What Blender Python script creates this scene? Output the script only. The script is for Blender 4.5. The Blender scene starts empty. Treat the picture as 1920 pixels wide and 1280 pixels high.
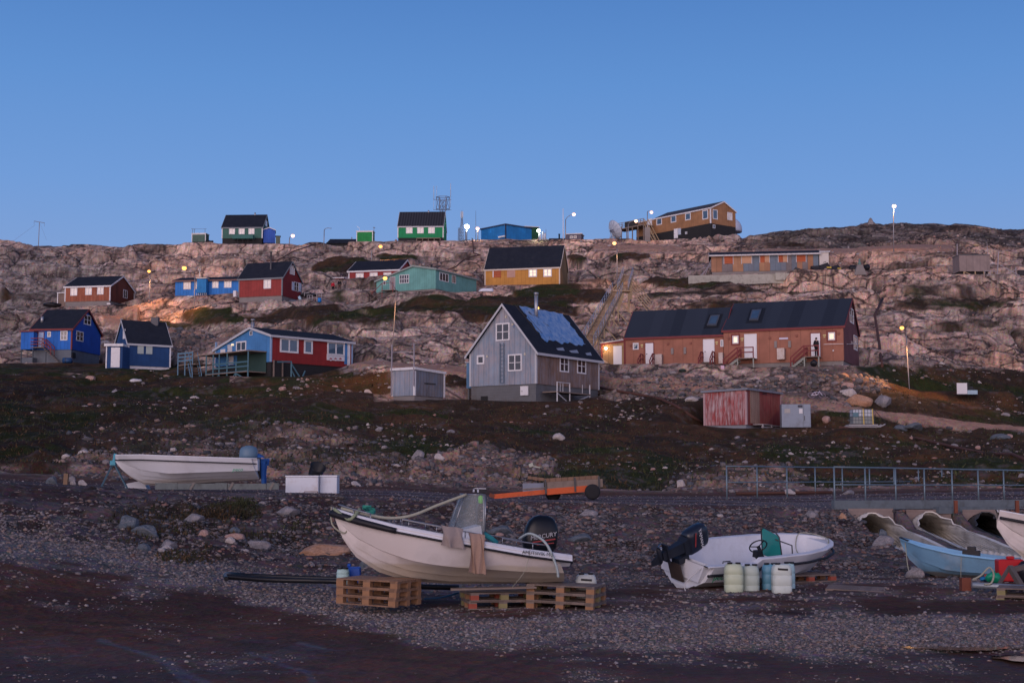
import bpy, bmesh, math, random
import numpy as np
from mathutils import Vector, Matrix
R=math.radians
random.seed(7)
scene=bpy.context.scene; C=scene.collection
# ---------------------------------------------------------------- camera
EYE=2.6; FP=2666.67; PITCH=R(5.504)
cam=bpy.data.objects.new('camera',bpy.data.cameras.new('camera')); C.objects.link(cam); scene.camera=cam
cam.location=(0,0,EYE); cam.rotation_euler=(R(90)+PITCH,0,0)
cam.data.lens=50; cam.data.sensor_width=36; cam.data.clip_end=12000; cam.data.clip_start=.1
# ---------------------------------------------------------------- world (dusk sky, afterglow behind the camera)
w=bpy.data.worlds.new('World'); scene.world=w; w.use_nodes=True
nt=w.node_tree; bg=nt.nodes['Background']
tc=nt.nodes.new('ShaderNodeTexCoord'); sx=nt.nodes.new('ShaderNodeSeparateXYZ'); nt.links.new(tc.outputs['Generated'],sx.inputs[0])
rp=nt.nodes.new('ShaderNodeValToRGB'); nt.links.new(sx.outputs['Z'],rp.inputs[0])
SKY=[(0.0,(.27,.37,.62)),(.14,(.205,.345,.66)),(.20,(.152,.318,.675)),(.27,(.108,.272,.63)),(.34,(.072,.208,.54)),(.42,(.052,.165,.43)),(.6,(.036,.10,.29)),(1,(.02,.052,.17))]
while len(rp.color_ramp.elements)<len(SKY): rp.color_ramp.elements.new(.5)
for e,(p,c) in zip(rp.color_ramp.elements,SKY): e.position=p; e.color=(*c,1)
mx=nt.nodes.new('ShaderNodeMapRange'); nt.links.new(sx.outputs['Y'],mx.inputs[0])
mx.inputs[1].default_value=.15; mx.inputs[2].default_value=-1; mx.inputs[3].default_value=0; mx.inputs[4].default_value=1
r2=nt.nodes.new('ShaderNodeValToRGB'); nt.links.new(sx.outputs['Z'],r2.inputs[0])
GLOW=[(0,(1.15,.66,.48)),(.12,(1.05,.68,.60)),(.35,(.60,.48,.56)),(.7,(.18,.17,.26)),(1,(0,0,0))]
while len(r2.color_ramp.elements)<len(GLOW): r2.color_ramp.elements.new(.5)
for e,(p,c) in zip(r2.color_ramp.elements,GLOW): e.position=p; e.color=(*c,1)
st=nt.nodes.new('ShaderNodeTexSky'); st.sky_type='NISHITA'; st.sun_disc=False; st.sun_elevation=R(1.0); st.sun_rotation=R(165)
def wmix(bt,a,b,f=1.0,fs=None):
    m=nt.nodes.new('ShaderNodeMix'); m.data_type='RGBA'; m.blend_type=bt; m.clamp_result=False
    m.inputs[0].default_value=f
    if fs is not None: nt.links.new(fs,m.inputs[0])
    nt.links.new(a,m.inputs[6]); nt.links.new(b,m.inputs[7]); return m.outputs[2]
g=wmix('ADD',rp.outputs[0],r2.outputs[0],fs=mx.outputs[0])
g=wmix('ADD',g,st.outputs[0],.012)
nt.links.new(g,bg.inputs[0]); bg.inputs[1].default_value=1.0
# ---------------------------------------------------------------- the last warm light, low behind the camera
sl=bpy.data.lights.new('afterglow','SUN'); sl.energy=1.6; sl.angle=R(55); sl.color=(1,.76,.68)
so=bpy.data.objects.new('afterglow',sl); C.objects.link(so)
so.rotation_euler=Vector((.42,1,-.27)).to_track_quat('-Z','Y').to_euler()
scene.view_settings.view_transform='Standard'; scene.view_settings.look='None'; scene.view_settings.exposure=0; scene.view_settings.gamma=1
# ---------------------------------------------------------------- photo geometry
SP,CP=math.sin(PITCH),math.cos(PITCH)
def P(px,py,Y):
    u=(px-960)/FP; v=(640-py)/FP
    dy=CP-v*SP; dz=SP+v*CP
    t=Y/dy
    return Vector((u*t,Y,EYE+dz*t))
def proj(x,y,z):
    f=y*CP+(z-EYE)*SP; up=-y*SP+(z-EYE)*CP
    return 960+FP*x/f, 640-FP*up/f
def XW(px,Y): return P(px,760,Y).x
# ---------------------------------------------------------------- noise
def h2(ix,iy,s=0):
    ix=np.asarray(ix).astype(np.int64); iy=np.asarray(iy).astype(np.int64)
    n=(ix*374761393+iy*668265263+s*974634777)&0xffffffff
    n=((n^(n>>13))*1274126177)&0xffffffff
    n=((n^(n>>16))*2246822519)&0xffffffff
    return ((n^(n>>15))&0xffffff)/float(0x1000000)
def vn(x,y,s=0):
    ix=np.floor(x); iy=np.floor(y); fx=x-ix; fy=y-iy
    fx=fx*fx*fx*(fx*(fx*6-15)+10); fy=fy*fy*fy*(fy*(fy*6-15)+10)
    a=h2(ix,iy,s); b=h2(ix+1,iy,s); c=h2(ix,iy+1,s); d=h2(ix+1,iy+1,s)
    return (a+(b-a)*fx)*(1-fy)+(c+(d-c)*fx)*fy
def fbm(x,y,o=4,s=0,g=.5):
    t=0; a=1; n=0
    for i in range(o):
        t=t+a*vn(x*2**i+i*17.3,y*2**i-i*9.1,s+i); n+=a; a*=g
    return t/n
def blocks(x,y,s=0):
    """fractured-rock field: every voronoi cell is its own tilted facet; returns height, crack distance, cell id"""
    ix=np.floor(x); iy=np.floor(y)
    f1=np.full(x.shape,9.); f2=np.full(x.shape,9.); hh=np.zeros(x.shape); idd=np.zeros(x.shape)
    for dx in (-1,0,1):
        for dy in (-1,0,1):
            cx=ix+dx; cy=iy+dy
            px=cx+h2(cx,cy,s+1); py=cy+h2(cx,cy,s+2)
            d=np.hypot(x-px,y-py)
            hv=(h2(cx,cy,s+3)-.5)+(h2(cx,cy,s+4)-.5)*1.3*(x-px)+(h2(cx,cy,s+5)-.5)*1.3*(y-py)
            n=d<f1
            f2=np.where(n,f1,np.minimum(f2,d)); hh=np.where(n,hv,hh); idd=np.where(n,h2(cx,cy,s+6),idd); f1=np.where(n,d,f1)
    return hh,f2-f1,idd
def sstep(a,b,x):
    t=np.clip((x-a)/(b-a),0,1); return t*t*(3-2*t)
# ---------------------------------------------------------------- terrain: ground contours read off the photograph
PXC=[-500,0,150,300,450,600,750,900,1050,1200,1350,1500,1650,1800,1920,2400]
def row(py,Y): return ([float(v) for v in py],[float(v) for v in (Y if isinstance(Y,(list,tuple)) else [Y]*16)])
ST=[
 row([1290]*16,17.8),
 #      -500  0    150  300  450  600  750  900 1050 1200 1350 1500 1650 1800 1920 2400
 row([1150,1155,1162,1168,1172,1172,1168,1165,1162,1160,1160,1160,1160,1160,1160,1160],23),
 row([1030,1035,1065,1085,1098,1105,1110,1110,1106,1104,1102,1102,1100,1096,1094,1094],27.5),
 row([975,972,990,1012,1040,1060,1062,1060,1060,1060,1060,1060,1066,1066,1060,1060],33),
 row([925,928,935,948,960,972,985,992,996,996,996,1000,1040,1040,1040,1040],[38]*12+[36.6]*4),
 row([909,910,918,928,934,938,944,952,956,960,962,966,991,991,991,991],42.0),
 row([905,906,914,924,928,930,934,940,942,946,950,952,958,960,958,956],43.3),
 row([902,903,910,919,923,925,929,936,938,940,944,946,948,948,946,944],45.0),
 row([898,900,907,914,919,920,922,932,933,933,933,932,927,924,922,922],55),
 row([830,835,838,842,845,845,848,850,858,865,870,875,875,875,872,870],[72]*16),
 row([705,712,722,735,752,762,775,790,805,815,820,818,815,812,810,810],[122,122,120,114,104,98,100,98,96,96,97,98,100,102,104,104]),
 row([680,682,686,692,703,712,745,751,752,752,748,740,745,770,790,790],[157,155,154,148,128,124,113,110,110,110,108,108,108,110,112,112]),
 row([640,650,670,688,668,672,684,700,702,693,692,690,715,745,755,755],[170,168,163,156,142,138,126,122,123,124,124,124,120,122,124,124]),
 row([610,618,620,640,640,618,625,640,640,640,640,640,652,650,640,630],[180,178,174,164,160,150,144,143,143,140,136,134,134,140,145,145]),
 row([580,590,588,585,575,575,580,575,572,570,570,570,580,585,570,560],[195,195,200,196,184,177,172,172,172,168,165,160,158,160,165,165]),
 row([560,575,572,560,566,555,548,538,533,530,528,528,530,530,520,510],[210,208,212,204,190,194,188,196,198,192,192,190,184,184,188,188]),
 row([500,515,525,530,530,515,505,520,508,505,518,517,518,512,508,500],[222,222,222,218,212,212,212,208,212,208,200,199,196,194,196,196]),
 row([465,480,485,488,485,480,478,480,478,470,470,470,472,470,475,470],[235,230,230,230,228,228,228,226,226,224,218,215,212,208,210,210]),
 row([448,451,455,460,458,459,453,448,449,452,453,455,458,462,465,460],[250,240,240,240,238,238,238,238,238,236,230,226,224,222,222,222]),
 row([449,452,456,461,460,461,455,449,450,454,450,430,417,415,424,430],[262,252,252,252,252,252,252,252,252,250,252,256,258,258,258,258]),
]
PXA=np.array(PXC,float)
STN=[(np.array(a),np.array(b)) for a,b in ST]
PADS=[]      # (x,y,rx,ry,rot,z): levelled ground under buildings
DAMP=[]      # same, only calms the rock relief
CULV=[10.85,12.6,14.3]; CR=.69; CZ=.90
def base_h(x,Y,pads=True):
    x=np.asarray(x,float); Y=np.asarray(Y,float)
    Yc=np.maximum(Y,10.)
    px=960+FP*x/Yc
    k=len(STN)
    ys=np.empty((k,)+x.shape); zs=np.empty((k,)+x.shape)
    for i,(py,yy) in enumerate(STN):
        a=np.interp(px,PXA,py); b=np.interp(px,PXA,yy)
        v=(640-a)/FP
        zs[i]=EYE+(SP+v*CP)/(CP-v*SP)*b; ys[i]=b
    out=np.where(Y<ys[0],zs[0],0.)
    for i in range(k-1):
        m=(Y>=ys[i])&(Y<ys[i+1])
        t=np.clip((Y-ys[i])/(ys[i+1]-ys[i]),0,1)
        t=t*.6+.4*t*t*(3-2*t)
        out=np.where(m,zs[i]+(zs[i+1]-zs[i])*t,out)
    m=Y>=ys[-1]
    beyond=zs[-1]-np.clip((Y-ys[-1]),0,60)*.10-np.clip(Y-ys[-1]-60,0,900)*.05
    out=np.where(m,beyond,out)
    # near ground levels off under and behind the camera
    out=np.where(Y<14,0+ (out)*np.clip((Y-6)/8,0,1),out)
    if pads:
        for (cx,cy,rx,ry,rot,z,edge) in PADS:
            c,s=math.cos(rot),math.sin(rot)
            u=np.abs((x-cx)*c+(Y-cy)*s)-rx; v=np.abs(-(x-cx)*s+(Y-cy)*c)-ry
            d=np.hypot(np.maximum(u,0),np.maximum(v,0))
            m=1-sstep(0,edge,d)
            out=out*(1-m)+z*m
    return out
def blob(px,py,L,noise=0):
    t=np.zeros(px.shape)
    for (cx,cy,rx,ry,wt) in L:
        d=((px-cx)/rx)**2+((py-cy)/ry)**2+noise
        t=np.maximum(t,wt*(1-sstep(.5,1.25,d)))
    return t
PATHS=[ # gravel tracks on the hill: photo points, half width in px
 ([(1468,748),(1560,762),(1640,772),(1720,780),(1820,796),(1925,806),(2100,820)],9),
 ([(655,676),(740,683),(860,690),(900,700)],8),
 ([(1125,700),(1200,712),(1330,728)],11),
 ([(205,598),(250,608),(330,622),(400,633),(470,652)],8),
 ([(255,576),(215,583),(170,582)],5),
 ([(1120,462),(1240,463),(1400,470),(1560,470),(1700,462),(1780,462)],6),
]
def pathmask(px,py):
    m=np.zeros(px.shape)
    for pts,hw in PATHS:
        for (a,b),(c,d) in zip(pts[:-1],pts[1:]):
            t=np.clip(((px-a)*(c-a)+(py-b)*(d-b)*6)/((c-a)**2+6*(d-b)**2),0,1)
            dd=np.hypot((px-a-t*(c-a))*.6,py-b-t*(d-b))
            m=np.maximum(m,1-sstep(hw*.55,hw*1.15,dd))
    return m
def masks(x,Y,zb):
    px=960+FP*x/np.maximum(Y*CP+(zb-EYE)*SP,1); py=640-FP*(-Y*SP+(zb-EYE)*CP)/np.maximum(Y*CP+(zb-EYE)*SP,1)
    n1=fbm(x/9,Y/12,4,11); n2=fbm(x/2.2,Y/3,4,23)
    nn=(n1-.5)*1.6+(n2-.5)*.9
    hill=sstep(56,64,Y)
    # dark tundra: everything between the road and the first houses, patches above
    veg=np.maximum.reduce([
        hill*(1-sstep(-20,20,(742-py)+ (n1-.5)*70+np.where(px<430,-52,0)+np.where((px>=430)&(px<700),-35,0)+np.where(px>1600,-55,0))),
        blob(px,py,[(800,566,130,17,.95),(560,585,120,12,.8),(930,566,150,20,1),(690,585,60,9,.7),(1060,545,90,14,.95),(1030,600,90,30,.55),(640,495,60,16,.9),(745,478,45,10,.7),(330,600,55,8,.6),(400,588,60,14,.9),(140,588,90,9,.6),(600,550,60,7,.5),
         (1300,524,110,9,.9),(1420,540,190,12,.7),(1360,570,110,9,.7),(1680,500,80,10,.5),(1800,560,150,13,.7),(1700,600,60,20,.4),(760,520,40,6,.4),(1080,478,20,6,.9),(1180,478,40,7,.8),(1750,545,90,12,.6),(1700,760,130,12,.8),(1850,790,150,14,.9),(870,482,60,9,.5),(140,520,200,30,.35),(400,480,60,10,.45),(90,690,240,12,.9),(1740,480,120,16,.45),(1250,545,60,8,.6),(950,600,60,12,.5),(1480,545,90,8,.55),(1620,640,30,60,.3),(1800,620,120,10,.6),(1880,600,60,10,.5),(1700,560,70,8,.5),(620,590,60,12,.6),(480,620,60,10,.5),(700,520,30,12,.5),(250,505,80,9,.4),(60,545,90,12,.5),(1480,455,60,8,.6),(870,700,60,20,1),(760,715,160,20,.9),(1700,672,40,16,.35)],nn)])
    rockside=blob(px,py,[(1250,715,330,26,.7),(1530,725,120,45,1),(430,860,330,75,.55),(900,880,140,45,.85),(600,870,200,60,.5),(1380,900,130,35,.5),(300,640,90,28,.9),(130,790,160,40,0)],nn)
    veg=veg*(1-.75*rockside)
    path=pathmask(px,py+(n2-.5)*5)
    veg=veg*(1-path)
    rock=hill*(1-veg)*(1-path)*(1-.85*rockside)*(1-.6*sstep(700,760,py))
    road=sstep(42.6,43.6,Y)*(1-sstep(54.5,56.5,Y))
    bank=sstep(30,32,Y)*(1-sstep(42.6,43.6,Y))
    return px,py,veg,rock,path,road,bank,n1,n2,rockside
def H(x,Y,full=False):
    x=np.asarray(x,float); Y=np.asarray(Y,float)
    zb=base_h(x,Y)
    px,py,veg,rock,path,road,bank,n1,n2,rs=masks(x,Y,zb)
    calm=np.ones(x.shape)
    for (cx,cy,rx,ry,rot,z,edge) in PADS+DAMP:
        c,s=math.cos(rot),math.sin(rot)
        u=np.abs((x-cx)*c+(Y-cy)*s)-rx-.3; v=np.abs(-(x-cx)*s+(Y-cy)*c)-ry-.3
        calm=np.minimum(calm,sstep(0,edge,np.hypot(np.maximum(u,0),np.maximum(v,0))))
    calm=calm*(1-.85*blob(px,py,[(1255,464,200,13,.9),(1700,468,110,9,.8),(470,712,120,18,.9),(110,690,120,14,.8)]))
    # fractured gneiss
    wx=x+2.2*(fbm(x/5,Y/5,3,31)-.5); wy=Y+2.2*(fbm(x/5,Y/5,3,37)-.5)
    lx=3.5*(fbm(x/17,Y/17,3,33)-.5); wx=wx+lx; wy=wy+lx*.8
    a1,c1,i1=blocks(wx/12.+wy/26,wy/5.6-wx/40,41); a2,c2,i2=blocks(wx/4.6+wy/14,wy/2.3+wx/9,51); a3,c3,i3=blocks(wx/1.5,wy/.95,61)
    cr=np.minimum(np.minimum(sstep(0,.05,c1)*1.0,sstep(0,.06,c2)*.6+.4),sstep(0,.08,c3)*.35+.65)
    d1=sstep(0,.26,c1); d2=sstep(0,.20,c2); d3=sstep(0,.25,c3)
    cliff=.45+1.1*fbm(x/30,Y/30,3,75); rough=sstep(.35,.65,fbm(x/12,Y/10,3,77))
    rel=((a1*1.5+.75)*d1-.6)*1.25*cliff+((a2*1.0+.40)*d2-.35)*(.28+.45*rough)+((a3*.7+.25)*d3-.18)*(.05+.22*rough)+2.0*(fbm(x/15,Y/11,3,71)-.5)+(.10+.24*rough)*(fbm(x/.7,Y/.6,3,73)-.5)-.75
    far=sstep(235,250,Y)
    rel=rel*(1-.45*far)
    tun=(fbm(x/3.5,Y/3.5,4,81)-.5)*.9+(fbm(x/.8,Y/.8,3,83)-.5)*.28+ .16*rs*a3
    scree=(a3*.40+a2*.35)*sstep(.2,.8,rs)
    beach=(fbm(x/2.5,Y/1.6,4,91)-.5)*.10+(fbm(x/.3,Y/.25,3,93)-.5)*.035
    bk=(fbm(x/1.3,Y/1.3,4,95)-.5)*.42*bank+(fbm(x/.3,Y/.3,3,96)-.5)*.10*bank
    hill=sstep(56,62,Y)
    dz=(rock*rel+veg*(tun+.35*rel*(1-hill*0)*.4)+path*.06*(n2-.5))*hill+scree*hill
    dz=dz*(calm*.94+.06)*(1-.0*far)
    conc=sstep(10.0,10.4,x)*sstep(34,35.5,Y)*(1-sstep(43,43.5,Y))
    dz=dz+(1-hill)*((beach*(1-road*.75))+bk*(1-conc))*calm
    dz=dz-1.25*blob(px,py,[(690,562,100,14,1),(505,584,60,10,.7),(1530,532,130,12,1),(1350,463,85,8,.9),(640,461,60,8,.9),(1845,524,60,8,.6),(470,716,80,9,.35),(180,583,60,8,.6),(1250,700,120,8,.25)])
    z=zb+dz
    if full: return z,dict(px=px,py=py,veg=veg,rock=rock,path=path,road=road,bank=bank,n1=n1,n2=n2,rs=rs,cr=cr,i1=i1,i2=i2,i3=i3,calm=calm,conc=conc,hill=hill)
    return z
def hz(x,Y): return float(H(np.array([x]),np.array([Y]))[0])
def gz(px,Y):
    x=XW(px,Y); return Vector((x,Y,hz(x,Y)))
# ---------------------------------------------------------------- material helpers
MATS={}
class NM:
    def __init__(s,name):
        s.m=bpy.data.materials.new(name); s.m.use_nodes=True; s.t=s.m.node_tree
        s.b=s.t.nodes['Principled BSDF']; s.b.inputs['Specular IOR Level'].default_value=.3
    def n(s,typ,**kw):
        o=s.t.nodes.new('ShaderNode'+typ)
        for k,v in kw.items():
            if k.startswith('i_'):
                key=k[2:]; key=int(key) if key.isdigit() else key
                if hasattr(v,'is_linked') or isinstance(v,bpy.types.NodeSocket): s.t.links.new(v,o.inputs[key])
                else: o.inputs[key].default_value=v
            else: setattr(o,k,v)
        return o
    def lk(s,a,b): s.t.links.new(a,b)
    def noise(s,vec,scale,detail=4,rough=.6):
        o=s.n('TexNoise',i_Scale=scale,i_Detail=detail,i_Roughness=rough)
        if vec is not None: s.lk(vec,o.inputs['Vector'])
        return o.outputs[0]
    def ramp(s,f,stops):
        o=s.n('ValToRGB'); s.lk(f,o.inputs[0]); e=o.color_ramp.elements
        while len(e)<len(stops): e.new(.5)
        for q,(p,c) in zip(e,stops):
            q.position=p; q.color=(c,c,c,1) if isinstance(c,(int,float)) else (*c,1)
        return o.outputs[0]
    def mix(s,f,a,b,bt='MIX'):
        o=s.n('Mix',data_type='RGBA',blend_type=bt)
        for k,v in ((0,f),(6,a),(7,b)):
            if isinstance(v,bpy.types.NodeSocket): s.lk(v,o.inputs[k])
            elif isinstance(v,(int,float)) and k==0: o.inputs[0].default_value=v
            elif isinstance(v,(int,float)): o.inputs[k].default_value=(v,v,v,1)
            else: o.inputs[k].default_value=(*v,1)
        return o.outputs[2]
    def math(s,op,a,b=0.,c=None):
        o=s.n('Math',operation=op)
        for k,v in enumerate((a,b) if c is None else (a,b,c)):
            if isinstance(v,bpy.types.NodeSocket): s.lk(v,o.inputs[k])
            else: o.inputs[k].default_value=v
        return o.outputs[0]
    def bump(s,hgt,st=.3,d=.02):
        o=s.n('Bump',i_Strength=st,i_Distance=d); s.lk(hgt,o.inputs['Height']); s.lk(o.outputs[0],s.b.inputs['Normal'])
    def col(s,v):
        if isinstance(v,bpy.types.NodeSocket): s.lk(v,s.b.inputs['Base Color'])
        else: s.b.inputs['Base Color'].default_value=(*v,1)
    def rough(s,v):
        if isinstance(v,bpy.types.NodeSocket): s.lk(v,s.b.inputs['Roughness'])
        else: s.b.inputs['Roughness'].default_value=v
def mat(name,rgb,rough=.7,var=.18,scale=3.,metal=0,spec=.3,dirt=None,emit=0,alpha=1,trans=0):
    """plain coated surface with soft mottling and optional dirt"""
    if name in MATS: return MATS[name]
    q=NM(name); tcn=q.n('TexCoord').outputs['Object']
    nz=q.noise(tcn,scale,5,.65)
    c=q.mix(nz,tuple(v*(1-var) for v in rgb),tuple(min(1,v*(1+var)) for v in rgb))
    if dirt:
        d=q.ramp(q.noise(tcn,scale*.6+.7,6,.7),[(.5,0),(.68,1)])
        c=q.mix(q.math('MULTIPLY',d,dirt[1]),c,dirt[0])
    q.col(c); q.rough(rough); q.b.inputs['Metallic'].default_value=metal; q.b.inputs['Specular IOR Level'].default_value=spec
    q.bump(q.noise(tcn,scale*7,3),.15,.01)
    if emit: q.b.inputs['Emission Color'].default_value=(*rgb,1); q.b.inputs['Emission Strength'].default_value=emit
    if alpha<1: q.b.inputs['Alpha'].default_value=alpha
    if trans: q.b.inputs['Transmission Weight'].default_value=trans
    MATS[name]=q.m; return q.m
def boards(name,rgb,wdt=.5,groove=.4,var=.12,wear=None,wearamt=.5,rough=.75,horiz=False,gw=.035,alts=None):
    """painted or bare board cladding; UVs are metres along and up the wall"""
    if name in MATS: return MATS[name]
    q=NM(name); uv=q.n('UVMap').outputs[0]; s=q.n('SeparateXYZ'); q.lk(uv,s.inputs[0])
    U=s.outputs[1 if horiz else 0]
    k=q.math('DIVIDE',U,wdt); fr=q.math('FRACT',k); fl=q.math('FLOOR',k)
    wn=q.n('TexWhiteNoise',noise_dimensions='1D'); q.lk(fl,wn.inputs['W'])
    mp=q.n('Mapping'); q.lk(uv,mp.inputs[0]); mp.inputs['Scale'].default_value=(1,6,1) if horiz else (6,.8,1)
    cmb=q.n('CombineXYZ'); q.lk(wn.outputs[0],cmb.inputs[2])
    ad=q.n('VectorMath',operation='ADD'); q.lk(mp.outputs[0],ad.inputs[0]); sc2=q.n('VectorMath',operation='SCALE'); q.lk(cmb.outputs[0],sc2.inputs[0]); sc2.inputs['Scale'].default_value=19; q.lk(sc2.outputs[0],ad.inputs[1])
    grain=q.noise(ad.outputs[0],1.5,6,.7)
    f=q.math('ADD',q.math('MULTIPLY',wn.outputs[0],.6),q.math('MULTIPLY',grain,.4))
    c=q.mix(f,tuple(v*(1-var) for v in rgb),tuple(v*(1+var) for v in rgb))
    if alts:
        st=[(i/len(alts),a) for i,a in enumerate(alts)]
        o=q.n('ValToRGB'); o.color_ramp.interpolation='CONSTANT'; e=o.color_ramp.elements
        while len(e)<len(st): e.new(.5)
        for a,(p,cc) in zip(e,st): a.position=p; a.color=(*cc,1)
        wn2=q.n('TexWhiteNoise',noise_dimensions='1D'); q.lk(q.math('ADD',fl,7.3),wn2.inputs['W']); q.lk(wn2.outputs[0],o.inputs[0])
        c=q.mix(.75,c,o.outputs[0]); c=q.mix(q.math('MULTIPLY',grain,.5),c,.12,'MULTIPLY') if False else c
    c=q.mix(1.,c,q.ramp(q.noise(uv,.55,5,.65),[(.30,.78),(.70,1.2)]),'MULTIPLY')
    if wear:
        big=q.noise(uv,.45,3,.6)
        d=q.ramp(q.math('ADD',q.math('MULTIPLY',grain,.6),q.math('MULTIPLY',big,.4)),[(.44,0),(.6,1)])
        c=q.mix(q.math('MULTIPLY',d,wearamt),c,wear)
    gr=q.math('LESS_THAN',fr,gw/wdt) 
    c=q.mix(q.math('MULTIPLY',gr,1-groove),c,tuple(v*.25 for v in rgb))
    q.col(c); q.rough(rough)
    q.bump(q.math('SUBTRACT',q.math('MULTIPLY',grain,.3),gr),.5,.02)
    MATS[name]=q.m; return q.m
def concrete(name,rgb,rough=.9,horiz=.2):
    if name in MATS: return MATS[name]
    q=NM(name); tcn=q.n('TexCoord').outputs['Object']
    s=q.n('SeparateXYZ'); q.lk(tcn,s.inputs[0])
    fr=q.math('FRACT',q.math('DIVIDE',s.outputs[2],horiz)); ln=q.math('LESS_THAN',fr,.10)
    n=q.noise(tcn,1.3,6,.7); n2=q.noise(tcn,9,4,.6)
    c=q.mix(q.math('ADD',q.math('MULTIPLY',n,.7),q.math('MULTIPLY',n2,.3)),tuple(v*.6 for v in rgb),tuple(v*1.35 for v in rgb))
    c=q.mix(q.math('MULTIPLY',ln,.35),c,tuple(v*.5 for v in rgb))
    st=q.ramp(q.noise(tcn,.5,5,.7),[(.52,0),(.66,1)])
    c=q.mix(q.math('MULTIPLY',st,.45),c,(rgb[0]*.7,rgb[1]*.55,rgb[2]*.45))
    q.col(c); q.rough(rough); q.bump(n2,.4,.02); MATS[name]=q.m; return q.m
# ---------------------------------------------------------------- mesh builder
class MB:
    def __init__(s): s.v=[]; s.f=[]; s.uv=[]; s.sm=[]
    def face(s,pts,uv=None,smooth=False):
        k=len(s.v); s.v+= [tuple(p) for p in pts]; s.f.append(tuple(range(k,k+len(pts))))
        if uv is None:
            p0=Vector(pts[0]); n=Vector((0,0,0))
            for i in range(1,len(pts)-1): n+=(Vector(pts[i])-p0).cross(Vector(pts[i+1])-p0)
            if n.length<1e-12: n=Vector((0,0,1))
            n.normalize()
            if abs(n.z)<.95: a=Vector((-n.y,n.x,0)).normalized()
            else: a=Vector((1,0,0))
            b=n.cross(a)
            uv=[(Vector(p).dot(a),Vector(p).dot(b)) for p in pts]
        s.uv.append(uv); s.sm.append(smooth)
    def box8(s,c):
        for q in ((0,3,2,1),(4,5,6,7),(0,1,5,4),(1,2,6,5),(2,3,7,6),(3,0,4,7)): s.face([c[i] for i in q])
    def box(s,x0,x1,y0,y1,z0,z1,M=None):
        c=[Vector(p) for p in ((x0,y0,z0),(x1,y0,z0),(x1,y1,z0),(x0,y1,z0),(x0,y0,z1),(x1,y0,z1),(x1,y1,z1),(x0,y1,z1))]
        if M is not None: c=[M@p for p in c]
        s.box8(c)
    def bar(s,a,b,w,h=None,up=Vector((0,0,1))):
        a=Vector(a); b=Vector(b); h=h or w; d=(b-a)
        if d.length<1e-6: return
        d.normalize()
        if abs(d.dot(up))>.98: up=Vector((0,1,0))
        x=d.cross(up).normalized()*w/2; y=x.cross(d).normalized()*h/2
        s.box8([a-x-y,a+x-y,a+x+y,a-x+y,b-x-y,b+x-y,b+x+y,b-x+y])
    def tube(s,pts,r,n=8,cap=True,smooth=True):
        pts=[Vector(p) for p in pts]; rr=r if isinstance(r,(list,tuple)) else [r]*len(pts)
        rings=[]; ref=None
        for i,p in enumerate(pts):
            d=(pts[min(i+1,len(pts)-1)]-pts[max(i-1,0)]).normalized()
            if ref is None: ref=Vector((0,0,1)) if abs(d.z)<.9 else Vector((1,0,0))
            x=d.cross(ref).normalized(); y=x.cross(d).normalized(); ref=y
            rings.append([p+(x*math.cos(t)+y*math.sin(t))*rr[i] for t in [2*math.pi*k/n for k in range(n)]])
        for a,b in zip(rings[:-1],rings[1:]):
            for k in range(n): s.face([a[k],a[(k+1)%n],b[(k+1)%n],b[k]],smooth=smooth)
        if cap: s.face(rings[0][::-1]); s.face(rings[-1])
    def lathe(s,prof,o=(0,0,0),n=16,M=None,smooth=True):
        o=Vector(o); rings=[]
        for r,z in prof:
            ring=[Vector((r*math.cos(2*math.pi*k/n),r*math.sin(2*math.pi*k/n),z)) for k in range(n)]
            rings.append([(M@p if M is not None else p)+o for p in ring])
        for a,b in zip(rings[:-1],rings[1:]):
            for k in range(n): s.face([a[k],a[(k+1)%n],b[(k+1)%n],b[k]],smooth=smooth)
        if prof[0][0]>1e-4: s.face(rings[0][::-1])
        if prof[-1][0]>1e-4: s.face(rings[-1])
    def grid(s,G,smooth=True,thick=None):
        for i in range(len(G)-1):
            for j in range(len(G[0])-1): s.face([G[i][j],G[i+1][j],G[i+1][j+1],G[i][j+1]],smooth=smooth)
    def build(s,name,m,parent=None,split=False,bevel=0):
        if split: return s._split(name,m,parent)
        me=bpy.data.meshes.new(name); me.from_pydata(s.v,[],s.f)
        uvl=me.uv_layers.new(name='UVMap'); k=0
        for f,u in zip(s.f,s.uv):
            for q in u: uvl.data[k].uv=q; k+=1
        me.polygons.foreach_set('use_smooth',s.sm)
        bm=bmesh.new(); bm.from_mesh(me)
        bmesh.ops.remove_doubles(bm,verts=bm.verts,dist=1e-5)
        bmesh.ops.recalc_face_normals(bm,faces=bm.faces)
        if bevel: bmesh.ops.bevel(bm,geom=bm.edges[:],offset=bevel,segments=1,affect='EDGES')
        bm.to_mesh(me); bm.free()
        me.materials.append(m)
        o=bpy.data.objects.new(name,me); C.objects.link(o)
        if parent: o.parent=parent
        return o
def _split(s,name,m,parent):
    """every separate piece becomes an object of its own; returns the first"""
    key=lambda p:(round(p[0],4),round(p[1],4),round(p[2],4)); par={}
    def find(a):
        while par[a]!=a: par[a]=par[par[a]]; a=par[a]
        return a
    for f in s.f:
        ks=[key(s.v[i]) for i in f]
        for k in ks: par.setdefault(k,k)
        for k in ks[1:]: par[find(k)]=find(ks[0])
    grp={}
    for j,f in enumerate(s.f): grp.setdefault(find(key(s.v[f[0]])),[]).append(j)
    first=None
    for js in grp.values():
        q=MB()
        for j in js: q.face([s.v[i] for i in s.f[j]],s.uv[j],s.sm[j])
        o=q.build(name,m,parent); first=first or o
    return first
MB._split=_split
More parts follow.
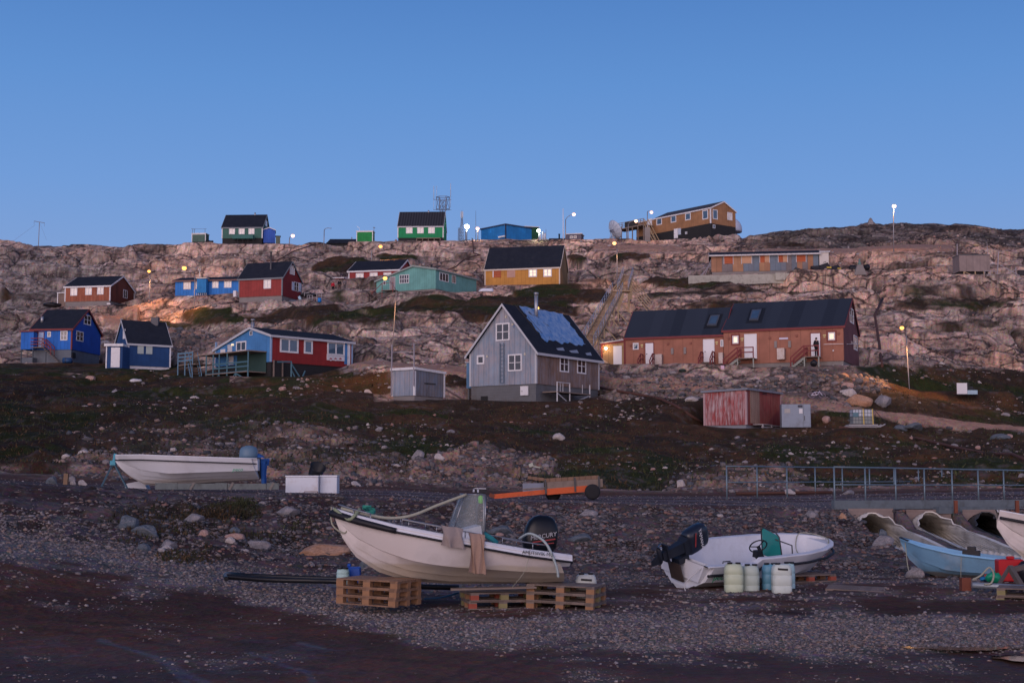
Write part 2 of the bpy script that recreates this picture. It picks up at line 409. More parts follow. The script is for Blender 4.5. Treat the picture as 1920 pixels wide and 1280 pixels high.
def thing(name,label,cat,loc=(0,0,0),rz=0,group=None):
    o=bpy.data.objects.new(name,None); C.objects.link(o); o.location=loc; o.rotation_euler=(0,0,rz); o.empty_display_size=.2
    o['label']=label; o['category']=cat
    if group: o['group']=group
    return o
def tag(o,label=None,cat=None,group=None,kind=None):
    if label: o['label']=label
    if cat: o['category']=cat
    if group: o['group']=group
    if kind: o['kind']=kind
    return o
# ---------------------------------------------------------------- buildings
class Fr:
    """a rectangular building frame: origin at the near visible corner, eu along the long front wall, ev away from the viewer"""
    def __init__(s,px,py,Y,pend,L=None,rec=1,pside=None,W=None,pe=None,nm=''):
        s.o=P(px,py,Y); o=s.o
        if pe:                       # the far end of the eaves lies where its ray meets the height of the near end
            ref=P(px,pe[0],Y).z; a=P(pend,pe[1],10)-Vector((0,0,EYE)); q=a*((ref-EYE)/a.z)
            dv=Vector((q.x-o.x,q.y-o.y,0)); L=dv.length; rec=1 if dv.y>0 else -1
        best=None
        for i in range(-890,891):
            a=math.radians(i/10)
            sg=1 if pend>px else -1
            if rec>0 and a<0 or rec<0 and a>0: continue
            q=proj(o.x+sg*L*math.cos(a),o.y+L*math.sin(a),o.z)[0]
            e=abs(q-pend)
            if best is None or e<best[0]: best=(e,a)
        a=best[1]; s.err=best[0]; sg=1 if pend>px else -1
        s.eu=Vector((sg*math.cos(a),math.sin(a),0)); 
        ev=Vector((-s.eu.y,s.eu.x,0)); 
        if ev.y<0: ev=-ev
        s.ev=ev; s.L=L
        if W is None:
            bw=None
            for k in range(5,400):
                w=k/10; q=proj(o.x+ev.x*w,o.y+ev.y*w,o.z)[0]; e=abs(q-pside)
                if bw is None or e<bw[0]: bw=(e,w)
            W=bw[1]
            if bw[0]>3: print('FRAME side err',px,bw)
        s.W=W
        if s.err>3: print('FRAME front err',px,s.err)
        print('FR %-14s L=%.1f W=%.1f ang=%.0f o=(%.1f %.1f %.1f)'%(nm,s.L,s.W,math.degrees(math.atan2(s.eu.y,abs(s.eu.x))),o.x,o.y,o.z))
    def w(s,u,v,z): return s.eu*u+s.ev*v+Vector((0,0,z))           # local to the origin
    def zat(s,py,u=0,v=0):
        p=s.o+s.eu*u+s.ev*v; q=P(proj(p.x,p.y,p.z)[0],py,p.y); return q.z-s.o.z
    def hit(s,px,py,wall='F'):
        """photo pixel -> (along, z) on wall F (v=0) or S (u=0)"""
        d=P(px,py,10)-Vector((0,0,EYE)); c=Vector((0,0,EYE))
        n=s.ev if wall=='F' else s.eu
        t=(s.o-c).dot(n)/d.dot(n); p=c+d*t-s.o
        return (p.dot(s.eu) if wall=='F' else p.dot(s.ev)), p.z
    def wp(s,wall,a,z,out=0.):
        return s.w(a,-out,z) if wall=='F' else s.w(-out,a,z)
    def pad(s,z=-.0,edge=2.5,grow=.6):
        c=s.o+s.eu*s.L/2+s.ev*s.W/2
        PADS.append((c.x,c.y,s.L/2+grow,s.W/2+grow,math.atan2(s.eu.y,s.eu.x),s.o.z+z,edge))
def fbox(m,fr,u0,u1,v0,v1,z0,z1):
    m.box8([fr.w(u0,v0,z0),fr.w(u1,v0,z0),fr.w(u1,v1,z0),fr.w(u0,v1,z0),fr.w(u0,v0,z1),fr.w(u1,v0,z1),fr.w(u1,v1,z1),fr.w(u0,v1,z1)])
def wbox(m,fr,wall,a0,a1,o0,o1,z0,z1):
    c=[]
    for z in (z0,z1):
        c+=[fr.wp(wall,a0,z,o0),fr.wp(wall,a1,z,o0),fr.wp(wall,a1,z,o1),fr.wp(wall,a0,z,o1)]
    m.box8(c)
def glass(name,rgb,emit=0,rough=.06):
    if name in MATS: return MATS[name]
    q=NM(name); tcn=q.n('TexCoord').outputs['Object']
    q.col(q.mix(q.noise(tcn,1.5,3),tuple(v*.6 for v in rgb),tuple(min(1,v*1.3) for v in rgb))); q.rough(rough); q.b.inputs['Specular IOR Level'].default_value=.9
    if emit: q.b.inputs['Emission Color'].default_value=(1,.72,.42,1); q.b.inputs['Emission Strength'].default_value=emit
    MATS[name]=q.m; return q.m
WHITE=mat('white_paint',(.62,.62,.64),.6,.10,2,dirt=((.35,.32,.30),.4))
WPALE=mat('pale_grey_paint',(.42,.43,.46),.7,.12,2)
G_DARK=glass('dark_glass',(.02,.022,.028)); G_WHITE=glass('curtained_glass',(.60,.56,.52)); G_BLUE=glass('painted_sky_reflection_glass',(.05,.09,.14),0,.03); G_LIT=glass('lamp_lit_glass',(.8,.7,.55),.5); G_WARM=glass('warm_lit_glass',(.8,.5,.2),.35)  # blue panes carry a sky reflection painted into their colour
PANES=dict(d=G_DARK,w=G_WHITE,b=G_BLUE,l=G_LIT,y=G_WARM)
ROOF=mat('black_felt_roof',(.015,.019,.030),.92,.35,1.2,spec=.15,dirt=((.030,.034,.042),.5))
def window(par,fr,wall,x0,y0,x1,y1,cols=2,rows=2,pane='d',fm=None,fw=None,name='window',out=.05,sill=False,label=None,bars=True):
    a0,zA=fr.hit(x0,(y0+y1)/2,wall); a1,zB=fr.hit(x1,(y0+y1)/2,wall)
    am=fr.hit((x0+x1)/2,y0,wall); an=fr.hit((x0+x1)/2,y1,wall)
    z1,z0=am[1],an[1]
    if a0>a1: a0,a1=a1,a0
    return window_m(par,fr,wall,a0,a1,z0,z1,cols,rows,pane,fm,fw,name,out,label,bars)
def window_m(par,fr,wall,a0,a1,z0,z1,cols=2,rows=2,pane='d',fm=None,fw=None,name='window',out=.05,label=None,bars=True):
    fm=fm or WHITE; fw=fw or min(.11,(a1-a0)*.16)
    m=MB()
    wbox(m,fr,wall,a0,a1,-.02,out,z0,z0+fw); wbox(m,fr,wall,a0,a1,-.02,out,z1-fw,z1)
    wbox(m,fr,wall,a0,a0+fw,-.02,out-.003,z0+fw,z1-fw); wbox(m,fr,wall,a1-fw,a1,-.02,out-.003,z0+fw,z1-fw)
    if bars:
        for i in range(1,cols):
            c=a0+(a1-a0)*i/cols; wbox(m,fr,wall,c-fw*.42,c+fw*.42,-.02,out-.006,z0+fw,z1-fw)
        for j in range(1,rows):
            c=z0+(z1-z0)*j/rows; wbox(m,fr,wall,a0+fw,a1-fw,-.02,out-.012,c-.025,c+.025)
    o=m.build(name,fm,par)
    if label: o['label']=label
    g=MB(); wbox(g,fr,wall,a0+fw*.9,a1-fw*.9,-.015,.012,z0+fw*.9,z1-fw*.9)
    g.build('pane',PANES[pane],o)
    return o
def door(par,fr,wall,x0,y0,x1,y1,m=None,fm=None,fw=.07,name='door',label=None,out=.05):
    a0=fr.hit(x0,(y0+y1)/2,wall)[0]; a1=fr.hit(x1,(y0+y1)/2,wall)[0]
    z1=fr.hit((x0+x1)/2,y0,wall)[1]; z0=fr.hit((x0+x1)/2,y1,wall)[1]
    if a0>a1:a0,a1=a1,a0
    q=MB(); wbox(q,fr,wall,a0,a1,-.02,out,z0,z1); o=q.build(name,m or WHITE,par)
    q=MB(); wbox(q,fr,wall,a0-fw,a0-.002,-.02,out+.02,z0,z1+fw); wbox(q,fr,wall,a1+.002,a1+fw,-.02,out+.02,z0,z1+fw); wbox(q,fr,wall,a0-.002,a1+.002,-.02,out+.017,z1+.002,z1+fw)
    q.build('door_frame',fm or WHITE,o)
    q=MB(); wbox(q,fr,wall,a1-.16,a1-.08,out,out+.06,z0+(z1-z0)*.46,z0+(z1-z0)*.50); q.build('handle',mat('dark_metal',(.06,.06,.065),.5,.2,5,.6),o)
    if label: o['label']=label
    return o
def roof_gable(par,fr,ze,zr,mt,ridge='u',over=.25,ou=.25,th=.14,trim=None,v_r=None,name='roof',u0=0,u1=None,tw=.16,ze2=None):
    """pitched roof on local coordinates; v_r = position of the ridge across the width"""
    if ridge=='u': L,W,f=(u1 if u1 is not None else fr.L),fr.W,(lambda a,b,z: fr.w(a,b,z))
    else: L,W,f=fr.W,fr.L,(lambda a,b,z: fr.w(b,a,z))
    vr=W/2 if v_r is None else v_r
    m=MB(); q=MB()
    for side in (0,1):
        w0=vr if side==0 else W-vr
        zE=ze if side==0 or ze2 is None else ze2
        sl=(zr-zE)/w0
        be=-over if side==0 else W+over
        z_e=zE-sl*over
        a,b=u0-ou,L+ou
        e0=f(a,be,z_e+.02); e1=f(b,be,z_e+.02); r0=f(a,vr,zr+.02); r1=f(b,vr,zr+.02)
        t=Vector((0,0,th)); m.box8([e0,e1,r1,r0,e0+t,e1+t,r1+t,r0+t])
        if trim:
            for aa,bb in ((a-.05,a),(b,b+.05)):
                c=[f(aa,be,z_e-.06),f(bb,be,z_e-.06),f(bb,vr,zr-.06),f(aa,vr,zr-.06)]
                t2=Vector((0,0,tw+.06)); q.box8(c+[p+t2 for p in c])
            s_=-1 if side==0 else 1
            c=[f(a-.05,be,z_e-.06),f(b+.05,be,z_e-.06),f(b+.05,be+s_*.04,z_e-.06),f(a-.05,be+s_*.04,z_e-.06)]
            t2=Vector((0,0,tw+.04)); q.box8(c+[p+t2 for p in c])
    o=m.build(name,mt,par)
    if trim: q.build('barge_board',trim,o)
    return o
def walls_gable(par,fr,z0,ze,zr,mF,mS=None,ridge='u',v_r=None,name='wall',u0=0,ze2=None):
    """one closed shell of four walls: front/back in mF, the two end walls in mS"""
    z2=ze if ze2 is None else ze2
    L,W=fr.L,fr.W; q=MB(); e=[]
    if ridge=='u':
        vr=W/2 if v_r is None else v_r
        q.face([fr.w(u0,0,z0),fr.w(L,0,z0),fr.w(L,0,ze),fr.w(u0,0,ze)],[(u0,z0),(L,z0),(L,ze),(u0,ze)])
        q.face([fr.w(u0,W,z0),fr.w(L,W,z0),fr.w(L,W,z2),fr.w(u0,W,z2)],[(u0,z0),(L,z0),(L,z2),(u0,z2)])
        for u in (u0,L):
            e.append(len(q.f)); q.face([fr.w(u,0,z0),fr.w(u,W,z0),fr.w(u,W,z2),fr.w(u,vr,zr),fr.w(u,0,ze)],[(0,z0),(W,z0),(W,z2),(vr,zr),(0,ze)])
    else:
        ur=L/2 if v_r is None else v_r
        for v in (0,W):
            q.face([fr.w(0,v,z0),fr.w(L,v,z0),fr.w(L,v,z2),fr.w(ur,v,zr),fr.w(0,v,ze)],[(0,z0),(L,z0),(L,z2),(ur,zr),(0,ze)])
        for u in (0,L):
            zu=ze if u==0 else z2
            e.append(len(q.f)); q.face([fr.w(u,0,z0),fr.w(u,W,z0),fr.w(u,W,zu),fr.w(u,0,zu)],[(0,z0),(W,z0),(W,zu),(0,zu)])
    o=q.build(name,mF,par)
    if mS:
        o.data.materials.append(mS)
        for i in e: o.data.polygons[i].material_index=1
    return o
def foundation(par,fr,z0,z1,m,inset=.08,down=1.2,u0=0,name='foundation'):
    q=MB(); fbox(q,fr,u0+inset,fr.L-inset,inset,fr.W-inset,z0-down,z1); return q.build(name,m,par)
def corners(par,fr,z0,ze,m,w=.12,which=((0,0),(1,0),(0,1))):
    q=MB()
    for a,b in which:
        u=0 if a==0 else fr.L; v=0 if b==0 else fr.W
        fbox(q,fr,u-.035 if a==0 else u-w,u+w if a==0 else u+.035,v-.035 if b==0 else v-w,v+w if b==0 else v+.035,z0,ze)
    return q.build('corner_board',m,par,split=True)
def chimney(par,fr,u,v,z0,z1,r=.12,m=None,square=False,cowl=True):
    m=m or mat('galvanised_pipe',(.35,.36,.38),.45,.2,4,.7)
    q=MB(); p=fr.w(u,v,0)
    if square: q.box(p.x-r,p.x+r,p.y-r,p.y+r,z0,z1)
    else:
        q.lathe([(r,z0),(r,z1)],p*1,12)
        if cowl: q.lathe([(r*.6,z1),(r*.6,z1+.1),(r*1.5,z1+.1),(r*1.3,z1+.22),(.001,z1+.28)],p*1,12)
    return q.build('chimney',m,par)
def gable_house(name,label,fr,z_f,z_e,z_r,wallm,found,roofm=None,endm=None,ridge='u',trim=None,corner=None,over=.25,ou=.2,v_r=None,th=.14,rname='roof',down=1.5,u0=0,ze2=None,cat='house'):
    t=thing(name,label,cat,fr.o)
    foundation(t,fr,0,z_f,found,down=down,u0=u0)
    walls_gable(t,fr,z_f,z_e,z_r,wallm,endm,ridge,v_r,u0=u0,ze2=ze2)
    roof_gable(t,fr,z_e,z_r,roofm or ROOF,ridge,over,ou,th,trim,v_r,u0=u0,ze2=ze2)
    if corner: corners(t,fr,z_f,z_e,corner)
    return t
def shed_box(name,label,fr,z0,zfront,zback,wallm,roofm,endm=None,trim=None,cat='shed',over=.12,found=None,down=1.0,th=.1,corner=None,ridge='v'):
    """mono-pitch box; the roof slopes along v (ridge='v') or u"""
    t=thing(name,label,cat,fr.o); L,W=fr.L,fr.W
    zz=lambda u,v:(zfront+(zback-zfront)*(v/W if ridge=='v' else u/L))
    q=MB(); p=q; ends=[]
    for v in (0,W): q.face([fr.w(0,v,z0),fr.w(L,v,z0),fr.w(L,v,zz(L,v)),fr.w(0,v,zz(0,v))],[(0,z0),(L,z0),(L,zz(L,v)),(0,zz(0,v))])
    for u in (0,L): ends.append(len(q.f)); p.face([fr.w(u,0,z0),fr.w(u,W,z0),fr.w(u,W,zz(u,W)),fr.w(u,0,zz(u,0))],[(0,z0),(W,z0),(W,zz(u,W)),(0,zz(u,0))])
    wo=q.build('wall',wallm,t)
    if endm:
        wo.data.materials.append(endm)
        for i in ends: wo.data.polygons[i].material_index=1
    q=MB(); o=over; c=[fr.w(a,b,zz(a,b)+.01) for a,b in ((-o,-o),(L+o,-o),(L+o,W+o),(-o,W+o))]; tt=Vector((0,0,th)); q.box8(c+[x+tt for x in c]); q.build('roof',roofm,t)
    if found is not None: foundation(t,fr,0,z0,found,down=down)
    if corner: corners(t,fr,z0,min(zfront,zback)-.02,corner,which=((0,0),(1,0),(0,1)))
    if trim:
        q=MB(); o2=o+.03
        for (a,b),(c_,d) in (((-o2,-o2),(L+o2,-o2)),((-o2,-o2),(-o2,W+o2))):
            A=fr.w(a,b,zz(a,b)-.05); B=fr.w(c_,d,zz(c_,d)-.05); q.bar(A+Vector((0,0,.08)),B+Vector((0,0,.08)),.04,.2)
        q.build('fascia',trim,t)
    return t
# ---------------------------------------------------------------- layout: where every building stands
F={}
def fr(k,*a,**kw):
    pad=kw.pop('pad',(0,2.5,.6)); F[k]=Fr(*a,nm=k,**kw)
    if pad: F[k].pad(*pad)
fr('grey',1005.5,753.5,111,881,L=6.4,pside=1124)
fr('terrace',1583,684,124,1357.5,pe=(611,620.3),pside=1611)
fr('terrace2',1357,690,128.2,1173,pe=(627.2,633.8),W=6.5,pad=(.3,2.5,.6))
fr('blue_red',507,708,128,660,pe=(628.4,642),pside=403)
fr('blue_left',133.5,680,155,46.3,L=5.4,pside=189.4)
fr('navy',239,695,150,319,L=4.68,pside=225)
fr('grey_shed',777.3,752,111,734.7,L=2.35,pside=833.4,pad=(0,1.5,.4))
fr('red_shed',1400.3,804,101,1320.5,L=3.3,pside=1464.9,pad=(0,2,.5))
fr('brown',206,573,208,121,L=7.25,pside=251)
fr('blue_long',328,557,206,455,pe=(526,523),W=6)
fr('red_mid',528.7,573,190,446.9,pe=(518.5,522),pside=564.6)
fr('red_long',747,544,208,653.5,L=7.8,pside=776)
fr('teal',817,545,187,705,L=9.4,pside=893)
fr('mustard',1049.7,534.5,200,909,L=11.0,pside=1065)
fr('barrack',1535.5,511,196,1333.6,pe=(472.7,478),W=6)
fr('g_dark',491.7,458,240,415.6,L=7.0,pside=504.8,pad=(0,3,.5))
fr('g_bright',831.2,453,239,745.5,L=7.8,pside=837,pad=(0,3,.5))
fr('crest_brown',1333,454.7,248,1193.5,pe=(389,417),pside=1380,pad=(0,3,1))
fr('hall',948,449,244,902,pe=(421.7,431),pside=997,pad=(0,2,.5))
for k,f in F.items():
    c=f.o+f.eu*f.L/2+f.ev*f.W/2; DAMP.append((c.x,c.y,f.L/2+1.5,f.W/2+1.5,math.atan2(f.eu.y,f.eu.x),0,4.0))
def damp(px,py,Y,rx,ry,edge=1.,rot=0):
    p=P(px,py,Y); DAMP.append((p.x,p.y,rx,ry,rot,0,edge))
for a in ((1800,1216,20.6,1.9,.7),(1930,1240,19.9,1.2,.7),(1450,1272,18.6,1.2,.4),(845,1100,25,3,1.2),(1400,1095,29,3,1.4),(1800,1085,30,2.4,1),(345,910,47,4.5,1.2),(580,920,47.5,1.6,.8),(1040,935,47,3.3,1.2)): damp(*a)
# levelled spots for the small boxes and sheds on the ridge
for px,py,Y,rx,ry in ((374,456,241,2,1.5),(511,461,240,3,2),(640,459,252,5,3),(686,455,243,2.5,1.5),(1083,453,240,4,2.5),(1147,452,246,3,3),(1827,517,192,4,2),(1480,803,101,1.3,1),(1620,803,95,1.5,1),(1810,735,122,3,1.5),(634,545,203,3,1.5),(1540,508,196,4,2)):
    p=P(px,py,Y); PADS.append((p.x,p.y,rx,ry,0,p.z,2)); DAMP.append((p.x,p.y,rx,ry,0,p.z,2))
# ---------------------------------------------------------------- terrain mesh
def build_terrain():
    APEX=-4.0
    t=np.concatenate([np.linspace(-1.05,-.47,150,endpoint=False),np.linspace(-.47,.47,1260),np.linspace(.4707,1.05,150)])
    ys=[-60,-40,-25,-15,-8,-3,0,3,6,9,11.5]; y=13.
    while y<262:
        ys.append(y); y*=1.0026 if y>60 else (1.0030 if y<43 else 1.005)
    y=266.
    while y<3500: ys.append(y); y*=1.09
    ys=np.array(ys)
    # rows ahead of the apex: fan; rows behind it: mirrored constant width
    wd=np.maximum(ys-APEX,8.)
    X=t[None,:]*wd[:,None]; Y=np.repeat(ys[:,None],len(t),1)
    X=np.where(Y>60,t[None,:]*Y*1.0667*.995,X)
    Z,M=H(X.ravel(),Y.ravel(),True); Z=Z.reshape(X.shape)
    # culvert trenches
    for x0 in CULV:
        m=(np.abs(X-x0)<CR+.03)&(Y>34.5)&(Y<43.3)
        Z=np.where(m,np.minimum(Z,.42),Z)
    nr,nc=X.shape
    me=bpy.data.meshes.new('ground')
    co=np.stack([X,Y,Z],-1).reshape(-1,3).astype(np.float32)
    idx=np.arange(nr*nc).reshape(nr,nc)
    fc=np.stack([idx[:-1,:-1],idx[:-1,1:],idx[1:,1:],idx[1:,:-1]],-1).reshape(-1,4)
    mid=co[fc].mean(1); kill=np.zeros(len(fc),bool)
    for x0 in CULV: kill|=(np.abs(mid[:,0]-x0)<CR)&(mid[:,1]>43.05)&(mid[:,1]<43.55)&(np.ptp(co[fc][:,:,2],axis=1)>.4)
    fc=fc[~kill]
    me.vertices.add(len(co)); me.vertices.foreach_set('co',co.ravel())
    me.loops.add(fc.size); me.loops.foreach_set('vertex_index',fc.ravel().astype(np.int32))
    me.polygons.add(len(fc)); me.polygons.foreach_set('loop_start',np.arange(0,fc.size,4,dtype=np.int32))
    me.polygons.foreach_set('use_smooth',np.ones(len(fc),bool))
    me.update()
    x=co[:,0]; yy=co[:,1]; px,py=M['px'],M['py']
    dpy=np.abs(np.gradient(py.reshape(nr,nc),axis=0)).ravel(); dpx=np.abs(np.gradient(px.reshape(nr,nc),axis=1)).ravel()
    TG.update(x=x,y=yy,z=co[:,2],px=px,py=py,area=dpy*dpx,veg=M['veg'],rs=M['rs'],calm=M['calm'],path=M['path'],road=M['road'],conc=M['conc'])
    # albedo
    def lerp(a,b,t): return a*(1-t[:,None])+b*t[:,None]
    A=lambda *c: np.array(c,float)[None,:]
    n1,n2=M['n1'],M['n2']; n3=fbm(x/.5,yy/.5,3,131); n4=fbm(x/25,yy/25,3,133)
    cid=M['i2']; cid1=M['i1']
    pink=A(.62,.385,.275); grey=A(.30,.25,.215); pale=A(.72,.54,.42); rust=A(.34,.16,.09); dark=A(.065,.05,.048)
    greyness=np.clip(sstep(.42,.62,n4)*.6+(px<330)*.45*sstep(560,470,py)*0+sstep(350,0,px)*.5+sstep(1350,1700,px)*sstep(470,440,py)*.9,0,1)
    c=lerp(np.repeat(pink,len(x),0),grey,np.clip(greyness+(cid1-.5)*.5,0,1))
    c=lerp(c,np.repeat(pale,len(x),0),np.clip((cid-.55)*1.6,0,.8)*(1-greyness*.5))
    c=lerp(c,np.repeat(rust,len(x),0),sstep(.80,.92,M['i3']*.5+n1*.5+ .25*(cid>.9))*.5)
    n6=fbm(x/.9+yy/5,yy/.7,5,171,.6); n7=fbm((x+yy*.6)/5,(yy-x*.2)/.9,4,173,.6)
    c=lerp(c,np.repeat(dark,len(x),0),np.clip(sstep(.56,.70,n2)*.38+(1-M['cr'])*1.3+sstep(.58,.68,n6)*.40+sstep(.57,.68,n7)*.5,0,.92))
    c=lerp(c,np.repeat(A(.50,.44,.42),len(x),0),sstep(.58,.70,1-n6)*.35)
    n5=fbm(x/1.6,yy/.45,4,137); c=c*((.62+.76*n3)*(.55+.9*n5))[:,None]
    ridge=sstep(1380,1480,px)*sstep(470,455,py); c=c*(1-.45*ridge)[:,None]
    # tundra
    vg=lerp(np.repeat(A(.052,.034,.022),len(x),0),A(.036,.042,.013),sstep(.46,.60,fbm(x/6,yy/7,4,141)))
    vg=lerp(vg,np.repeat(A(.100,.052,.026),len(x),0),sstep(.5,.68,fbm(x/3.1,yy/4,4,143))*.8)
    vg=lerp(vg,np.repeat(A(.095,.08,.075),len(x),0),sstep(.60,.70,n3*.55+n2*.45)*.7)
    vg=vg*(.6+.8*n3)[:,None]
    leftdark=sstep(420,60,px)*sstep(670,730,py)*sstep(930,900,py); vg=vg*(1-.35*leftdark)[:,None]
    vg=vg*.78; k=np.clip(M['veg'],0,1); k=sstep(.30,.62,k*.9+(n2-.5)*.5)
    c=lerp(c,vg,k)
    # rubble soil
    rub=lerp(np.repeat(A(.105,.082,.074),len(x),0),A(.055,.045,.043),sstep(.40,.62,n3)); 
    c=lerp(c,rub,np.clip(M['rs'],0,1)*.75)
    pt=A(.34,.21,.155)*(.75+.5*n3)[:,None]; c=lerp(c,pt,M['path'])
    # beach: red-brown mud with gravel bands, road
    mud=lerp(np.repeat(A(.150,.070,.048),len(x),0),A(.100,.052,.040),sstep(.35,.65,fbm(x/3,yy/1.5,4,151)))
    grav=A(.25,.215,.215)*(.55+.9*n3)[:,None]
    s2=fbm(x/1.1,yy/.8,4,153)
    gb=gravel_band(px,py)
    bea=lerp(mud,grav,np.clip(sstep(.12,.72,gb+(s2-.5)*1.1),0,1))
    dry=sstep(.74,.80,1-np.abs(fbm(x/2.6+3,yy/1.4,3,157)-.5)*5)*sstep(1180,1215,py)*sstep(760,600,px); bea=lerp(bea,np.repeat(A(.15,.14,.17),len(x),0),dry*.25)
    jx=px+(n2-.5)*14; jy=py+(n3-.5)*5
    def line(pts,hw):
        m=np.zeros(len(x))
        for (a_,b_),(c_,d_) in zip(pts[:-1],pts[1:]):
            t=np.clip(((jx-a_)*(c_-a_)+(jy-b_)*(d_-b_)*4)/((c_-a_)**2+4*(d_-b_)**2),0,1); dd=np.hypot((jx-a_-t*(c_-a_))*.35,jy-b_-t*(d_-b_)); m=np.maximum(m,1-sstep(hw*.2,hw,dd))
        return m
    stre=np.maximum.reduce([line(q_,h_) for q_,h_ in (([(190,1198),(240,1212),(285,1228),(320,1250),(350,1275),(365,1295)],5),([(300,1235),(350,1262),(400,1285)],7),([(470,1225),(530,1243),(575,1258),(590,1282)],4),([(560,1205),(610,1215)],3))])
    bea=lerp(bea,np.repeat(A(.17,.165,.21),len(x),0),stre*.55)
    trk=np.maximum.reduce([line(q_,4) for q_ in ([(780,1290),(960,1236),(1090,1206),(1180,1180)],[(840,1296),(1010,1240),(1140,1212),(1230,1186)],[(60,1160),(240,1172),(420,1200),(700,1235),(980,1262)],[(40,1176),(220,1190),(400,1222),(660,1262)],[(1150,1140),(1400,1152),(1700,1140)],[(1130,1150),(1390,1163),(1690,1150)])])
    bea=lerp(bea,np.repeat(A(.035,.022,.02),len(x),0),trk*.38)
    bk=lerp(np.repeat(A(.15,.115,.115),len(x),0),A(.085,.055,.05),sstep(.40,.6,s2))*(.55+.9*n3)[:,None]
    bea=lerp(bea,bk,M['bank'])
    tuft=blob(px,py,[(440,955,55,17,1),(330,985,120,40,.55),(350,1040,60,14,.6),(560,985,40,16,.4),(480,1010,120,20,.45)],(n2-.5)*2.4)*(yy<43); bea=lerp(bea,np.repeat(A(.035,.036,.016),len(x),0)*(.5+n3)[:,None],tuft*.85)
    rd=lerp(np.repeat(A(.20,.17,.18),len(x),0),A(.12,.075,.068),sstep(.40,.60,fbm(x/5,yy/1.2,3,161)))*(.75+.5*n3)[:,None]
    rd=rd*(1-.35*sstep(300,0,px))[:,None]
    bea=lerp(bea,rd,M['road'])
    con=A(.21,.165,.15)*(.8+.4*n3)[:,None]; con=lerp(con,np.repeat(A(.07,.08,.09),len(x),0),sstep(.72,.76,M['i3']*.4+n2*.6)*(M['i3']>.6)); bea=lerp(bea,con,M['conc'])
    c=lerp(bea*.66,c,M['hill'])
    c=np.clip(c,0.004,.8)
    wet=(sstep(1150,1230,py)*(yy<26)*(1-sstep(.3,.55,gb+(s2-.5)*.9)))
    ra=me.attributes.new('bedrock','FLOAT','POINT'); ra.data.foreach_set('value',(np.clip(M['rock'],0,1)*(1-k)*(1-M['path'])).astype(np.float32))
    ca=me.color_attributes.new('albedo','FLOAT_COLOR','POINT')
    ca.data.foreach_set('color',np.concatenate([c,wet[:,None]],1).astype(np.float32).ravel())
    q=NM('ground_surface'); at=q.n('Attribute',attribute_name='albedo')
    geo=q.n('NewGeometry').outputs['Position']
    n=q.noise(geo,7,6,.7); n_=q.noise(geo,38,3,.6)
    vo=q.n('TexVoronoi',i_Scale=9); q.lk(geo,vo.inputs['Vector'])
    n0=q.noise(geo,1.7,7,.72); f=q.math('ADD',q.math('MULTIPLY',n0,.55),q.math('ADD',q.math('MULTIPLY',n,.5),q.math('MULTIPLY',n_,.35)))
    cc=q.mix(1.0,at.outputs['Color'],q.ramp(f,[(.42,.52),(.62,.98),(.84,1.5)]),'MULTIPLY')
    cc=q.mix(.35,cc,q.mix(1.0,cc,vo.outputs['Color'],'MULTIPLY'))
    ra_=q.n('Attribute',attribute_name='bedrock').outputs['Fac']
    wn_=q.n('TexNoise',i_Scale=.35,i_Detail=4,i_Roughness=.6); q.lk(geo,wn_.inputs['Vector'])
    mp=q.n('Mapping'); mp.inputs['Scale'].default_value=(.42,.30,1.0); mp.inputs['Rotation'].default_value=(0,R(14),0)
    ad=q.n('VectorMath',operation='MULTIPLY_ADD'); q.lk(wn_.outputs['Color'],ad.inputs[0]); ad.inputs[1].default_value=(4,4,2.2); q.lk(geo,ad.inputs[2]); q.lk(ad.outputs[0],mp.inputs[0])
    crk=None
    for sc_,wd_,st_ in ((.36,.026,.9),(.85,.035,.42)):
        v=q.n('TexVoronoi',feature='DISTANCE_TO_EDGE',i_Scale=sc_); q.lk(mp.outputs[0],v.inputs['Vector'])
        e=q.math('MULTIPLY',q.ramp(v.outputs[0],[(wd_*.3,1),(wd_*1.6,0)]),st_); crk=e if crk is None else q.math('MAXIMUM',crk,e)
    v=q.n('TexVoronoi',i_Scale=.36); q.lk(mp.outputs[0],v.inputs['Vector']); sv=q.n('SeparateColor'); q.lk(v.outputs['Color'],sv.inputs[0])
    cc=q.mix(ra_,cc,q.mix(1.0,cc,q.ramp(sv.outputs[0],[(0,.66),(1,1.3)]),'MULTIPLY'))
    cc=q.mix(q.math('MULTIPLY',crk,ra_),cc,(.028,.022,.022))
    q.col(cc); q.rough(q.math('SUBTRACT',.92,q.math('MULTIPLY',at.outputs['Alpha'],.30)))
    q.b.inputs['Specular IOR Level'].default_value=.10
    q.bump(q.math('ADD',q.math('MULTIPLY',vo.outputs['Distance'],.7),f),.55,.06)
    me.materials.append(q.m)
    o=bpy.data.objects.new('ground',me); C.objects.link(o); o['kind']='structure'
    return o
def gravel_band(px,py):
    """how much loose grey gravel lies on the beach"""
    cy=np.interp(px,[-300,0,150,300,450,600,800,1000,1300,1600,1920,2300],[960,1000,1020,1052,1090,1120,1180,1190,1180,1185,1190,1190])
    hw=np.interp(px,[-300,0,150,300,450,600,800,1000,1300,1600,1920,2300],[50,55,52,40,34,36,34,40,42,40,36,36])
    d=(py-cy)/hw
    g=np.exp(-d*d*.9)
    g=np.maximum(g,.42*np.exp(-((py-1090)/60)**2)*(px>450))
    return g*(py>905)
TG={}
GROUND=build_terrain()
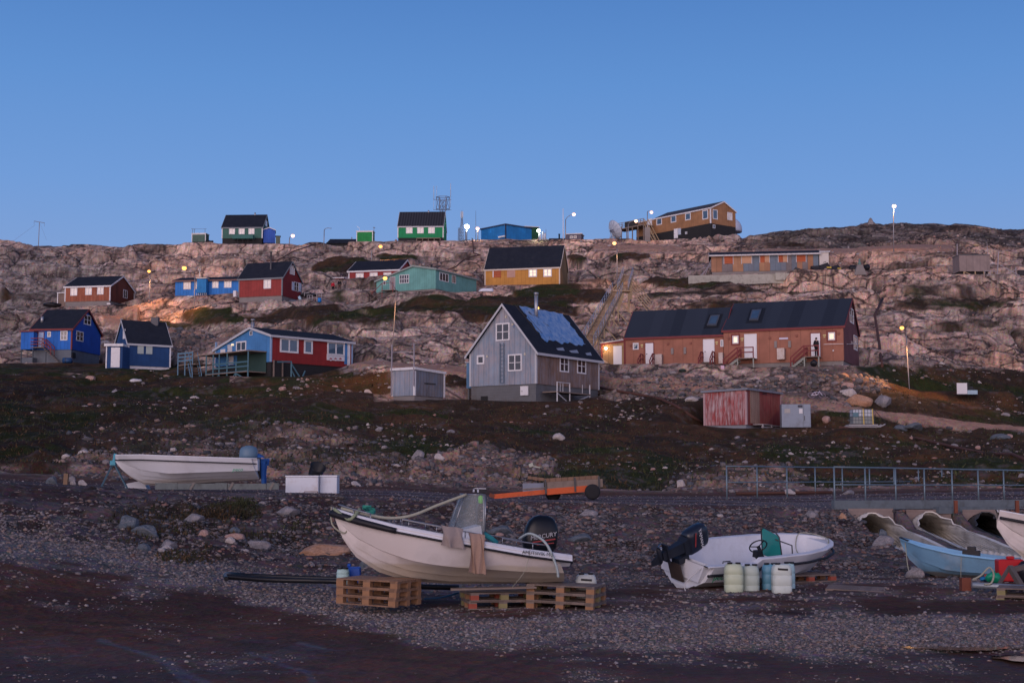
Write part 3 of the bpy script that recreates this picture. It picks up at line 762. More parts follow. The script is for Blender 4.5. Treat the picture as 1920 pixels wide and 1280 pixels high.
# ---------------------------------------------------------------- buildings, built object by object
def ZM(ox,oy,s): return lambda *a: tuple((v/s+(ox if i%2==0 else oy)) for i,v in enumerate(a))
a1=ZM(0,380,4.8);a2=ZM(300,380,4.8);a3=ZM(600,340,5.817);a4=ZM(840,340,5.817);a5=ZM(1080,360,5.333);a6=ZM(1280,360,4.571);a7=ZM(1580,360,4.571);a8=ZM(0,560,5.333)
b1=ZM(340,560,5.333);b2=ZM(680,530,5.118);b3=ZM(840,530,4.922);b4=ZM(1100,540,5.333);b5=ZM(1340,540,4.922);b6=ZM(1280,680,4.571);b7=ZM(1600,560,4.922);b8=ZM(0,780,5.333)
c1=ZM(180,820,4);c2=ZM(580,880,4.57);c3=ZM(800,880,4.572);c4=ZM(880,840,6.4);c5=ZM(1210,940,4.683);c6=ZM(1560,860,4.572);c7=ZM(0,900,3);c8=ZM(1280,1040,3)
V=Vector
DARKM=mat('dark_metal',(.06,.06,.065),.5,.2,5,.6)
GALV=mat('galvanised_steel',(.30,.34,.37),.5,.2,6,.6)
PIPE=mat('galvanised_pipe',(.35,.36,.38),.45,.2,4,.7)
REDT=mat('dark_red_trim',(.16,.030,.032),.65,.2,3)
RAWW=mat('weathered_timber',(.20,.155,.13),.9,.3,3,dirt=((.10,.08,.07),.5))
PALEW=mat('new_timber',(.34,.25,.15),.85,.25,3)
CONC=concrete('grey_concrete',(.20,.185,.18)); CONCD=concrete('board_marked_concrete',(.12,.125,.135),horiz=.22); CONCW=mat('whitewashed_concrete',(.55,.54,.56),.85,.15,2,dirt=((.3,.26,.22),.5)); CONCB=concrete('bluegrey_concrete',(.12,.14,.17))
BLACKF=mat('black_painted_base',(.020,.020,.022),.9,.3,2)
def planehit(o,p0,n,px,py):
    c=V((0,0,EYE)); d=P(px,py,10)-c; t=(p0-c).dot(n)/d.dot(n); return c+d*t-o
def stoop(par,fr,wall,a0,a1,z1,depth,rdir,run,steps,zb,wood,railm,name='stairs',inner=True,post=None):
    """landing before a door with a flight running along the wall"""
    q=MB(); wbox(q,fr,wall,a0,a1,.04,depth,z1-.07,z1)
    s0=a1 if rdir>0 else a0
    for i in range(steps):
        za=z1-(z1-zb)*(i+1)/(steps+1); b0=s0+rdir*run*i/steps; b1=s0+rdir*run*(i+1)/steps
        wbox(q,fr,wall,min(b0,b1),max(b0,b1)+.02,.08,depth-.03,za-.05,za)
    o=q.build(name,wood,par)
    q=MB()
    for out in (.10,depth-.05):
        q.bar(fr.wp(wall,s0,z1-.14,out),fr.wp(wall,s0+rdir*run,zb-.02,out),.04,.2)
    for a in (a0+.04,a1-.04):
        for out in (depth-.05,): q.bar(fr.wp(wall,a,zb-.9,out),fr.wp(wall,a,z1-.07,out),.1)
    q.build('stringer',post or wood,o)
    q=MB()
    for out in ([depth-.05] if not inner else [depth-.05,.1]):
        if out>.2: aa=[a0+.04,a1-.04]
        else: aa=[s0-rdir*.04]
        for a in aa: q.bar(fr.wp(wall,a,z1,out),fr.wp(wall,a,z1+.95,out),.09)
        e=s0+rdir*run
        q.bar(fr.wp(wall,e,zb-.1,out),fr.wp(wall,e,zb+.95,out),.09)
        for hh in (.93,.50):
            if out>.2: q.bar(fr.wp(wall,a0,z1+hh,out),fr.wp(wall,a1,z1+hh,out),.06,.10)
            q.bar(fr.wp(wall,s0,z1+hh,out),fr.wp(wall,e,zb+hh,out),.06,.10)
    q.build('handrail',railm,o)
    return o
def stairs_down(m,a,b,wd,n,th=.05,side=None):
    """treads between points a (top) and b (bottom), width along side vector"""
    a=V(a);b=V(b); s=side.normalized()*wd/2
    d=(b-a); f=V((d.x,d.y,0)).normalized()*.14
    for i in range(n):
        c=a+d*((i+.5)/n); m.box8([c-s-f,c+s-f,c+s+f,c-s+f]+[p+V((0,0,th)) for p in (c-s-f,c+s-f,c+s+f,c-s+f)])
# ================= the grey house with the blue tarpaulin
f=F['grey']; zf=f.zat(719); ze=f.zat(656); ur,zr=f.hit(944.6,573,'F')
GW=boards('greyblue_boards',(.20,.25,.32),.50,.5,.16,wear=(.32,.28,.29),wearamt=.75,gw=.04)
BW=boards('bare_brown_boards',(.19,.12,.09),.42,.5,.3,wear=(.20,.19,.21),wearamt=.8)
t=gable_house('timber_house','tall grey-blue timber house with a blue tarpaulin on its roof',f,zf,ze,zr,GW,CONCD,ROOF,BW,'v',trim=WPALE,corner=WPALE,over=.30,ou=.25,v_r=ur,down=2.5)
GREY=t
window(t,f,'F',*b3(443,372,570,535),2,2,'d'); window(t,f,'F',*b3(555,658,683,815),2,2,'d'); window(t,f,'F',*b3(268,668,337,752),1,1,'d',fw=.14)
window(t,f,'S',*b3(1030,675,1113,825),2,2,'d'); window(t,f,'S',*b3(1190,698,1272,840),2,2,'d')
door(t,f,'F',*b3(675,957,738,1038),name='cellar_hatch',fw=.04)
q=MB(); wbox(q,f,'F',f.L-1.75,f.L-1.1,0,.03,.25,.62); q.build('cellar_opening',BLACKF,t)
# wall ladder
a,z0=f.hit(*b3(505,925)); _,z1=f.hit(*b3(505,555)); q=MB()
for d in (-.17,.17): wbox(q,f,'F',a+d-.025,a+d+.025,.10,.15,z0,z1)
k=0
while z0+.3*k<z1: wbox(q,f,'F',a-.17,a+.17,.11,.14,z0+.3*k,z0+.3*k+.035); k+=1
q.build('wall_ladder',mat('bluegrey_iron',(.10,.14,.19),.7,.2,4),t)
for x,y in ((535,315),(597,385),(710,658),(362,680)): 
    a,z=f.hit(*b3(x,y)); q=MB(); wbox(q,f,'F',a-.07,a+.07,-.01,.05,z-.09,z+.09); q.build('vent_cover',mat('cream_plastic',(.45,.42,.34),.6),t)
# side lean-to on stilts
q=MB(); L=f.L; zt=f.zat(672,L,0)
fbox(q,f,L,L+1.0,.9,3.6,zf-.05,zt-.25); q.build('lean_to',boards('blue_boards_old',(.09,.19,.32),.45,.5,.15),t)
q=MB(); fbox(q,f,L-.05,L+1.1,.8,3.7,zt-.25,zt-.17); q.build('lean_to_roof',WPALE,t)
q=MB(); 
for v in (1.0,3.5): fbox(q,f,L+.8,L+.95,v,v+.15,-1.5,zf-.05)
q.build('stilt',CONCD,t,split=True)
q=MB(); fbox(q,f,-.1,L+.1,-.5,-.06,-.28,-.10); q.build('doorstep',mat('pale_step_boards',(.25,.21,.17),.9),t)
# deck before the side door with criss-cross posts
qa=MB(); v0=f.hit(*b3(865,1000),'S')[0]; v1=f.hit(*b3(1175,1030),'S')[0]; zd=f.hit(*b3(865,1005),'S')[1]; D=1.5
wbox(qa,f,'S',v0,v1,.05,D,zd-.08,zd); dk=qa.build('side_deck',RAWW,t); q=MB()
for v in (v0+.05,(v0*.62+v1*.38),v1-.05):
    q.bar(f.wp('S',v,-1.,D-.1),f.wp('S',v,zd+.75,D-.1),.09); 
for v in (v0+.5,v0+.9,v1-1.2): q.bar(f.wp('S',v,zd,D-.1),f.wp('S',v,zd+.7,D-.1),.04)
q.bar(f.wp('S',v0,zd+.72,D-.1),f.wp('S',v0*.62+v1*.38,zd+.72,D-.1),.06)
vm=v0*.62+v1*.38
q.bar(f.wp('S',v0,zd-.1,D-.1),f.wp('S',vm,-.1,D-.1),.07); q.bar(f.wp('S',v1,zd-.1,D-.1),f.wp('S',vm,-.1,D-.1),.07)
q.build('deck_posts',WPALE,dk)
# tarpaulin on the right-hand slope
p0=f.o+f.w(0,0,ze+.02+.14+.06); pr=f.o+f.w(ur,0,zr+.02+.14+.06); n=(pr-p0).cross(f.ev).normalized()
cs=[planehit(f.o,p0,n,*b3(*c)) for c in ((652,212),(1052,286),(1278,582),(885,528))]
m=MB(); G=[]; GB=[]
for i in range(25):
    u=i/24; r=[];rb=[]
    for j in range(15):
        v=j/14; uu=u+(.018*math.sin(v*23+2)+.012*math.sin(v*51) if i in (0,24) else 0); vv=v+(.03*math.sin(u*37)+.03*math.sin(u*17+1) if j==14 else (.012*math.sin(u*29) if j==0 else 0))
        p=cs[0]*(1-uu)*(1-vv)+cs[1]*uu*(1-vv)+cs[2]*uu*vv+cs[3]*(1-uu)*vv
        nz=n if n.z>0 else -n
        p=p+nz*(.012*math.sin(u*23+v*9)*math.sin(v*7)+.01); r.append(p); rb.append(p-nz*.02)
    G.append(r); GB.append(rb)
m.grid(G); m.grid([r[::-1] for r in GB])
q=NM('torn_blue_tarpaulin'); tcn=q.n('TexCoord').outputs['Object']
mp=q.n('Mapping'); q.lk(tcn,mp.inputs[0]); mp.inputs['Rotation'].default_value=(0,0,.5); mp.inputs['Scale'].default_value=(1,1,1)
nz=q.noise(mp.outputs[0],2.2,7,.75); nb=q.noise(tcn,.8,4,.7)
sepz=q.n('SeparateXYZ'); q.lk(tcn,sepz.inputs[0])
c=q.mix(q.ramp(nz,[(.40,0),(.62,1)]),(.07,.20,.44),(.26,.36,.52))
c=q.mix(q.ramp(q.math('ADD',nz,q.math('MULTIPLY',q.math('SUBTRACT',5.0,sepz.outputs[2]),.10)),[(.62,0),(.72,.9)]),c,(.03,.17,.62))
c=q.mix(q.ramp(nb,[(.60,0),(.66,.85)]),c,(.03,.035,.045)); q.col(c); q.rough(.55); q.bump(nz,.5,.05)
m.build('tarpaulin',q.m,t)
q=MB()
for u,a in ((.35,.0),(.7,.03)):  # battens nailed beside the tarpaulin
    A=planehit(f.o,p0,n,*b3(600+u*60,205)); B=planehit(f.o,p0,n,*b3(800+u*100,470)); q.bar(A,B,.06,.05)
q.build('roof_batten',mat('black_batten',(.03,.03,.035),.8),t)
pc=planehit(f.o,pr,f.eu,*b3(762,150)); 
q=MB(); q.lathe([(.15,zr-.9),(.15,zr+1.25)],f.w(ur-.55,pc.dot(f.ev),0),12); q.lathe([(.19,zr+1.25),(.19,zr+1.42),(.10,zr+1.45)],f.w(ur-.55,pc.dot(f.ev),0),12); q.build('chimney',PIPE,t)
# white ragged patches on the lower roof
q=MB()
for x,y,w_ in ((1040,610,40),(1165,632,45),(1300,655,30),(610,400,10)):
    A=planehit(f.o,p0,n,*b3(x-w_,y-8)); B=planehit(f.o,p0,n,*b3(x+w_*.6,y-16)); Cc=planehit(f.o,p0,n,*b3(x+w_,y+14)); Dd=planehit(f.o,p0,n,*b3(x-w_*.5,y+10)); 
    nz_=n if n.z>0 else -n; q.box8([v-nz_*.05 for v in (A,B,Cc,Dd)]+[v-nz_*.03 for v in (A,B,Cc,Dd)])
q.build('roof_patch',mat('bleached_tatter',(.22,.26,.33),.8,.3,6),t)
# ================= the long red terrace (one building, two roof steps and an entrance shed)
f=F['terrace']; g=F['terrace2']
TW=boards('terracotta_panels',(.285,.120,.080),.93,.55,.07,gw=.035); TE=boards('terracotta_panels_painted_shade',(.13,.050,.052),.6,.6,.06)  # end walls: terracotta darkened, their shade is put into the colour
RF=NM('black_ribbed_felt'); uvn=RF.n('UVMap').outputs[0]; sp=RF.n('SeparateXYZ'); RF.lk(uvn,sp.inputs[0])
wn=RF.n('TexWhiteNoise',noise_dimensions='1D'); RF.lk(RF.math('FLOOR',RF.math('DIVIDE',sp.outputs[0],1.0)),wn.inputs['W'])
RF.col(RF.mix(RF.math('ADD',RF.math('MULTIPLY',wn.outputs[0],.6),RF.math('MULTIPLY',RF.noise(uvn,6,4),.4)),(.012,.018,.030),(.028,.038,.056))); RF.rough(.9); RF.bump(RF.noise(uvn,12,3),.2,.01); RF=RF.m
vr,zr=f.hit(1596,562,'S'); zf=f.zat(676); ze=f.zat(612)
T=gable_house('terrace_house','long terracotta-red terraced house with four white doors and black roof',f,zf,ze,zr,TW,CONC,RF,TE,'u',trim=REDT,over=.12,ou=.12,v_r=min(vr,f.W*.6),down=2.2)
v2,z2r=g.W/2,0
zf2=g.zat(690); ze2=g.zat(628); 
zr2=(P(1371.5,579.5,g.o.y+g.W/2).z-g.o.z)
W2=thing('tmp','x','x',g.o)
def reparent(w,p):
    for o in list(w.children):
        o.parent=p; o.location=o.location+(w.location-p.location)
    bpy.data.objects.remove(w)
foundation(W2,g,0,.25,CONC,down=1.2); walls_gable(W2,g,.2,ze2,zr2,TW,TE,'u'); roof_gable(W2,g,ze2,zr2,RF,'u',.12,.1,.14,REDT,name='roof')
# doors and windows, right block
DW=mat('white_door',(.66,.66,.68),.5,.05,1)
for n_,z,x0,y0,x1,y1 in (('F',b5,282,430,383,652),('F',b5,890,418,975,640)): door(T,f,n_,*z(x0,y0,x1,y1),m=DW,fm=REDT if x0>800 else WHITE)
window(T,f,'F',*b5(165,440,220,512),1,1,'l',fw=.10); window(T,f,'F',*b5(1048,408,1110,480),1,1,'l',fw=.10)
window(T,f,'S',*b5(1246,190,1280,325),2,2,'d'); window(T,f,'S',*b5(1283,440,1313,572),2,2,'d')
for (x0,y0,x1,y1) in ((165,432,222,520),(1045,400,1113,488)):
    a0,zA=f.hit(*b5(x0,(y0+y1)/2)); a1_,_=f.hit(*b5(x1,(y0+y1)/2)); _,zt=f.hit(*b5((x0+x1)/2,y0)); _,zb=f.hit(*b5((x0+x1)/2,y1))
    q=MB(); A0,A1=min(a0,a1_)-.03,max(a0,a1_)+.03
    for w_ in ((A0,A1,zt,zt+.09),(A0,A1,zb-.09,zb),(A0-.09,A0,zb-.09,zt+.09),(A1,A1+.09,zb-.09,zt+.09)): wbox(q,f,'F',w_[0],w_[1],-.01,.04,w_[2],w_[3])
    q.build('window_surround',REDT,T)
window(W2,g,'F',*b4(463,548,520,615),1,1,'b',fw=.10); window(W2,g,'F',*b4(1338,516,1368,586),1,1,'b',fw=.08)
door(W2,g,'F',*b4(590,550,668,760),m=DW,fm=REDT); door(W2,g,'F',*b4(1173,518,1272,742),m=DW)
BOXM=mat('grey_service_box',(.22,.19,.18),.7); YLW=mat('yellow_label_plate',(.55,.50,.22),.6); TANK=mat('dented_metal_tank',(.34,.30,.29),.45,.25,3,.4,dirt=((.22,.14,.10),.6))
def plate(par,fr_,wall,z,x0,y0,x1,y1,m,out=.08,name='panel'):
    a0=fr_.hit(*z(x0,(y0+y1)/2),wall)[0]; a1_=fr_.hit(*z(x1,(y0+y1)/2),wall)[0]; zt=fr_.hit(*z((x0+x1)/2,y0),wall)[1]; zb=fr_.hit(*z((x0+x1)/2,y1),wall)[1]
    q=MB(); wbox(q,fr_,wall,min(a0,a1_),max(a0,a1_),-.01,out,zb,zt); return q.build(name,m,par)
for b_,fr_,pr_,zz in ((((552,490,576,552),(680,488,705,548)),f,T,b5),(((845,600,870,660),(972,592,996,658)),g,W2,b4)):
    for c in b_: plate(pr_,fr_,'F',zz,*c,BOXM,.12,'service_box')
for c in ((586,558,655,660),): 
    o=plate(T,f,'F',b5,*c,TANK,.55,'oil_tank'); tag(o,label='dented oil tank on the wall between the right-hand doors')
plate(T,f,'F',b5,48,598,86,698,TANK,.5,'oil_tank'); plate(W2,g,'F',b4,694,665,765,772,TANK,.55,'oil_tank')
o=plate(T,f,'F',b5,596,457,678,473,mat('lavender_sign',(.52,.50,.62),.6),.05,'name_board')
for x,y in ((240,460),(1000,430)):
    plate(T,f,'F',b5,x,y,x+27,y+10,YLW,.03,'number_plate'); plate(T,f,'F',b5,x+5,y+19,x+22,y+26,YLW,.03,'number_plate')
for x,y in ((540,564),(1288,535)):
    plate(W2,g,'F',b4,x,y,x+24,y+11,YLW,.03,'number_plate'); plate(W2,g,'F',b4,x+5,y+19,x+22,y+27,YLW,.03,'number_plate')
TV=mat('terracotta_vent',(.22,.085,.062),.8)
for x,y in ((123,452),(500,450),(748,428),(1135,408)): plate(T,f,'F',b5,x,y,x+20,y+22,TV,.10,'vent_cap')
for x,y in ((433,562),(805,545),(1032,540)): plate(W2,g,'F',b4,x,y,x+18,y+22,TV,.10,'vent_cap')
plate(T,f,'F',b5,1090,570,1101,582,WHITE,.06,'socket'); 
stoop(T,f,'F',*[f.hit(*b5(x,640))[0] for x in (393,240)][0:2],f.hit(*b5(320,655))[1],1.5,1,1.25,6,-.25,RAWW,REDT,post=mat('greenish_post',(.25,.27,.24),.8))
stoop(T,f,'F',*[f.hit(*b5(x,640))[0] for x in (990,850)][0:2],f.hit(*b5(930,640))[1],1.5,1,1.15,6,-.25,RAWW,REDT,post=mat('greenish_post',(.25,.27,.24),.8))
def front_stairs(par,fr_,z,xl,xr,ytop,wood,railm,n=4,depth=.9,zb=-.2):
    a0=fr_.hit(*z(xr,ytop))[0]; a1_=fr_.hit(*z(xl,ytop))[0]; zt=fr_.hit(*z((xl+xr)/2,ytop))[1]
    q=MB(); wbox(q,fr_,'F',a0,a1_,.04,depth,zt-.07,zt)
    for i in range(n): zz=zt-(zt-zb)*(i+1)/(n+1); wbox(q,fr_,'F',a0+.1,a1_-.1,depth+i*.27,depth+i*.27+.30,zz-.05,zz)
    o=q.build('stairs',wood,par); q=MB(); E=depth+n*.27
    for a in (a0+.05,a1_-.05):
        q.bar(fr_.wp('F',a,zt-.8,depth),fr_.wp('F',a,zt+.95,depth),.09); q.bar(fr_.wp('F',a,zb-.4,E),fr_.wp('F',a,zb+.95,E),.09); q.bar(fr_.wp('F',a,zt-.8,.1),fr_.wp('F',a,zt+.95,.1),.09)
        for h_ in (.93,.5): q.bar(fr_.wp('F',a,zt+h_,.1),fr_.wp('F',a,zt+h_,depth),.06,.1); q.bar(fr_.wp('F',a,zt+h_,depth),fr_.wp('F',a,zb+h_,E),.06,.1)
    q.build('handrail',railm,o); return o
front_stairs(W2,g,b4,560,690,765,RAWW,REDT); front_stairs(W2,g,b4,1160,1285,745,RAWW,REDT)
# roof windows
def roofwin(par,fr_,ze_,zr_,vr_,z,c,co,pane):
    p0=fr_.o+fr_.w(0,0,ze_+.02+.14+.03); p1=fr_.o+fr_.w(0,vr_,zr_+.02+.14+.03); n=(p1-p0).cross(fr_.eu).normalized(); n=n if n.z>0 else -n
    A=[planehit(fr_.o,p0,n,*z(*p)) for p in co]; q=MB(); q.box8([p-n*.1 for p in A]+[p+n*.0 for p in A]); o=q.build('roof_window',mat('black_flashing',(.012,.013,.016),.6),par)
    Bq=[planehit(fr_.o,p0,n,*z(*p)) for p in c]; ctr=sum(Bq,V((0,0,0)))/4
    q=MB(); q.box8([p-n*.05 for p in Bq]+[p+n*.09 for p in Bq]); q.build('window_frame',mat('grey_alu',(.12,.13,.15),.4,metal=.5),o)
    Cq=[ctr+(p-ctr)*.74 for p in Bq]; q=MB(); q.box8([p for p in Cq]+[p+n*.11 for p in Cq]); q.build('pane',PANES[pane],o)
roofwin(T,f,ze,zr,min(vr,f.W*.6),b5,((345,205),(435,200),(402,300),(318,300)),((330,190),(472,182),(430,318),(287,320)),'b')
roofwin(W2,g,ze2,zr2,g.W/2,b4,((1240,278),(1335,272),(1298,378),(1203,378)),((1225,262),(1365,255),(1318,395),(1170,402)),'b')
reparent(W2,T)
# entrance shed at the left end
x0,zz=g.L,0
A=g.hit(*b4(385,560))[0]; Bz=g.hit(*b4(150,700))[0]; zt0=g.hit(*b4(385,525))[1]; zt1=g.hit(*b4(148,560))[1]; zb=g.hit(*b4(260,812))[1]
off=g.o-T.location
def OFF(m): m.v=[(p[0]+off.x,p[1]+off.y,p[2]+off.z) for p in m.v]; return m
q=MB()
Dp=3.2; c=[g.w(a,v,z) for z in (0,) for a,v in ((A,.02),(Bz,.02),(Bz,Dp),(A,Dp))]
q.box8([g.w(A,.03,zb-.8),g.w(Bz,.03,zb-.8),g.w(Bz,Dp,zb-.8),g.w(A,Dp,zb-.8),g.w(A,.03,zt0),g.w(Bz,.03,zt1),g.w(Bz,Dp,zt1),g.w(A,Dp,zt0)])
OFF(q).build('entrance_shed',boards('ochre_boards',(.30,.19,.10),.9,.5,.08),T)
q=MB(); q.bar(g.w(A,-.04,zt0-.02),g.w(Bz+.1,-.04,zt1-.02),.08,.22); q.bar(g.w(Bz-.02,-.02,zb),g.w(Bz-.02,-.02,zt1),.16,.08); q.bar(g.w(A+.05,-.02,zb),g.w(A+.05,-.02,zt0),.16,.08); OFF(q).build('shed_trim',REDT,T)
q=MB(); q.box8([g.w(A-.05,-.15,zt0+.05),g.w(Bz+.15,-.15,zt1+.05),g.w(Bz+.15,Dp,zt1+.05),g.w(A-.05,Dp,zt0+.05),g.w(A-.05,-.15,zt0+.14),g.w(Bz+.15,-.15,zt1+.14),g.w(Bz+.15,Dp,zt1+.14),g.w(A-.05,Dp,zt0+.14)]); OFF(q).build('shed_roof',WPALE,T)
q=MB(); a0=g.hit(*b4(268,690))[0]; a1_=g.hit(*b4(352,690))[0]; z1_=g.hit(*b4(310,578))[1]; z0_=g.hit(*b4(310,795))[1]; wbox(q,g,'F',a1_,a0,-.02,.06,z0_,z1_); OFF(q).build('door',DW,T)
q=MB(); a,z=g.hit(*b4(197,603)); q.lathe([(.001,-.13),(.09,-.09),(.13,0),(.09,.09),(.001,.13)],g.wp('F',a,z,.15)+off,12); wl=q.build('wall_lamp',mat('glowing_globe',(1,.80,.52),.5,0,emit=14),T)
def point(loc,col,e,par=None,r=.12,name='bulb_light'):
    l=bpy.data.lights.new(name,'POINT'); l.energy=e; l.color=col; l.shadow_soft_size=r; o=bpy.data.objects.new(name,l); C.objects.link(o); o.location=loc
    if par: o.parent=par
    return o
point(g.wp('F',a,z,.35)+off,(1,.62,.30),38,T)
def laundry_arm():
    q=MB(); a,z=f.hit(*b5(1200,515),'F'); b_,zb_=f.hit(*b5(1320,515),'S')
    q.bar(f.wp('S',-.9 if False else .1,z,.25),f.wp('S',b_,zb_+.0,.25),.03); q.bar(f.wp('F',1.7,z,.3),f.wp('F',0,z,.3),.03)
    for x in (1235,1272): 
        bb,zz_=f.hit(*b5(x,515),'S'); q.bar(f.wp('S',bb,zz_,.3),f.wp('S',bb,zz_+.25,.3),.03)
    q.build('drying_rack',WHITE,T)
laundry_arm()
# ================= half blue, half red house with veranda
f=F['blue_red']; zf=f.zat(678); ze=f.zat(629.5); vr,zr=f.hit(470.5,616,'S'); vl,zl=f.hit(404,657,'S')
RW=boards('red_boards_fine',(.22,.020,.020),.14,.65,.10,gw=.02); BWL=boards('sky_blue_boards',(.055,.19,.42),.14,.65,.10,gw=.02)
f.W=vl if vl>4 else f.W
T2=gable_house('veranda_house','blue-gabled house with a long red front and white patterned window panel',f,zf,ze,zr,RW,BLACKF,ROOF,BWL,'u',trim=WPALE,corner=mat('pale_blue_trim',(.22,.33,.48),.7),over=.22,ou=.15,v_r=vr,ze2=zl,down=2.)
for c,p in (((985,395,1170,540),'b'),((1225,413,1312,550),'b'),((1458,432,1632,568),'b')):
    window(T2,f,'F',*b1(*c),2 if c[2]-c[0]>100 else 1,1,p,fw=.16)
pl=plate(T2,f,'F',b1,1454,560,1630,618,boards('white_panel_boards',(.62,.60,.62),.14,.7,.05),.05,'window_panel')
q=MB(); q2=MB()
for x in (1490,1537,1586):
    a,z=f.hit(*b1(x,606)); r=.14; pts=[]
    for q_,s_ in ((q,1),(q2,-1)):
        c=[f.wp('F',a+r*math.cos(t_),z+s_*r*math.sin(t_),.09) for t_ in [math.pi*k/10 for k in range(11)]]; q_.face(c); q_.face([f.wp('F',a+r*math.cos(t_),z+s_*r*math.sin(t_),.052) for t_ in [math.pi*k/10 for k in range(11)]])
o=q.build('round_emblem',mat('emblem_red',(.30,.02,.03),.6),pl); o=q2.build('round_emblem',WHITE,pl)
plate(T2,f,'F',b1,1630,440,1658,655,BWL,.03,'blue_strip'); plate(T2,f,'F',b1,1660,440,1686,683,WHITE,.04,'white_post_board')
window(T2,f,'S',*b1(550,425,650,525),2,1,'d',fw=.12); window(T2,f,'S',*b1(395,505,440,572),1,1,'w',fw=.08); window(T2,f,'S',*b1(686,322,712,366),1,1,'d',fw=.05)
door(T2,f,'S',*b1(465,458,514,545),m=WPALE,fm=BWL); door(T2,f,'S',*b1(478,556,528,658),m=WPALE,fm=BWL)
pl=plate(T2,f,'S',b1,512,450,526,470,mat('lit_glass_globe',(1,.8,.5),.4,emit=.6),.15,'wall_lamp')
# veranda: roof slab, teal posts, rails, braces
TEAL=mat('teal_painted_timber',(.055,.13,.17),.7,.2,3); BLT=mat('dull_blue_timber',(.10,.19,.27),.75,.2,3)
vb=f.hit(*b1(858,520),'S')[0]; va=f.hit(*b1(560,545),'S')[0]; zt=f.hit(*b1(858,525),'S')[1]; D=2.1
q=MB(); wbox(q,f,'S',vb,vl-.2,.05,D,zt-.10,zt); vq=q.build('veranda_roof',RAWW,T2)
q=MB(); zd=f.hit(*b1(700,735),'S')[1]-.1
vs=[f.hit(*b1(x,650),'S')[0] for x in (850,730,640,560,500,430)]
for i,v in enumerate(vs):
    q.bar(f.wp('S',v,-1.2,D-.1),f.wp('S',v,zt-.1 if i not in (1,) else zd+.9,D-.1),.11)
q.build('veranda_post',TEAL,T2,split=True)
q=MB(); wbox(q,f,'S',vs[0],vs[-1],.05,D,zd-.08,zd); q.build('veranda_floor',RAWW,T2)
q=MB()
for h_ in (.0,.45,.85): q.bar(f.wp('S',vs[0],zd+h_,D-.04),f.wp('S',vs[-1] if h_==0 else vs[4],zd+h_,D-.04),.06,.13)
for a_,b_ in ((0,1),(2,1),(2,3),(4,3)): q.bar(f.wp('S',vs[a_],-.75 if a_ else -.3,D-.06),f.wp('S',vs[b_],zd-.1,D-.06),.05,.1)
q.build('veranda_rail',TEAL,T2)
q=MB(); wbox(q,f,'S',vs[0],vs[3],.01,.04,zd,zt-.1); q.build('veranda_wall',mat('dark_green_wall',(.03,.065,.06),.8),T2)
# stairs and upper landing at far left
v0=f.hit(*b1(300,680),'S')[0]; v1=f.hit(*b1(152,680),'S')[0]; zl_=f.hit(*b1(300,660),'S')[1]
q=MB(); wbox(q,f,'S',min(v0,f.W+.2),v1,.2,D,zl_-.1,zl_); o=q.build('landing',RAWW,T2); q=MB()
for v in (v0,(v0+v1)/2,v1-.05): q.bar(f.wp('S',v,-1.2,D),f.wp('S',v,zl_+1.15,D),.10); 
for h_ in (.35,.7,1.05): q.bar(f.wp('S',v0,zl_+h_,D),f.wp('S',v1,zl_+h_,D),.05,.14)
q.build('landing_rail',BLT,o)
q=MB(); A_=f.wp('S',v0-.05,zl_,D+.0); B_=f.wp('S',vs[-1]+.0,-.45,D+.9) ; stairs_down(q,A_,B_,1.0,7,side=f.eu); o=q.build('stairs',RAWW,T2)
q=MB(); 
for s_ in (-.5,.5): q.bar(A_+f.eu*s_+V((0,0,-.05)),B_+f.eu*s_+V((0,0,-.05)),.05,.18); q.bar(A_+f.eu*s_+V((0,0,1.)),B_+f.eu*s_+V((0,0,1.)),.05,.12); q.bar(B_+f.eu*s_+V((0,0,-.3)),B_+f.eu*s_+V((0,0,1.05)),.08)
q.build('stair_rail',BLT,o)
# lower side stage and leaning ladders
q=MB(); a0=f.hit(*b1(1040,640))[0]
q.bar(f.wp('F',.1,zd+.85,.9),f.wp('F',a0,zd+.95,.9),.08,.14); q.bar(f.wp('F',a0,-1.1,.9),f.wp('F',a0,zd+.95,.9),.12); q.bar(f.wp('F',a0,zd+.75,.9),f.wp('F',a0+1.6,-.9,1.2),.10); q.bar(f.wp('F',a0,zd+.2,.9),f.wp('F',a0+.9,-1.0,1.2),.10)
q.bar(f.wp('F',a0+.5,-.9,1.3),f.wp('F',a0+1.5,zd+.2,1.0),.1); q.build('side_frame',TEAL,T2)
q=MB(); a,z=f.hit(*b1(965,700)); wbox(q,f,'F',a-.4,a+.4,.0,.05,z-.75,z+.75); q.build('cellar_doorway',BLACKF,T2)
q=MB(); wbox(q,f,'F',a+.42,a+.55,.0,.09,z-.75,z+.75); wbox(q,f,'F',a-.55,a-.42,.0,.09,z-.75,z+.75); q.build('doorway_jamb',RAWW,T2)
chimney(T2,f,1.2,vr+1.4,zr-.6,zr+.85,.14,PIPE)
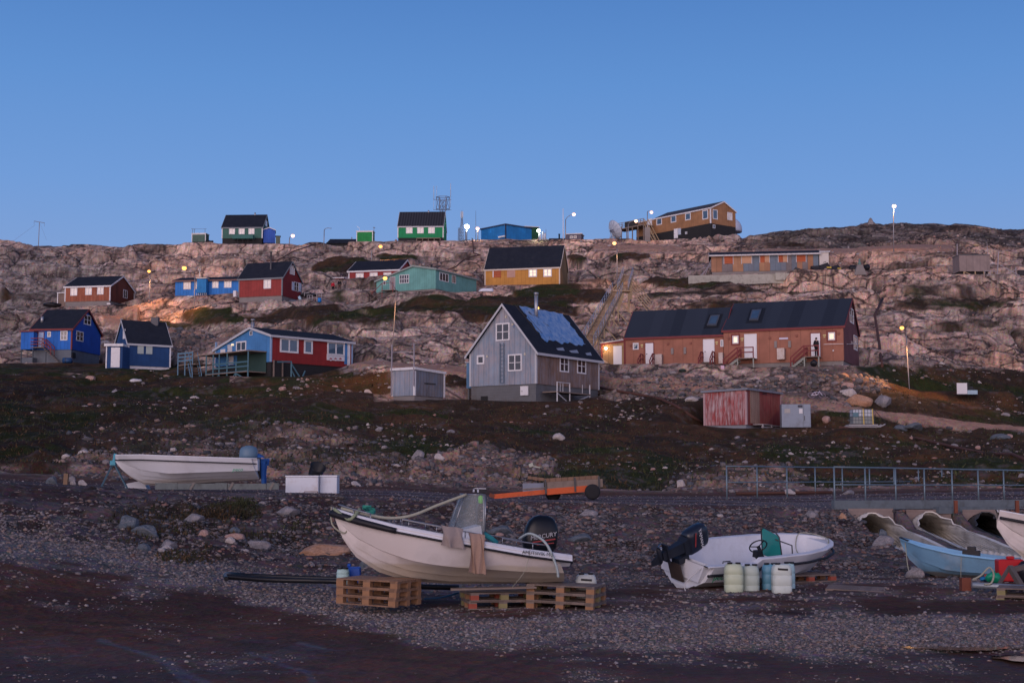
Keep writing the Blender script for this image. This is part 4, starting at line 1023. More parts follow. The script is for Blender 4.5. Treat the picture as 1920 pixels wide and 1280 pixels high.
# ================= blue house on the far left
f=F['blue_left']; zf=f.zat(655); ze=f.zat(616); vr,zr=f.hit(164,582,'S'); ve,_=f.hit(188.5,640,'S'); f.W=ve
B1=boards('bright_blue_boards',(.018,.125,.46),.42,.5,.08); B2=boards('blue_boards_painted_shade',(.012,.065,.32),.5,.75,.06)  # second blue is for end walls, with the side's shade painted in
u0=f.hit(60,640)[0]
T3=thing('blue_house','bright blue house with dark red trim and a porch on stilts',"house",f.o)
LL=f.L; f.L=u0
foundation(T3,f,0,zf,CONCB,down=2); walls_gable(T3,f,zf,ze,zr,B1,B2,'u',vr); roof_gable(T3,f,ze,zr,ROOF,'u',.2,.18,.14,REDT,vr); corners(T3,f,zf,ze,REDT,which=((0,0),))
u1=f.hit(46.5,640)[0]; z1_=f.hit(50,622)[1]; zb_=f.hit(60,656)[1]; ub=f.hit(70,640)[0]
q=MB(); fbox(q,f,ub,u1,-.9,1.8,zb_,z1_-.1); q.build('porch',B1,T3); q=MB(); fbox(q,f,ub-.1,u1+.15,-1.05,1.9,z1_-.1,z1_+.02); q.build('porch_roof',REDT,T3)
q=MB(); fbox(q,f,ub+.05,u1-.05,-.8,1.7,-1,zb_-.9); q.build('porch_base',CONCB,T3)
q=MB()
for u in (ub+.06,u1-.06): fbox(q,f,u-.05,u+.05,-.88,-.78,-1.0,zb_)
fbox(q,f,ub-1.5,ub-1.42,-.88,-.8,-1,zb_); q.build('stilt',mat('dark_post',(.06,.07,.085),.8),T3,split=True)
door(T3,f,'F',*a8(385,335,437,490),m=mat('pale_blue_door',(.28,.36,.52),.6),fm=REDT)
window(T3,f,'F',*a8(605,320,676,416),2,2,'d',fw=.10); window(T3,f,'F',*a8(475,328,510,382),1,1,'d',fw=.10)
window(T3,f,'S',*a8(838,163,908,262),2,2,'d',fw=.10); window(T3,f,'S',*a8(762,325,832,425),2,2,'d',fw=.10)
plate(T3,f,'S',a8,722,538,755,592,BLACKF,.03,'cellar_window')
um=f.hit(*a8(410,490))[0]; zd=f.hit(*a8(410,490))[1]
q=MB(); wbox(q,f,'F',um-.6,um+.75,.05,1.0,zd-.08,zd); A_=f.wp('F',um-.6,zd,.55); B_=f.wp('F',um-2.6,-.0,.8); stairs_down(q,A_,B_,.8,9,side=f.ev); o=q.build('stairs',RAWW,T3)
q=MB()
for s_ in (.15,.98):
    A2=f.wp('F',um-.6,zd,s_); B3=f.wp('F',um-2.6,0,s_+.25)
    for h_ in (.5,.95): q.bar(A2+V((0,0,h_)),A2*.45+B3*.55+V((0,0,h_)),.05,.09)
    q.bar(A2,A2+V((0,0,1)),.08); q.bar(A2*.45+B3*.55,A2*.45+B3*.55+V((0,0,1)),.07)
for h_ in (.3,.6,.95): q.bar(f.wp('F',um-.6,zd+h_,1.0),f.wp('F',um+.75,zd+h_,1.0),.05,.09)
q.build('handrail',REDT,o); f.L=LL
q=MB(); q.lathe([(.16,zr-1.6),(.16,zr-.9)],f.w(u0-.5,1.2,0),10); q.build('vent_pipe',PIPE,T3)
# ================= small navy house
f=F['navy']; zf=f.zat(685); ze=f.zat(643.5); zr=P(232.5,601.6,f.o.y+f.W/2+.3).z-f.o.z
f.W=max(f.W,4.2); vr=f.W/2; zr=P(232.5,602,f.o.y+f.ev.y*vr).z-f.o.z
NV=boards('navy_boards',(.014,.052,.155),.5,.8,.06)
T4=gable_house('navy_house','small navy house with white foundation and steep black roof',f,zf,ze,zr,NV,CONCW,ROOF,NV,'u',trim=WPALE,corner=WHITE,over=.12,ou=.12,down=1.5)
SHUT=mat('pale_shutter',(.36,.42,.40),.7)
for c in ((1375,465,1435,550),(1460,468,1522,553)): plate(T4,f,'F',a8,*c,SHUT,.06,'shuttered_window')
q=MB(); p=f.w(f.hit(304,600)[0],vr,0); q.box(p.x-.38,p.x+.38,p.y-.38,p.y+.38,zr-.3,zr+.62); q.build('chimney',concrete('chimney_blocks',(.11,.11,.12),horiz=.25),T4)
Pq=P(198,689,149); 
q=MB(); A_=P(197.5,690,148.5)-f.o; wd=(P(229,690,148.5)-f.o)-A_; up=P(213,649,148.5).z-f.o.z
q.box8([A_,A_+wd,A_+wd+V((.4,2.,0)),A_+V((.4,2.,0))]+[V((p.x,p.y,up)) for p in (A_,A_+wd,A_+wd+V((.4,2.,0)),A_+V((.4,2.,0)))]); q.build('porch',NV,T4)
q=MB(); q.box(A_.x-.15,A_.x+wd.x+.1,A_.y-.2,A_.y+2.1,up,up+.26); q.build('porch_roof',WHITE,T4)
q=MB(); q.box(A_.x+.02,A_.x+.14,A_.y-.04,A_.y+.05,A_.z,up); q.build('porch_trim',WHITE,T4)
q=MB(); dx0=P(208,680,148.5).x-f.o.x; dx1=P(224.6,680,148.5).x-f.o.x; q.box(dx0,dx1,A_.y-.06,A_.y+.02,A_.z+.08,up-.12); q.build('door',WHITE,T4)
f2=f
plate(T4,f,'S',a8,1233,305,1252,400,WHITE,.05,'gable_window')
# ================= grey shed with drying frames
f=F['grey_shed']; zf=f.zat(741); zt=f.zat(691)
T5=shed_box('storage_shed','small blue-grey plank shed with white edges beside two tall bare poles',f,zf,zt,zt-.15,GW,WPALE,boards('worn_brown_grey_boards',(.16,.145,.15),.35,.5,.25,wear=(.14,.19,.27),wearamt=.9),found=CONC,trim=WHITE,corner=WHITE,over=.06,down=1.2)
plate(T5,f,'S',b2,592,962,697,973,DARKM,.06,'door_bar')
q=MB(); A_=f.wp('S',f.hit(*b2(650,1060),'S')[0],zf,.1); 
for i in range(3): wbox(q,f,'S',f.hit(*b2(600,1060),'S')[0],f.hit(*b2(710,1060),'S')[0],.05+i*.3,.4+i*.3,zf-.28*(i+1)-.06,zf-.28*(i+1))
q.build('steps',mat('dark_step',(.03,.03,.03),.9),T5)
q=MB()
for x,yt,yb in ((285,595,1080),(500,585,880)):
    a,z0=f.hit(*b2(x,yb)); _,z1=f.hit(*b2(x,yt)); wbox(q,f,'F',a-.045,a+.045,.06,.14,z0 if x<400 else z0-.9,z1)
a,z=f.hit(*b2(285,668)); a2_,z2=f.hit(*b2(500,668)); q.bar(f.wp('F',a,z,.1),f.wp('F',a2_,z2,.1),.04,.05); a,z=f.hit(*b2(285,725)); q.bar(f.wp('F',f.hit(*b2(455,725))[0],z,.1),f.wp('F',a2_,z,.1),.03,.04)
q.build('drying_pole',mat('bleached_pole',(.26,.24,.27),.85),T5)
# ================= red plank shed
f=F['red_shed']; zf=f.zat(796); zt=f.zat(731)
RS=boards('peeling_red_boards',(.26,.045,.045),.30,.5,.2,wear=(.40,.32,.33),wearamt=1.,gw=.05)
RS2=boards('dark_red_boards',(.20,.028,.030),.24,.5,.3,wear=(.25,.13,.10),wearamt=.5)
T6=shed_box('plank_shed','peeling red plank shed with grey felt roof next to a metal cabinet',f,zf,zt,zt-.1,RS,mat('weathered_felt_edge',(.17,.19,.23),.85,.3,4),RS2,found=mat('grey_sill_timber',(.20,.21,.24),.9,.3,3),over=.16,th=.14,corner=mat('pinkish_corner_board',(.36,.24,.25),.8),down=1.2,ridge='u')
vd=[f.hit(*b6(x,400),'S')[0] for x in (578,655)]; zd0=f.hit(*b6(615,520),'S')[1]; zd1=f.hit(*b6(615,222),'S')[1]
q=MB(); wbox(q,f,'S',vd[0],vd[1],-.02,.04,zd0,zd1); q.build('door',boards('tan_worn_door',(.30,.21,.16),.14,.6,.3,wear=(.15,.06,.05)),T6)
plate(T6,f,'S',b6,685,225,718,272,mat('dark_hatch',(.07,.02,.02),.8),.03,'hatch'); plate(T6,f,'F',b6,462,228,505,265,mat('rose_board',(.36,.16,.16),.8),.03,'patch_board')
q=MB(); 
for x0,x1,y in ((590,668,525),(665,745,535)):
    v0=f.hit(*b6(x0,y),'S')[0]; v1=f.hit(*b6(x1,y),'S')[0]; z=f.hit(*b6(x0,y),'S')[1]; wbox(q,f,'S',v0,v1,.1,.9,z-.06,z); wbox(q,f,'S',v0,v0+.1,.8,.9,z-.9,z-.06); wbox(q,f,'S',v1-.1,v1,.8,.9,z-.9,z-.06)
wbox(q,f,'S',f.hit(*b6(590,525),'S')[0],f.hit(*b6(745,525),'S')[0],.75,.85,f.hit(*b6(660,555),'S')[1]-.05,f.hit(*b6(660,555),'S')[1]+.03)
q.build('steps',mat('grey_step_timber',(.30,.28,.29),.85),T6)
# ================= second row: brown house
f=F['brown']; zf=f.zat(563.5); ze=f.zat(536); vr,zr=f.hit(230,519,'S')
BR=boards('redbrown_stained_boards',(.23,.065,.035),.45,.4,.35,wear=(.30,.13,.08),wearamt=.6); BR2=boards('dark_brown_boards',(.12,.035,.022),.45,.5,.3)
t=gable_house('brown_house','red-brown stained house with white trim above the navy house',f,zf,ze,zr,BR,CONC,ROOF,BR2,'u',trim=WHITE,corner=WHITE,over=.15,ou=.15,v_r=vr,down=2)
for c in ((635,765,696,836),(768,762,827,830),(875,755,933,826)): window(t,f,'F',*a1(*c),2,1,'w',fw=.12)
window(t,f,'S',*a1(1108,785,1145,860),2,1,'d',fw=.08)
q=MB(); u0=f.L; u1=f.hit(*a1(510,870))[0]; zt=f.hit(*a1(545,812))[1]; fbox(q,f,u0+.01,u1,.3,2.6,-.5,zt); q.build('side_shed',boards('weathered_brown_boards',(.17,.12,.10),.3,.5,.2),t)
q=MB(); fbox(q,f,u0+.01,u1+.08,.15,2.7,zt,zt+.12); fbox(q,f,u1-.08,u1+.05,.22,.32,-.5,zt); q.build('shed_trim',WHITE,t)
# blue long low house
f=F['blue_long']; zf=f.zat(554.5); ze=f.zat(527)
BL=boards('cobalt_boards',(.03,.17,.50),.42,.55,.1)
zr=ze+.75
t=gable_house('blue_longhouse','long low cobalt-blue house running behind the red gabled house',f,zf,ze,zr,BL,CONC,ROOF,REDT,'u',trim=mat('brown_fascia',(.16,.09,.08),.7),over=.35,ou=.3,down=1.8)
for c in ((212,712,278,780),(320,708,354,776),(470,700,527,768),(577,697,644,765)): window(t,f,'F',*a2(*c),3 if c[2]-c[0]>60 else 2,1,'w',fw=.09,fm=mat('cream_frame',(.60,.52,.44),.6) if c[0]<400 else WHITE)
q=MB(); u0,_=f.hit(*a2(357,700)); u1,_=f.hit(*a2(441,700)); zb=f.hit(*a2(400,820))[1]; zt=f.hit(*a2(400,692))[1]; fbox(q,f,u0,u1,-1.1,0,zb,zt); q.build('porch',boards('azure_boards',(.02,.17,.42),.6,.75,.05),t)
q=MB(); fbox(q,f,u0-.1,u1+.1,-1.3,0,zt,zt+.13); q.build('porch_roof',mat('cream_frame',(.60,.52,.44),.6),t)
q=MB()
for k in range(6): u=u0+(u1-u0)*k/5; fbox(q,f,u-.04,u+.04,-1.05,-.97,-1,zb)
q.build('porch_stilt',WPALE,t,split=True)
# red gabled house
f=F['red_mid']; zf=f.zat(554); ze=f.zat(520); vr,zr=f.hit(546.9,492,'S')
RD=boards('red_boards',(.23,.035,.032),.42,.6,.08); RD2=boards('red_boards_painted_shade',(.17,.018,.020),.25,.8,.08)  # end-wall red has the shade of that side mixed into it
t=gable_house('red_house','red gabled house with black stovepipe and tall bare foundation',f,zf,ze,zr,RD,CONC,ROOF,RD2,'u',trim=mat('grey_barge',(.16,.18,.20),.7),corner=mat('grey_barge',(.16,.18,.20),.7),over=.15,ou=.15,v_r=vr,down=1.5)
window(t,f,'F',*a2(934,693,1000,773),2,2,'w',fw=.13)
window(t,f,'S',*a2(1168,565,1211,647),2,2,'w',fw=.08); o=window(t,f,'S',*a2(1206,715,1246,797),2,2,'d',fw=.06)
for c in ((1186,713,1205,790),(1247,722,1266,800)): plate(t,f,'S',a2,*c,mat('pale_blue_shutter',(.40,.46,.55),.7),.08,'shutter')
q=MB(); u,_=f.hit(940*1/4.8+300,500); zz=zr-.9; p=f.w(u*.93,vr*.55,0); q.lathe([(.22,zz-.5),(.14,zz-.2),(.12,zz),(.12,zz+2.2),(.15,zz+2.2),(.15,zz+2.35)],p,10); q.build('stovepipe',mat('sooty_pipe',(.08,.08,.09),.6),t)
plate(t,f,'F',a2,675,795,698,850,WHITE,.5,'meter_cabinet')
# red long house
f=F['red_long']; zf=f.zat(541); ze=f.zat(507.5); 
zf=f.hit(690,539.5)[1]; ze=f.hit(660,509)[1]; vr=f.W/2; zr=P(668,492,f.o.y+f.eu.y*f.L+f.ev.y*vr).z-f.o.z
RL=boards('signal_red_boards',(.26,.035,.035),.75,.6,.06)
t=gable_house('red_longhouse','red house with white windows behind the turquoise house',f,zf,ze,zr,RL,mat('ochre_plinth',(.22,.155,.11),.9,.2,1),ROOF,RL,'u',trim=WHITE,corner=WHITE,over=.18,ou=.18,down=1.2)
for c in ((392,1000,476,1088),(543,995,628,1085),(693,993,778,1075)): window(t,f,'F',*a3(*c),2,2,'w',fw=.13)
for x in (393,432,470,545,582): plate(t,f,'F',a3,x,1088,x+7,1158,mat('orange_batten',(.45,.20,.10),.7),.03,'batten')
q=MB(); u0=f.hit(*a3(268,1120))[0]; u1=f.hit(*a3(130,1120))[0]; zt=f.hit(*a3(200,1062))[1]; zb=f.hit(*a3(200,1195))[1]
fbox(q,f,u0,u1,-.4,2.6,zb-.3,zt); o=q.build('annex',boards('faded_red_boards',(.28,.05,.045),.5,.6,.1),t)
q=MB(); fbox(q,f,u0-.1,u1+.1,-.55,2.7,zt,zt+.14); fbox(q,f,u1-.06,u1+.06,-.5,-.35,zb,zt); q.build('annex_trim',WHITE,o)
q=MB(); u2=f.L; fbox(q,f,u2+.02,u0,.1,2.6,zb,f.hit(*a3(290,1040))[1]); q.build('link_porch',mat('lilac_grey_boards',(.20,.18,.22),.7),t)
plate(t,f,'F',a3,314,1095,342,1170,mat('magenta_sledge',(.60,.03,.16),.5),.3,'pink_board')
f=F['teal']; zf=f.zat(541); ze=f.zat(505); ur,zr=f.hit(775.3,499.5,'F'); ul,zl=f.hit(706,528,'F')
TQ=boards('turquoise_boards',(.12,.30,.28),.35,.7,.08)
f.L=ul
t=gable_house('turquoise_house','wide turquoise house with low uneven gable and dark windows',f,zf,ze,zr,TQ,CONC,mat('dark_grey_felt',(.07,.08,.09),.85),TQ,'v',trim=mat('sage_trim',(.22,.26,.25),.7),over=.2,ou=.2,v_r=ur,ze2=zl,down=2)
window(t,f,'F',*a3(868,1018,972,1112),4,2,'d',fw=.07); window(t,f,'F',*a3(690,1088,718,1128),1,1,'d',fw=.05)
door(t,f,'F',*a3(768,1045,818,1192),m=mat('mauve_grey_door',(.24,.20,.21),.7),fm=WPALE)
window(t,f,'S',*a3(1302,1000,1400,1092),3,1,'d',fw=.09); window(t,f,'S',*a3(1438,1025,1480,1112),2,1,'d',fw=.07)
u,z=f.hit(*a3(790,1195)); 
q=MB(); wbox(q,f,'F',u-.9,u+.9,.05,1.3,z-.08,z); A_=f.wp('F',u+.9,z,.7); B_=f.wp('F',u+2.6,-1.0,.9); stairs_down(q,A_,B_,1.1,8,side=f.ev); o=q.build('stairs',RAWW,t)
q=MB()
for uu in (u-.85,u+.85): q.bar(f.wp('F',uu,-1.2,1.25),f.wp('F',uu,z+1.,1.25),.09)
q.bar(f.wp('F',u+.85,z+.95,1.25),f.wp('F',u+2.5,-.05,1.4),.06); q.bar(f.wp('F',u-.85,z+.95,1.25),f.wp('F',u+.85,z+.95,1.25),.06); q.build('handrail',REDT,o)
chimney(t,f,ur-1.0,3,zr-.5,zr+.35,.12,DARKM)
# mustard house
f=F['mustard']; zf=f.zat(532); ze=f.zat(501); vr=f.W/2; zr=P(1057.5,461.5,f.o.y+f.ev.y*vr).z-f.o.z
MU=boards('mustard_boards',(.42,.20,.045),.62,.6,.08); MU2=boards('olive_boards',(.20,.13,.06),.6,.8,.08)
t=gable_house('mustard_house','mustard-yellow house with a boarded-up window and tall black roof',f,zf,ze,zr,MU,BLACKF,ROOF,MU2,'u',trim=mat('cream_trim',(.52,.46,.40),.7),corner=mat('cream_trim',(.52,.46,.40),.7),over=.10,ou=.1,down=1.)
window(t,f,'F',*a4(880,955,971,1043),2,2,'l',fw=.16); window(t,f,'F',*a4(1040,950,1132,1040),2,2,'l',fw=.16)
plate(t,f,'F',a4,488,965,498,1048,WHITE,.05,'window_jamb'); plate(t,f,'F',a4,498,970,578,1048,boards('orange_boarding',(.34,.085,.035),.25,.5,.2,horiz=True),.06,'boarded_window',)
plate(t,f,'F',a4,645,960,733,1048,mat('faded_pink_curtain',(.40,.24,.19),.7,.3,3),.05,'curtained_window')
# barrack with boarded windows on a concrete wall
f=F['barrack']; zb=f.hit(1430,508)[1]; zf=zb; ze=f.zat(475)
BK=boards('patched_panels',(.20,.15,.13),.74,.45,.3,alts=[(.10,.14,.19),(.34,.17,.08),(.30,.14,.07),(.13,.12,.13),(.36,.19,.10),(.09,.15,.21)])
t=gable_house('barrack','long single-storey barrack with patchwork blue and orange panels',f,zf,ze,ze+.75,BK,CONC,ROOF,BK,'u',trim=mat('white_flaking_fascia',(.50,.49,.50),.8,.3,5,dirt=((.2,.17,.15),.7)),over=.5,ou=.3,down=1.3)
OB=boards('orange_boarding',(.34,.085,.035),.25,.5,.2,horiz=True); SAL=mat('salmon_plywood',(.42,.24,.15),.8,.2,2)
for (x0,y0,x1,y1),k in (((355,542,430,615),0),((505,538,590,612),1),((662,533,742,602),2),((820,528,897,600),2),((975,522,1055,597),0)):
    if k==2: plate(t,f,'F',a6,x0,y0,(x0+x1)/2,y1,OB,.05,'boarded_window'); plate(t,f,'F',a6,(x0+x1)/2+1,y0,x1,y1,SAL,.05,'plywood_sheet')
    else: plate(t,f,'F',a6,x0,y0,x1,y1,OB if k==0 else SAL,.05,'boarded_window')
    for x in (x0-4,x1): plate(t,f,'F',a6,x,y0,x+5,y1+5,WPALE,.07,'jamb')
q=MB()
for x in (245,228,212,198): 
    p0_=f.wp('F',f.L+.05,ze-.6-.15*(245-x)/10,.1); p1_=p0_+V((-(245-x)*.03-1.0,-.6,-(ze-zf)-.1)); q.bar(p0_,p1_,.06)
q.build('leaning_pole',mat('bleached_pole',(.26,.24,.27),.85),t)
q=MB(); u0=f.hit(*a6(1172,600))[0]; u1=f.hit(*a6(1252,600))[0]; zt=f.hit(*a6(1210,512))[1]; fbox(q,f,u1,u0,-.1,3,-.3,zt-.1); q.build('end_porch',mat('ivory_wall',(.50,.47,.44),.8,.15,2),t); q=MB(); fbox(q,f,u1-.2,u0,-.3,3.1,zt-.1,zt+.06); q.build('porch_roof',WPALE,t)
# crest houses
f=F['g_dark']; zf=f.zat(446.5); ze=f.zat(426.5); vr,zr=f.hit(499.8,404,'S')
GD=boards('pine_green_boards',(.040,.115,.095),.5,.7,.08)
t=gable_house('dark_green_house','dark green house with three white windows and a teal balcony',f,zf,ze,zr,GD,BLACKF,ROOF,GD,'u',trim=mat('grey_barge',(.16,.18,.20),.7),corner=WHITE,over=.1,ou=.1,v_r=vr,down=2)
for c in ((622,226,675,284),(709,226,762,284),(797,226,850,284)): window(t,f,'F',*a2(*c),2,2,'w',fw=.13)
window(t,f,'S',*a2(948,160,964,215),1,2,'w',fw=.06)
q=MB(); u0=f.hit(*a2(852,300))[0]; u1=f.hit(*a2(668,300))[0]; zt=f.hit(*a2(760,300))[1]; zb=f.hit(*a2(760,333))[1]; wbox(q,f,'F',u0,u1,1.2,1.26,zb,zt); wbox(q,f,'F',u0,u0+.06,.1,1.2,zb,zt); wbox(q,f,'F',u1-.06,u1,.1,1.2,zb,zt); wbox(q,f,'F',u0,u1,.05,1.2,zb-.02,zb+.08); o=q.build('balcony',mat('dark_teal_boards',(.03,.12,.11),.7),t)
q=MB()
for k in range(5): u=u0+(u1-u0)*k/4; wbox(q,f,'F',u-.05,u+.05,1.1,1.2,-1.5,zb)
q.build('balcony_post',BLACKF,o,split=True)
chimney(t,f,f.hit(*a2(820,100))[0],vr,zr-.2,zr+.5,.14,PIPE,cowl=False)
f=F['g_bright']; zf=f.zat(445.5); ze=f.zat(424.5); vr=f.W/2; zr=P(834,398.5,f.o.y+f.ev.y*vr).z-f.o.z
GB=boards('kelly_green_boards',(.010,.20,.075),.5,.75,.08)
CORR=NM('black_corrugated_roof'); uvn=CORR.n('UVMap').outputs[0]; sp=CORR.n('SeparateXYZ'); CORR.lk(uvn,sp.inputs[0]); wv=CORR.math('SINE',CORR.math('MULTIPLY',sp.outputs[0],14.)); CORR.col(CORR.mix(CORR.math('ADD',CORR.math('MULTIPLY',wv,.5),.5),(.016,.017,.022),(.034,.036,.044))); CORR.rough(.7); CORR.bump(wv,.5,.05)
t=gable_house('bright_green_house','bright green house with three white windows below an antenna tower',f,zf,ze,zr,GB,BLACKF,CORR.m,GB,'u',trim=WPALE,corner=WHITE,over=.1,ou=.05,down=2)
for c in ((938,495,1010,568),(1060,495,1131,568),(1180,495,1252,568)): window(t,f,'F',*a3(*c),2,2,'w',fw=.14)
q=MB(); u0=f.hit(*a3(1320,635))[0]; u1=f.hit(*a3(1065,635))[0]; z=f.hit(*a3(1200,635))[1]; wbox(q,f,'F',u0,u1,.1,1.8,z-.12,z); 
for k in range(5): u=u0+(u1-u0)*k/4; wbox(q,f,'F',u-.05,u+.05,1.6,1.7,z-1.5,z-.12)
q.build('deck',RAWW,t); chimney(t,f,f.hit(*a3(1165,320))[0],vr,zr-.2,zr+.4,.14,PIPE,cowl=False)
# big brown and black building
f=F['crest_brown']; zm=f.zat(418.5); ze=f.zat(390); vr,zr=f.hit(1356.6,379,'S'); us=f.hit(1228,430)[0]
CB=boards('tan_stained_boards',(.28,.145,.07),.25,.7,.1,gw=.02)
t=thing('staff_building','two-storey building with tan boards above a black ground floor',"building",f.o)
q=MB(); fbox(q,f,0,f.L,0,f.W,-1.5,zm); q.build('ground_floor',BLACKF,t)
LL=f.L; f.L=us
walls_gable(t,f,zm+.003,ze,zr,CB,None,'u',vr); roof_gable(t,f,ze,zr,mat('charcoal_felt',(.045,.046,.055),.85),'u',.15,.15,.15,WHITE,vr); corners(t,f,zm,ze,WHITE,.16,which=((0,0),)); f.L=LL
q=MB(); fbox(q,f,us+.01,LL,.02,f.W*.8,zm,ze-.1); q.build('upper_annex',CB,t); q=MB(); fbox(q,f,us+.01,LL+.15,-.15,f.W*.85,ze-.1,ze+.05); q.build('annex_roof',WHITE,t)
for c in ((806,263,860,330),(949,235,1003,305),(1093,210,1148,282),(1265,180,1322,273)): window(t,f,'F',*a5(*c),1,1,'b',fw=.16)
window(t,f,'S',*a5(1367,177,1415,273),1,1,'b',fw=.13); window(t,f,'S',*a5(1512,205,1562,282),1,1,'w',fw=.1); window(t,f,'S',*a5(1368,328,1391,363),1,1,'b',fw=.06)
door(t,f,'F',*a5(722,272,758,345),m=DW); door(t,f,'F',*a5(984,370,1017,462),m=DW); plate(t,f,'F',a5,1024,363,1050,427,mat('pale_blue_shutter',(.40,.46,.55),.7),.1,'shutter'); plate(t,f,'F',a5,1096,397,1114,422,WPALE,.15,'meter_box')
# platform, stairs and posts on its left
q=MB(); A_=f.hit(*a5(700,350)); u0=A_[0]-2.0; zp=A_[1]; u1=f.L+3.0
wbox(q,f,'F',u0,u1,.1,2.6,zp-.2,zp); pf=q.build('platform',RAWW,t); q=MB()
for k in range(6): u=u0+.1+(u1-u0-.2)*k/5; wbox(q,f,'F',u-.07,u+.07,2.4,2.55,-2.5,zp-.2)
for k in range(4): u=u0-1.2-1.7*k; wbox(q,f,'F',u-.06,u+.06,2.4,2.52,-1.5,.9)
q.build('platform_post',RAWW,pf,split=True); q=MB()
for k in range(10): u=u0+.1+(u1-u0-.2)*k/9; wbox(q,f,'F',u-.04,u+.04,2.42,2.5,zp,zp+1.05)
for h_ in (.35,.7,1.05): wbox(q,f,'F',u0,u1,2.44,2.48,zp+h_-.06,zp+h_+.04)
q.build('platform_rail',RAWW,pf)
q=MB(); wbox(q,f,'F',u0+1.6,u0+5,2.52,2.58,zp-.15,zp+1.0); q.build('wind_screen',mat('black_boards',(.03,.028,.03),.8),pf)
q=MB(); A_=f.wp('F',u0,zp,1.9); B_=f.wp('F',u0-3.4,.2,2.1); stairs_down(q,A_,B_,1.0,10,side=f.ev); o=q.build('stairs',RAWW,pf); q=MB()
for s_ in (-.5,.5):
    for h_ in (0,.9): q.bar(A_+f.ev*s_+V((0,0,h_)),B_+f.ev*s_+V((0,0,h_)),.06,.16)
q.build('handrail',PALEW,o)
q=MB(); wbox(q,f,'F',u0-6.5,u0-1.5,.3,2.4,.55,.70); q.build('lower_walkway',RAWW,pf)
q=MB(); A_=f.wp('F',u1,zp,1.4); B_=f.wp('F',u1+4.2,-.4,1.4); stairs_down(q,A_,B_,1.4,10,side=f.ev); o=q.build('stairs',RAWW,pf); q=MB()
for s_ in (-.7,.7):
    for h_ in (0,.5,.95): q.bar(A_+f.ev*s_+V((0,0,h_)),B_+f.ev*s_+V((0,0,h_)),.06,.12)
q.build('handrail',RAWW,o)
q=MB(); p=f.wp('F',f.hit(*a5(715,560))[0],0,3.4); b_=gz(1214,244)-f.o; pp=P(1214,466,238)-f.o; q.box(pp.x-.45,pp.x+.45,pp.y-.4,pp.y+.4,-3.4,.9); o=q.build('concrete_pier',CONC,t)
# blue hall
f=F['hall']; zt=f.zat(421.7); 
HB=boards('azure_hall_boards',(.012,.14,.38),.6,.7,.06)
t=thing('blue_hall','low azure-blue hall standing on the skyline left of a white flagpole',"hall",f.o)
q=MB(); q.face([f.w(0,0,-1.5),f.w(f.L,0,-1.5),f.w(f.L,0,zt),f.w(0,0,zt)],[(0,0),(f.L,0),(f.L,3),(0,3)]); W_=f.W
q.face([f.w(0,0,-1.5),f.w(0,W_,-1.5),f.w(0,W_,zt-.0),f.w(0,0,zt)],[(0,0),(W_,0),(W_,3),(0,3)]); q.face([f.w(f.L,0,-1.5),f.w(f.L,W_,-1.5),f.w(f.L,W_,zt),f.w(f.L,0,zt)]); q.face([f.w(0,W_,-1.5),f.w(f.L,W_,-1.5),f.w(f.L,W_,zt),f.w(0,W_,zt)]); q.build('wall',HB,t)
q=MB(); fbox(q,f,-.15,f.L+.15,-.15,W_+.15,zt,zt+.22); q.build('roof',mat('dark_blue_trim',(.02,.03,.07),.7),t); q=MB(); fbox(q,f,-.06,.12,-.06,.12,-1.5,zt); q.build('corner_board',mat('dark_blue_trim',(.02,.03,.07),.7),t)
plate(t,f,'F',a4,560,598,626,612,WHITE,.3,'white_low_box')
